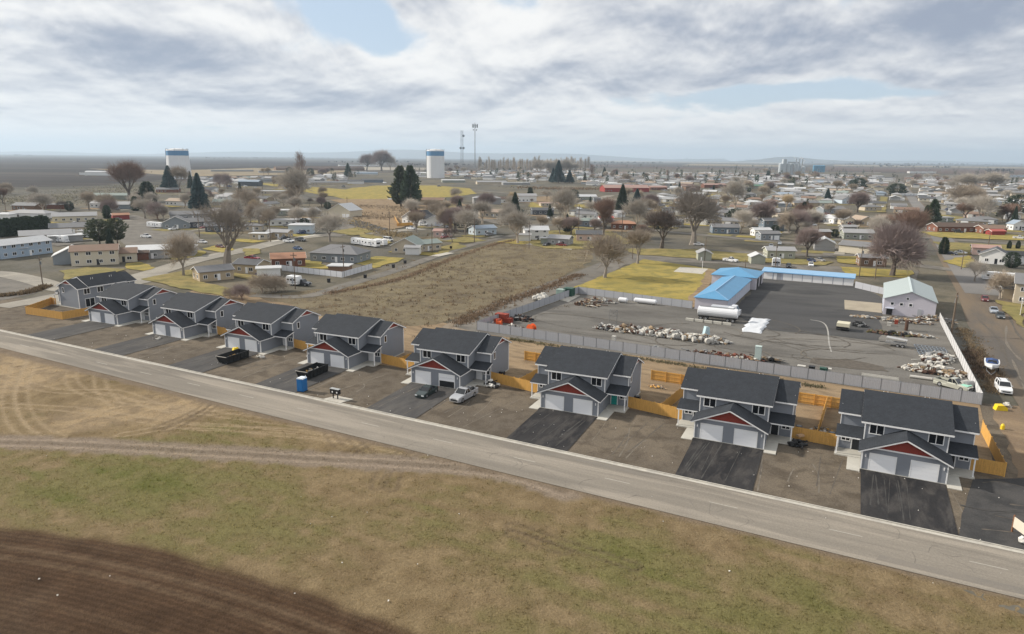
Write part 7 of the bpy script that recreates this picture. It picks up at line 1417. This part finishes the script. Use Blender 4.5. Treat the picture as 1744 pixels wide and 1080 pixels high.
for a, b in cells:
    if 19 < a < 37: continue
    if (b % 95) < 12 or (a % 120) < 9: continue
    q = U(a, b); px, py, s_ = PXL(q)
    if not any(inpoly(px, py, R_) for R_ in REG): continue
    if any(abs(px - hx) < (hw * .5 + 7 * s_) and -6.5 * s_ < (py - hy) * 2.2 < 9 * s_ + 6 for hx, hy, hw in HP): continue
    if rr.random() < .12: continue
    L = rr.uniform(11, 17); W_ = rr.uniform(8, 10); rz = TH + (0 if rr.random() < .6 else math.pi / 2) + rr.uniform(-.03, .03); rc, wc = pick(RN), pick(WN); rf_ = rr.choice(['gable', 'gable', 'gable', 'gable', 'hip', 'hip'])
    if s_ > 1.02 and cnt < 215:
        cnt += 1; L = rr.choice([11, 12.5, 14, 16]); W_ = rr.choice([8, 9]); k = 1 + max(0, 1.8 - s_) * .25
        t = house(None, None, None, 0, 2.8, rf_, rc, wc, f'{wc} house with a {rc} {rf_} roof {where(px, py)}', W_=W_, p=q, rz=rz, L=L, s=s_, group='distant houses of the town')
        t.scale = (k, k, k)
        if s_ > 1.3 and rf_ != 'flat':
            m2 = MB().box(-1.4, -1.6, 0, 1.4, 0, 2.3, gw) if cnt % 3 else MB().box(-1.8, -3.6, 0, 1.8, 0, 2.5, gw)
            if 'ax%d' % (cnt % 3) not in WIN: WIN['ax%d' % (cnt % 3)] = m2.mesh('porch')
            link('porch', WIN['ax%d' % (cnt % 3)], t, (L * .25 * (1 if cnt % 2 else -1), -W_/2 - .01, 0))
        PLACED.append((px, py))
    else:
        k = 1.5 if s_ < .6 else 1.25; M_ = Matrix.Translation(q) @ Matrix.Rotation(rz, 4, 'Z'); h_ = 3 * k; L *= k; W_ *= k
        mw = mat('far_wall_' + wc.replace(' ', '_'), WC[wc], .8); mr = mat('far_roof_' + rc.replace(' ', '_'), RC[rc], .7)
        vs = [(-L/2, -W_/2, 0), (L/2, -W_/2, 0), (L/2, W_/2, 0), (-L/2, W_/2, 0), (-L/2, -W_/2, h_), (L/2, -W_/2, h_), (L/2, W_/2, h_), (-L/2, W_/2, h_)]
        far.add([M_ @ Vector(v) for v in vs], [(0, 1, 5, 4), (1, 2, 6, 5), (2, 3, 7, 6), (3, 0, 4, 7)], mw)
        rv_ = [(-L/2 - .5, -W_/2 - .5, h_), (L/2 + .5, -W_/2 - .5, h_), (L/2 + .5, W_/2 + .5, h_), (-L/2 - .5, W_/2 + .5, h_), (-L/2 - .5, 0, h_ + 1.6 * k), (L/2 + .5, 0, h_ + 1.6 * k)]
        far.add([M_ @ Vector(v) for v in rv_], [(0, 1, 5, 4), (2, 3, 4, 5), (1, 2, 5), (3, 0, 4)], mr)
o = far.obj('far_town'); o['kind'] = 'stuff'; o['label'] = 'mass of small far-off roofs at the back of the town'
print('infill houses', cnt, 'far polys', len(far.f))
def yard(px, py, s_, seed):
    r2 = random.Random(seed); c = G(px, py)[0]; ang = TH
    def quad(u0, v0, u1, v1): return [c + UU * a + VV * b for a, b in ((u0, v0), (u1, v0), (u1, v1), (u0, v1))]
    m_ = r2.choice([m_yellow, m_grn, m_grn, m_back, m_weed, m_grn, m_lane]); w_ = r2.uniform(8, 13)
    sheet('lawn' if m_ in (m_yellow, m_grn) else 'yard', ragged(quad(-w_, -9, w_ - 4, -1), .8, seed, 3.5), .05 + (seed % 17) * .006, m_)
    if r2.random() < .7: sheet('drive', quad(w_ - 4.5, -9.5, w_ - .5, 2), .165, r2.choice([m_streetp, m_lane, m_conc]))
yi = 0
for (hx, hy, hw) in HP + [(a, b, 20) for a, b in PLACED]:
    _, s_ = G(hx, hy)
    if 8 < UVof(G(hx, hy)[0])[0] < 46: continue
    if s_ < .9 or s_ > 4.3 or (hx < 620 and hy > 440): continue
    yi += 1
    if yi < 190: yard(hx, hy + 1, s_, yi)
# cars along the streets and on the drives
CC_ = [('white', (.72, .73, .74)), ('silver', (.5, .51, .53)), ('black', (.03, .03, .035)), ('dark red', (.2, .03, .03)), ('dark blue', (.03, .05, .13)), ('grey', (.2, .2, .21))]
for i, (hx, hy) in enumerate(rr.sample([(a, b) for a, b, c in HP if b < 420 and G(a, b)[1] > 1.2] + [q for q in PLACED if q[1] > 306], 105)):
    cn, cv = rr.choice(CC_); kd = rr.choice(['sedan', 'sedan', 'suv', 'pickup']); px, py = hx + rr.uniform(-14, 14), hy + rr.uniform(.8, 3.0); p, s_ = G(px, py)
    vehicle(kd, tuple(p + Vector((0, 0, .15))), TH + rr.choice((0, math.pi / 2)) + rr.uniform(-.1, .1), cv, f"{cn} {kd} parked {where(px, py)}", None, 'parked cars about the town', 1.0 if s_ > 2.2 else 1 + (2.2 - s_) * .35)
# trees among the roofs
TK = [('round1', .13), ('round2', .13), ('round3', .12), ('pale', .16), ('purple2', .12), ('brown', .06), ('golden', .05), ('small', .05), ('fir', .05), ('spruce2', .03), ('rounde', .05), ('column', .02), ('poplar3', .03)]
KN = {'round1': 'spreading bare', 'round2': 'rounded tan bare', 'round3': 'pale grey spreading bare', 'pale': 'pale bare', 'purple2': 'purple-grey bare', 'brown': 'reddish brown bare', 'golden': 'golden bare', 'small': 'small dark bare', 'fir': 'dark fir', 'spruce2': 'broad green spruce', 'rounde': 'dark round evergreen', 'column': 'dark column cypress', 'poplar3': 'upright bare poplar'}
nt_ = 0
REGT = REG + [[(0, 325), (120, 345), (240, 345), (240, 380), (0, 372)], [(230, 330), (560, 330), (560, 400), (400, 400), (340, 380), (230, 380)], [(690, 340), (900, 340), (900, 400), (700, 400)], [(900, 340), (1100, 340), (1100, 410), (900, 405)], [(1100, 380), (1520, 380), (1560, 420), (1110, 405)], [(1590, 360), (1744, 360), (1744, 392), (1590, 392)]]
for i in range(2500):
    px = rr.uniform(-20, 1764); py = 286 + (rr.random() ** 1.5) * 124
    if nt_ >= 290: break
    if not any(inpoly(px, py, R_) for R_ in REGT): continue
    if 1478 < px < 1540 and py < 390: continue
    if any(abs(px - hx) < hw * .5 and -3 < hy - py < 9 for hx, hy, hw in HP) or any(abs(px - q[0]) < 9 and abs(py - q[1]) < 3 for q in PLACED): continue
    if 20 < UVof(G(px, py)[0])[0] < 36: continue
    _, s_ = G(px, py); k = pick(TK); hh = rr.uniform(6.5, 12) * {'small': .6, 'rounde': .55, 'column': .7, 'fir': 1.0, 'poplar3': 1.3}.get(k, 1.) * (1 + max(0, 1.6 - s_) * .35)
    tree(k, None, None, None, f"{KN[k]} tree {where(px, py)}", None, rr.uniform(.9, 1.25), p=G(px, py)[0], h_=hh); nt_ += 1
print('infill trees', nt_)
# beyond about 300 trees the rest is one mass of small far crowns
ft = MB(); fts = [mat('far_twigs', (.22, .195, .18), .9, var=.3, sc_=.05), mat('far_twigs_purple', (.19, .155, .155), .9, var=.3, sc_=.05), mat('far_twigs_tan', (.26, .21, .15), .9, var=.3, sc_=.05), needle_d]
for i in range(2000):
    px = rr.uniform(560, 1800); py = 284 + rr.random() ** 1.3 * 34
    if not (any(inpoly(px, py, R_) for R_ in REG) or (py < 300 and px > 860)): continue
    if 1490 < px < 1520: continue
    p, s_ = G(px, py); m_ = fts[rr.choice((0, 0, 1, 1, 2, 3))]; H_ = rr.uniform(7, 13) * (1 + max(0, 1.6 - s_) * .3); R_ = H_ * rr.uniform(.28, .5)
    if m_ is needle_d: R_ *= .6
    for k in range(36 if s_ > .8 else 22):
        a, t = rr.uniform(0, 6.28), rr.random(); q = math.sqrt(rr.random()) * R_ * math.sin(math.pi * (.12 + .8 * t)); c = Vector((p.x + math.cos(a) * q, p.y + math.sin(a) * q, H_ * (.18 + .82 * t)))
        d = Vector((math.cos(a) * .7 + rr.uniform(-.4, .4), math.sin(a) * .7 + rr.uniform(-.4, .4), rr.uniform(.3, 1))).normalized() * H_ * rr.uniform(.07, .16); e = d.orthogonal().normalized() * H_ * (.012 if m_ is not needle_d else .05); g_ = d.cross(e).normalized() * e.length
        ft.add([c - d * .5 + e, c - d * .5 - e * .5 + g_, c - d * .5 - e * .5 - g_, c + d], [(0, 1, 3), (1, 2, 3), (2, 0, 3)], m_)
o = ft.obj('far_trees'); o['kind'] = 'stuff'; o['label'] = 'mass of small far-off bare crowns over the roofs'

# ------------------------------------------------------------------ towers, masts, poles and the far skyline
towerw = mat('tower_white', (.66, .67, .68), .6, var=.05, sc_=.05); towerb = mat('tower_blue', (.10, .24, .42), .6, var=.05, sc_=.05); steelm = mat('mast_steel', (.17, .18, .19), .6)
def lathe(mb, prof, n=28, m=None):
    vs = []; fs = []
    for r_, z_ in prof:
        for k in range(n): a = 2 * math.pi * k / n; vs.append((r_ * math.cos(a), r_ * math.sin(a), z_))
    for i in range(len(prof) - 1):
        for k in range(n): fs.append((i * n + k, i * n + (k + 1) % n, (i + 1) * n + (k + 1) % n, (i + 1) * n + k))
    fs.append(tuple(range((len(prof) - 1) * n, len(prof) * n))); return mb.add(vs, fs, m)
def water_tower(px, py, hpx, wpx, label, splay):
    p, s = G(px, py); H_, R_ = hpx / s, wpx / s / 2; t = empty('water_tower', tuple(p), 0, label, 'water tower', 'white and blue water towers')
    lathe(MB(), [(R_ * splay, -.5), (R_ * (splay + 1) / 2, H_ * .45), (R_, H_ * .76)], 28, towerw).obj('column', t)
    lathe(MB(), [(R_, H_ * .7601), (R_ * 1.01, H_ * .92)], 28, towerb).obj('blue_band', t)
    lathe(MB(), [(R_ * 1.03, H_ * .921), (R_ * .93, H_ * .955), (R_ * .55, H_ * .99), (R_ * .02, H_)], 28, towerw).obj('dome', t)
    rl = MB(); rl.tube([(R_ * 1.02 * math.cos(a), R_ * 1.02 * math.sin(a), H_ * .965) for a in [k * math.pi / 14 for k in range(29)]], .25, 4, steelm, cap=False); rl.obj('handrail', t)
    for k in range(8):
        a = k * math.pi / 4 + .2; MB().tube([(R_ * .98 * math.cos(a), R_ * .98 * math.sin(a), H_ * .93), (R_ * 1.0 * math.cos(a), R_ * 1.0 * math.sin(a), H_ * 1.0)], .3, 4, steelm).obj('antenna', t)
    MB().bar((-R_ * .98, -R_ * .25, 0), (-R_ * 1.0, -R_ * .25, H_ * .95), .8, .8, steelm).obj('ladder', t)
    for k in range(12):
        a = k * math.pi / 6 + .1; MB().bar((R_ * splay * math.cos(a), R_ * splay * math.sin(a), 0), (R_ * 1.004 * math.cos(a), R_ * 1.004 * math.sin(a), H_ * .755), .35, .35, towerw).obj('rib', t)
    return t
water_tower(306, 304, 50, 35, 'white water tower with a blue band on the left, above the dark spruces', 1.1)
water_tower(742, 303, 48, 30, 'white water tower with a blue band at the centre, left of the masts', 1.0)
# the monopole and the lattice mast
p, s = G(809, 286); u_ = 1 / s
t = empty('cell_mast', tuple(p), 0, 'tallest steel monopole mast with an antenna crown', 'mast'); MB().tube([(0, 0, 0), (0, 0, 74 * u_)], [.62 * u_ * 1.2, .5 * u_], 8, steelm).obj('pole', t)
for k in range(9):
    a = k * .7; MB().box(-.5 * u_, -.4 * u_, 66 * u_, .5 * u_, .4 * u_, 72 * u_, steelm).obj('antenna', t, (math.cos(a) * 4.4 * u_, math.sin(a) * 4.4 * u_, 0))
MB().tube([(math.cos(a) * 4.2 * u_, math.sin(a) * 4.2 * u_, 69 * u_) for a in [k * math.pi / 6 for k in range(13)]], .35 * u_, 4, steelm).obj('platform', t)
for x_ in (-2.6, 2.6): MB().tube([(x_ * u_, -.2, 62.5 * u_), (x_ * u_, -u_ * .8, 62.5 * u_)], 1.1 * u_, 8, steelm).obj('dish', t)
p, s = G(787, 280); u_ = 1 / s
t = empty('lattice_mast', tuple(p), 0, 'slim lattice mast with round dishes left of the monopole', 'mast')
for x_, y_ in ((-2.2, 0), (2.2, 0), (0, 3)): MB().tube([(x_ * u_, y_ * u_, 0), (x_ * u_ * .8, y_ * u_ * .8, 56 * u_)], .32 * u_, 4, steelm).obj('leg', t)
mb = MB()
for k in range(14): z_ = k * 4 * u_; mb.tube([(-2.1 * u_, 0, z_), (2.1 * u_, 0, z_ + 4 * u_)], .14 * u_, 3, steelm); mb.tube([(2.1 * u_, 0, z_), (-2.1 * u_, 0, z_ + 4 * u_)], .14 * u_, 3, steelm)
mb.obj('lattice', t)
for x_, z_ in ((2.6, 47), (-2.2, 27), (2.6, 27)): MB().tube([(x_ * u_, -1.2 * u_, z_ * u_), (x_ * u_, .6 * u_, z_ * u_)], [2.0 * u_, 1.7 * u_], 12, mat('dark_dish', (.03, .035, .045), .6)).obj('dish', t)
p, s = G(1199, 268.5); MB_ = MB().tube([(0, 0, 0), (0, 0, 14 / s)], .5 / s, 4, steelm); tag(MB_.obj('far_mast', None, tuple(G(1199, 272)[0])), 'thin far mast on the right-centre horizon', 'mast')
# utility poles
polem = mat('pole_timber', (.15, .115, .085), .85, var=.2); wirem = mat('wire', (.03, .03, .03), .6)
PL = [(73, 486, 50, 'utility pole by the brush bank at the far left'), (586, 472, 56, 'utility pole at the corner of the white vinyl fence'), (503, 492, 62, 'utility pole at the lower end of the alley'), (736, 431, 50, 'utility pole beside the white shed on the alley'), (808, 413, 42, 'utility pole between the low dark tree and the pale blue house'), (664, 402, 42, 'utility pole above the three motorhomes'), (592, 366, 30, 'utility pole beside the cream metal garage'), (461, 412, 42, 'utility pole right of the big bare tree'), (901, 424, 46, 'utility pole at the top corner of the vacant lot'), (985, 402, 56, 'utility pole left of the steel blue house'), (981, 352, 26, 'utility pole beside the white-roofed house on the small lawn'),
      (1200, 444, 40, 'utility pole touching the small pale green hut'), (1268, 470, 28, 'utility pole behind the blue-roofed mauve building'), (1320, 457, 46, 'utility pole beside the small gabled garage'), (1463, 473, 54, 'utility pole at the right end of the storage row'), (1490, 476, 36, 'thin pole right of the storage row under the purple tree'), (1077, 441, 24, 'short pole at the top left of the yellow lawn'), (1637, 459, 32, 'utility pole by the corner house with the pinkish roof'), (1683, 420, 26, 'stout utility pole behind the pinkish garage house'), (1620, 569, 72, 'tall thick utility pole outside the pale yard fence'), (1345, 392, 34, 'utility pole left of the column cypress'), (1391, 414, 40, 'utility pole behind the dense dark purple tree'), (1417, 356, 26, 'utility pole among the grey roofs'), (174, 360, 36, 'utility pole by the green-grey barn'), (12, 372, 40, 'utility pole at the left edge of the sage plain'), (340, 404, 40, 'utility pole in front of the charcoal double garage'), (1281, 332, 50 * .5, 'utility pole near the green-roofed building'), (448, 334, 26, 'utility pole by the long white flat roof'), (1059, 402, 40, 'utility pole in front of the dark brick house')]
PT = []
for px, py, hp, lb in PL:
    p, s = G(px, py); H_ = min(15, hp / s); t = empty('utility_pole', tuple(p), TH + math.pi / 2 * (len(PT) % 2) + .1, lb, 'utility pole', 'timber utility poles'); r_ = .16 if s > 4 else .2
    if px == 1620: r_ = .24
    MB().tube([(0, 0, -.2), (0, 0, H_)], [r_, r_ * .7], 7, polem).obj('pole', t); MB().box(-1.1, -.07, H_ - .9, 1.1, .07, H_ - .75, polem).obj('crossarm', t)
    for x_ in (-1, -.4, .5, 1): MB().tube([(x_, 0, H_ - .75), (x_, 0, H_ - .5)], .06, 5, postm).obj('insulator', t)
    if hp > 45: MB().tube([(.3, 0, H_ - 2.4), (.3, 0, H_ - 1.5)], .24, 8, postm).obj('transformer', t)
    PT.append((t, Vector((p.x, p.y, H_ - .5))))
def wire(i, j, label):
    a, b = PT[i][1], PT[j][1]; pts = []
    for k in range(13): q = a.lerp(b, k / 12); q.z -= 4 * (k / 12) * (1 - k / 12) * (b - a).length * .02; pts.append(q)
    tag(MB().tube(pts, .022, 4, wirem).obj('overhead_wire'), label, 'wire', 'overhead wires')
wire(2, 1, 'wire between the poles at the alley end and the vinyl fence corner'); wire(1, 3, 'wire between the vinyl fence corner and the white shed poles'); wire(3, 4, 'wire between the white shed and low dark tree poles'); wire(4, 8, 'wire reaching the pole at the top corner of the vacant lot'); wire(11, 13, 'wire between the hut and the gabled garage poles'); wire(13, 14, 'wire over the long storage row')
p, s = G(1737, 538); t = empty('street_lamp', tuple(p), 0, 'slim lamp post on the lawn of the beige house', 'lamp post'); MB().tube([(0, 0, 0), (0, 0, 4.2)], .06, 6, white).obj('post', t); MB().lump((0, 0, 4.35), (.2, .2, .25), white, 8, 5, 0).obj('lamp_head', t)
p, s = G(1196, 458); t = empty('basketball_hoop', tuple(p), TH, 'white basketball hoop at the concrete court', 'hoop'); MB().tube([(0, 0, 0), (0, 0, 3.0), (-.5, 0, 3.3)], .07, 6, white).obj('post', t); MB().box(-.56, -.9, 2.9, -.5, .9, 4.0, white).obj('backboard', t)
# bins by the alley
for k, (px, py) in enumerate(((670, 456), (690, 449), (622, 474), (672, 427), (768, 424), (560, 481))):
    t = empty('wheelie_bin', at(px, py), TH, ['dark bin on the alley, left of two beside the yellow yard', 'dark bin on the alley, right of two beside the yellow yard', 'dark bin outside the vinyl fence by the alley', 'dark bin left of the white shed', 'dark bin on the narrow alley lawn', 'dark green bin at the end of the alley'][k], 'bin', 'dark bins along the alley'); MB().ex([(-.32, 0), (.32, 0), (.4, 1.1), (-.4, 1.1)], -.35, .35, 'y', black).obj('body', t); MB().box(-.42, -.4, 1.1, .42, .4, 1.17, black).obj('lid', t)
# grain elevator and blue tanks
elv = mat('elevator_concrete', (.42, .46, .49), .8, var=.1, sc_=.05); elb = mat('blue_tanks', (.10, .25, .38), .6, var=.08, sc_=.05)
p, s = G(1352, 297); u_ = 1 / s; t = empty('grain_elevator', tuple(p), .05, 'pale concrete grain elevator with silos on the right horizon', 'grain elevator')
for k, (x_, h_, r_) in enumerate(((-24, 17, 3.4), (-18, 20, 3.6), (-11, 17, 3.4), (-4, 17, 3.4), (3, 18, 3.4), (10, 15, 3.0), (16, 12, 2.6))): lathe(MB(), [(r_ * u_, 0), (r_ * u_, h_ * u_), (r_ * .3 * u_, (h_ + 1.8) * u_)], 14, elv).obj('silo', t, (x_ * u_, (k % 2) * 4 * u_, 0))
MB().box(-21 * u_, -2 * u_, 0, -15 * u_, 3 * u_, 25 * u_, elv).obj('head_house', t); MB().box(-12 * u_, -1 * u_, 18 * u_, 8 * u_, 1 * u_, 21 * u_, elv).obj('gallery', t)
for x_ in (2, 8, 13): MB().tube([(x_ * u_, 0, 15 * u_), (x_ * u_, 0, 26 * u_)], .5 * u_, 5, steelm).obj('pipe', t)
smk = bpy.data.materials.new('steam'); smk.use_nodes = True; nt = smk.node_tree; nt.nodes.clear(); o_ = nt.nodes.new('ShaderNodeOutputMaterial'); vp = nt.nodes.new('ShaderNodeVolumePrincipled'); vp.inputs['Color'].default_value = (1, 1, 1, 1); vp.inputs['Density'].default_value = .06; nt.links.new(vp.outputs[0], o_.inputs['Volume'])
for k, pts in enumerate(([(1364, 18, 1.5), (1358, 22, 1.6), (1354, 26, 1.3), (1352, 30, 1.0)], [(1367, 10, 1.6), (1367, 17, 1.7), (1371, 23, 1.8), (1366, 27, 1.5), (1361, 28, 1.1)])):
    mb = MB(); P = []
    for x_, z_, r_ in pts: q = G(x_, 297)[0]; P.append(Vector((q.x, q.y + 10, z_ * u_)))
    mb.tube(P, [r_ * u_ for _, _, r_ in pts], 8, smk); o = mb.obj('steam_plume'); o['kind'] = 'stuff'; o['label'] = 'white steam rising from the grain elevator'
p, s = G(1394, 293.5); u_ = 1 / s; t = empty('blue_tank_building', tuple(p), 0, 'blue block of tanks right of the grain elevator', 'tank building')
for k in range(5): lathe(MB(), [(2.3 * u_, 0), (2.3 * u_, 11 * u_), (.3 * u_, 12 * u_)], 12, elb).obj('tank', t, ((-8 + k * 4) * u_, 0, 0))
# skyline: rows of poplars, tree lines, low blue hills
for i in range(46):
    px = 816 + i * 4.1 + random.uniform(-1.5, 1.5); tree(('poplar', 'poplar2', 'poplar')[i % 3], px, 291 + random.uniform(-2, 2), random.uniform(17, 27), 'bare poplar in the long skyline row right of the monopole mast', None, 1.5)
for i in range(10): tree('pale', 915 + i * 7 + random.uniform(-2, 2), 296, random.uniform(14, 24), 'pale bare tree in the skyline cluster left of the golden poplars', None, 1.2)
sk = MB(); skm = mat('skyline_trees', (.07, .06, .055), .9, var=.3, sc_=.01)
def skyline(x0, x1, py, hpx, dens):
    x_ = x0
    while x_ < x1:
        p, s = G(x_, py + random.uniform(-.5, .5)); H_ = hpx * random.uniform(.35, 1.) / s; R_ = H_ * random.uniform(.3, .7)
        for k in range(9): a = random.uniform(0, 6.28); q = random.random() * R_; z_ = H_ * random.uniform(.25, .8); sk.lump((p.x + math.cos(a) * q * 1.3, p.y + math.sin(a) * q, z_), (R_ * .5, R_ * .5, H_ * .22), skm, 5, 3, .4, k)
        x_ += random.uniform(.3, 1.7) / dens * hpx
for a in ((26, 34, 265, 3, 1.2), (40, 54, 265.5, 2, 1), (330, 700, 270, 2.6, .35), (560, 700, 277, 4, .5), (700, 830, 282, 6, .8), (860, 1130, 278, 4, .7), (1105, 1115, 271.5, 3, 1.), (1170, 1192, 273, 4, 1.), (1262, 1286, 274, 4, 1.2), (1330, 1480, 277.5, 3, .5), (1440, 1650, 281, 4, .8), (1590, 1620, 286, 3.5, 1.2), (1630, 1744, 281, 2.5, .5), (1683, 1725, 293, 8, 1.6), (640, 730, 268.5, 2.5, .5), (1500, 1560, 284, 4, 1)): skyline(*a)
o = sk.obj('skyline_woods'); o['kind'] = 'stuff'; o['label'] = 'far dark lines of trees along the horizon'
hill = ground('far_hills', [(.10, .09, .075), (.14, .12, .095)], big=.0006, fine=.003, spk=.2, bump=0)
def ridge(D, prof, z0, name='hills'):
    """a long low ridge D metres away; its crest through photo pixels (x, height in px over its foot)"""
    mb = MB(); vs = []; n = 0
    for x_, h_ in prof:
        q, s = G(x_, 300); d = Vector((q.x, q.y, 0)); d = d / d.y * D; H_ = h_ * .75 * (D / F) 
        vs += [(d.x, d.y - D * .04, z0), (d.x, d.y, H_), (d.x * 1.06, d.y * 1.06, z0)]; n += 1
    fs = []
    for i in range(n - 1): fs += [(3 * i, 3 * i + 3, 3 * i + 4, 3 * i + 1), (3 * i + 1, 3 * i + 4, 3 * i + 5, 3 * i + 2)]
    mb.add(vs, fs, hill); mb.sm = True; o = mb.obj(name); o['kind'] = 'structure'; return o
def jit(a, b, st, f_):
    o = []; x_ = a
    while x_ <= b: o.append((x_, max(.2, f_(x_) + random.uniform(-.35, .35)))); x_ += st
    return o
def bell(x, c, w_): return math.exp(-((x - c) / w_) ** 2)
ridge(21000, jit(-200, 1240, 22, lambda x: 4.5 + 9 * bell(x, 860, 190) + 7 * bell(x, 500, 130) + 7 * bell(x, 690, 90) + 2.0 * math.sin(x * .021)), -1)
ridge(15000, jit(1180, 1560, 14, lambda x: 1.0 + 11 * bell(x, 1335, 52) + 4 * bell(x, 1420, 60)), -1)
ridge(22000, jit(1380, 2000, 30, lambda x: 4 + 1.5 * math.sin(x * .017)), -1)
# far rise of the plain on the left and centre
# ------------------------------------------------------------------ haze: one box round camera and scene
hz = bpy.data.materials.new('haze'); hz.use_nodes = True; nt = hz.node_tree; nt.nodes.clear(); o_ = nt.nodes.new('ShaderNodeOutputMaterial'); vp = nt.nodes.new('ShaderNodeVolumePrincipled')
vp.inputs['Color'].default_value = (.67, .83, 1, 1); vp.inputs['Density'].default_value = 8e-5; vp.inputs['Anisotropy'].default_value = .2; nt.links.new(vp.outputs[0], o_.inputs['Volume'])
o = MB().box(-26500, -400, -2, 26500, 26500, 420, hz).obj('haze'); o['kind'] = 'stuff'; o['label'] = 'thin pale blue haze over the plain'

# ------------------------------------------------------------------ every label must single one thing out
from collections import defaultdict
bpy.context.view_layer.update()
ORD = ['leftmost', 'second from left', 'third from left', 'fourth from left', 'fifth from left', 'sixth from left', 'seventh from left', 'eighth from left', 'ninth from left', 'tenth from left', 'eleventh from left', 'twelfth from left', 'thirteenth from left', 'fourteenth from left']
by = defaultdict(list)
for o in list(bpy.data.objects):
    if o.parent is None and 'category' in o.keys(): by[o['label']].append(o)
for lb, L_ in by.items():
    if len(L_) > 1 and 'skyline row' not in lb:
        L_.sort(key=lambda o: PXL(o.matrix_world.translation)[0])
        for i, o in enumerate(L_):
            if i < len(ORD): o['label'] = ORD[i] + ', ' + lb if len((ORD[i] + lb).split()) < 15 else ORD[i].split()[0] + ' ' + lb
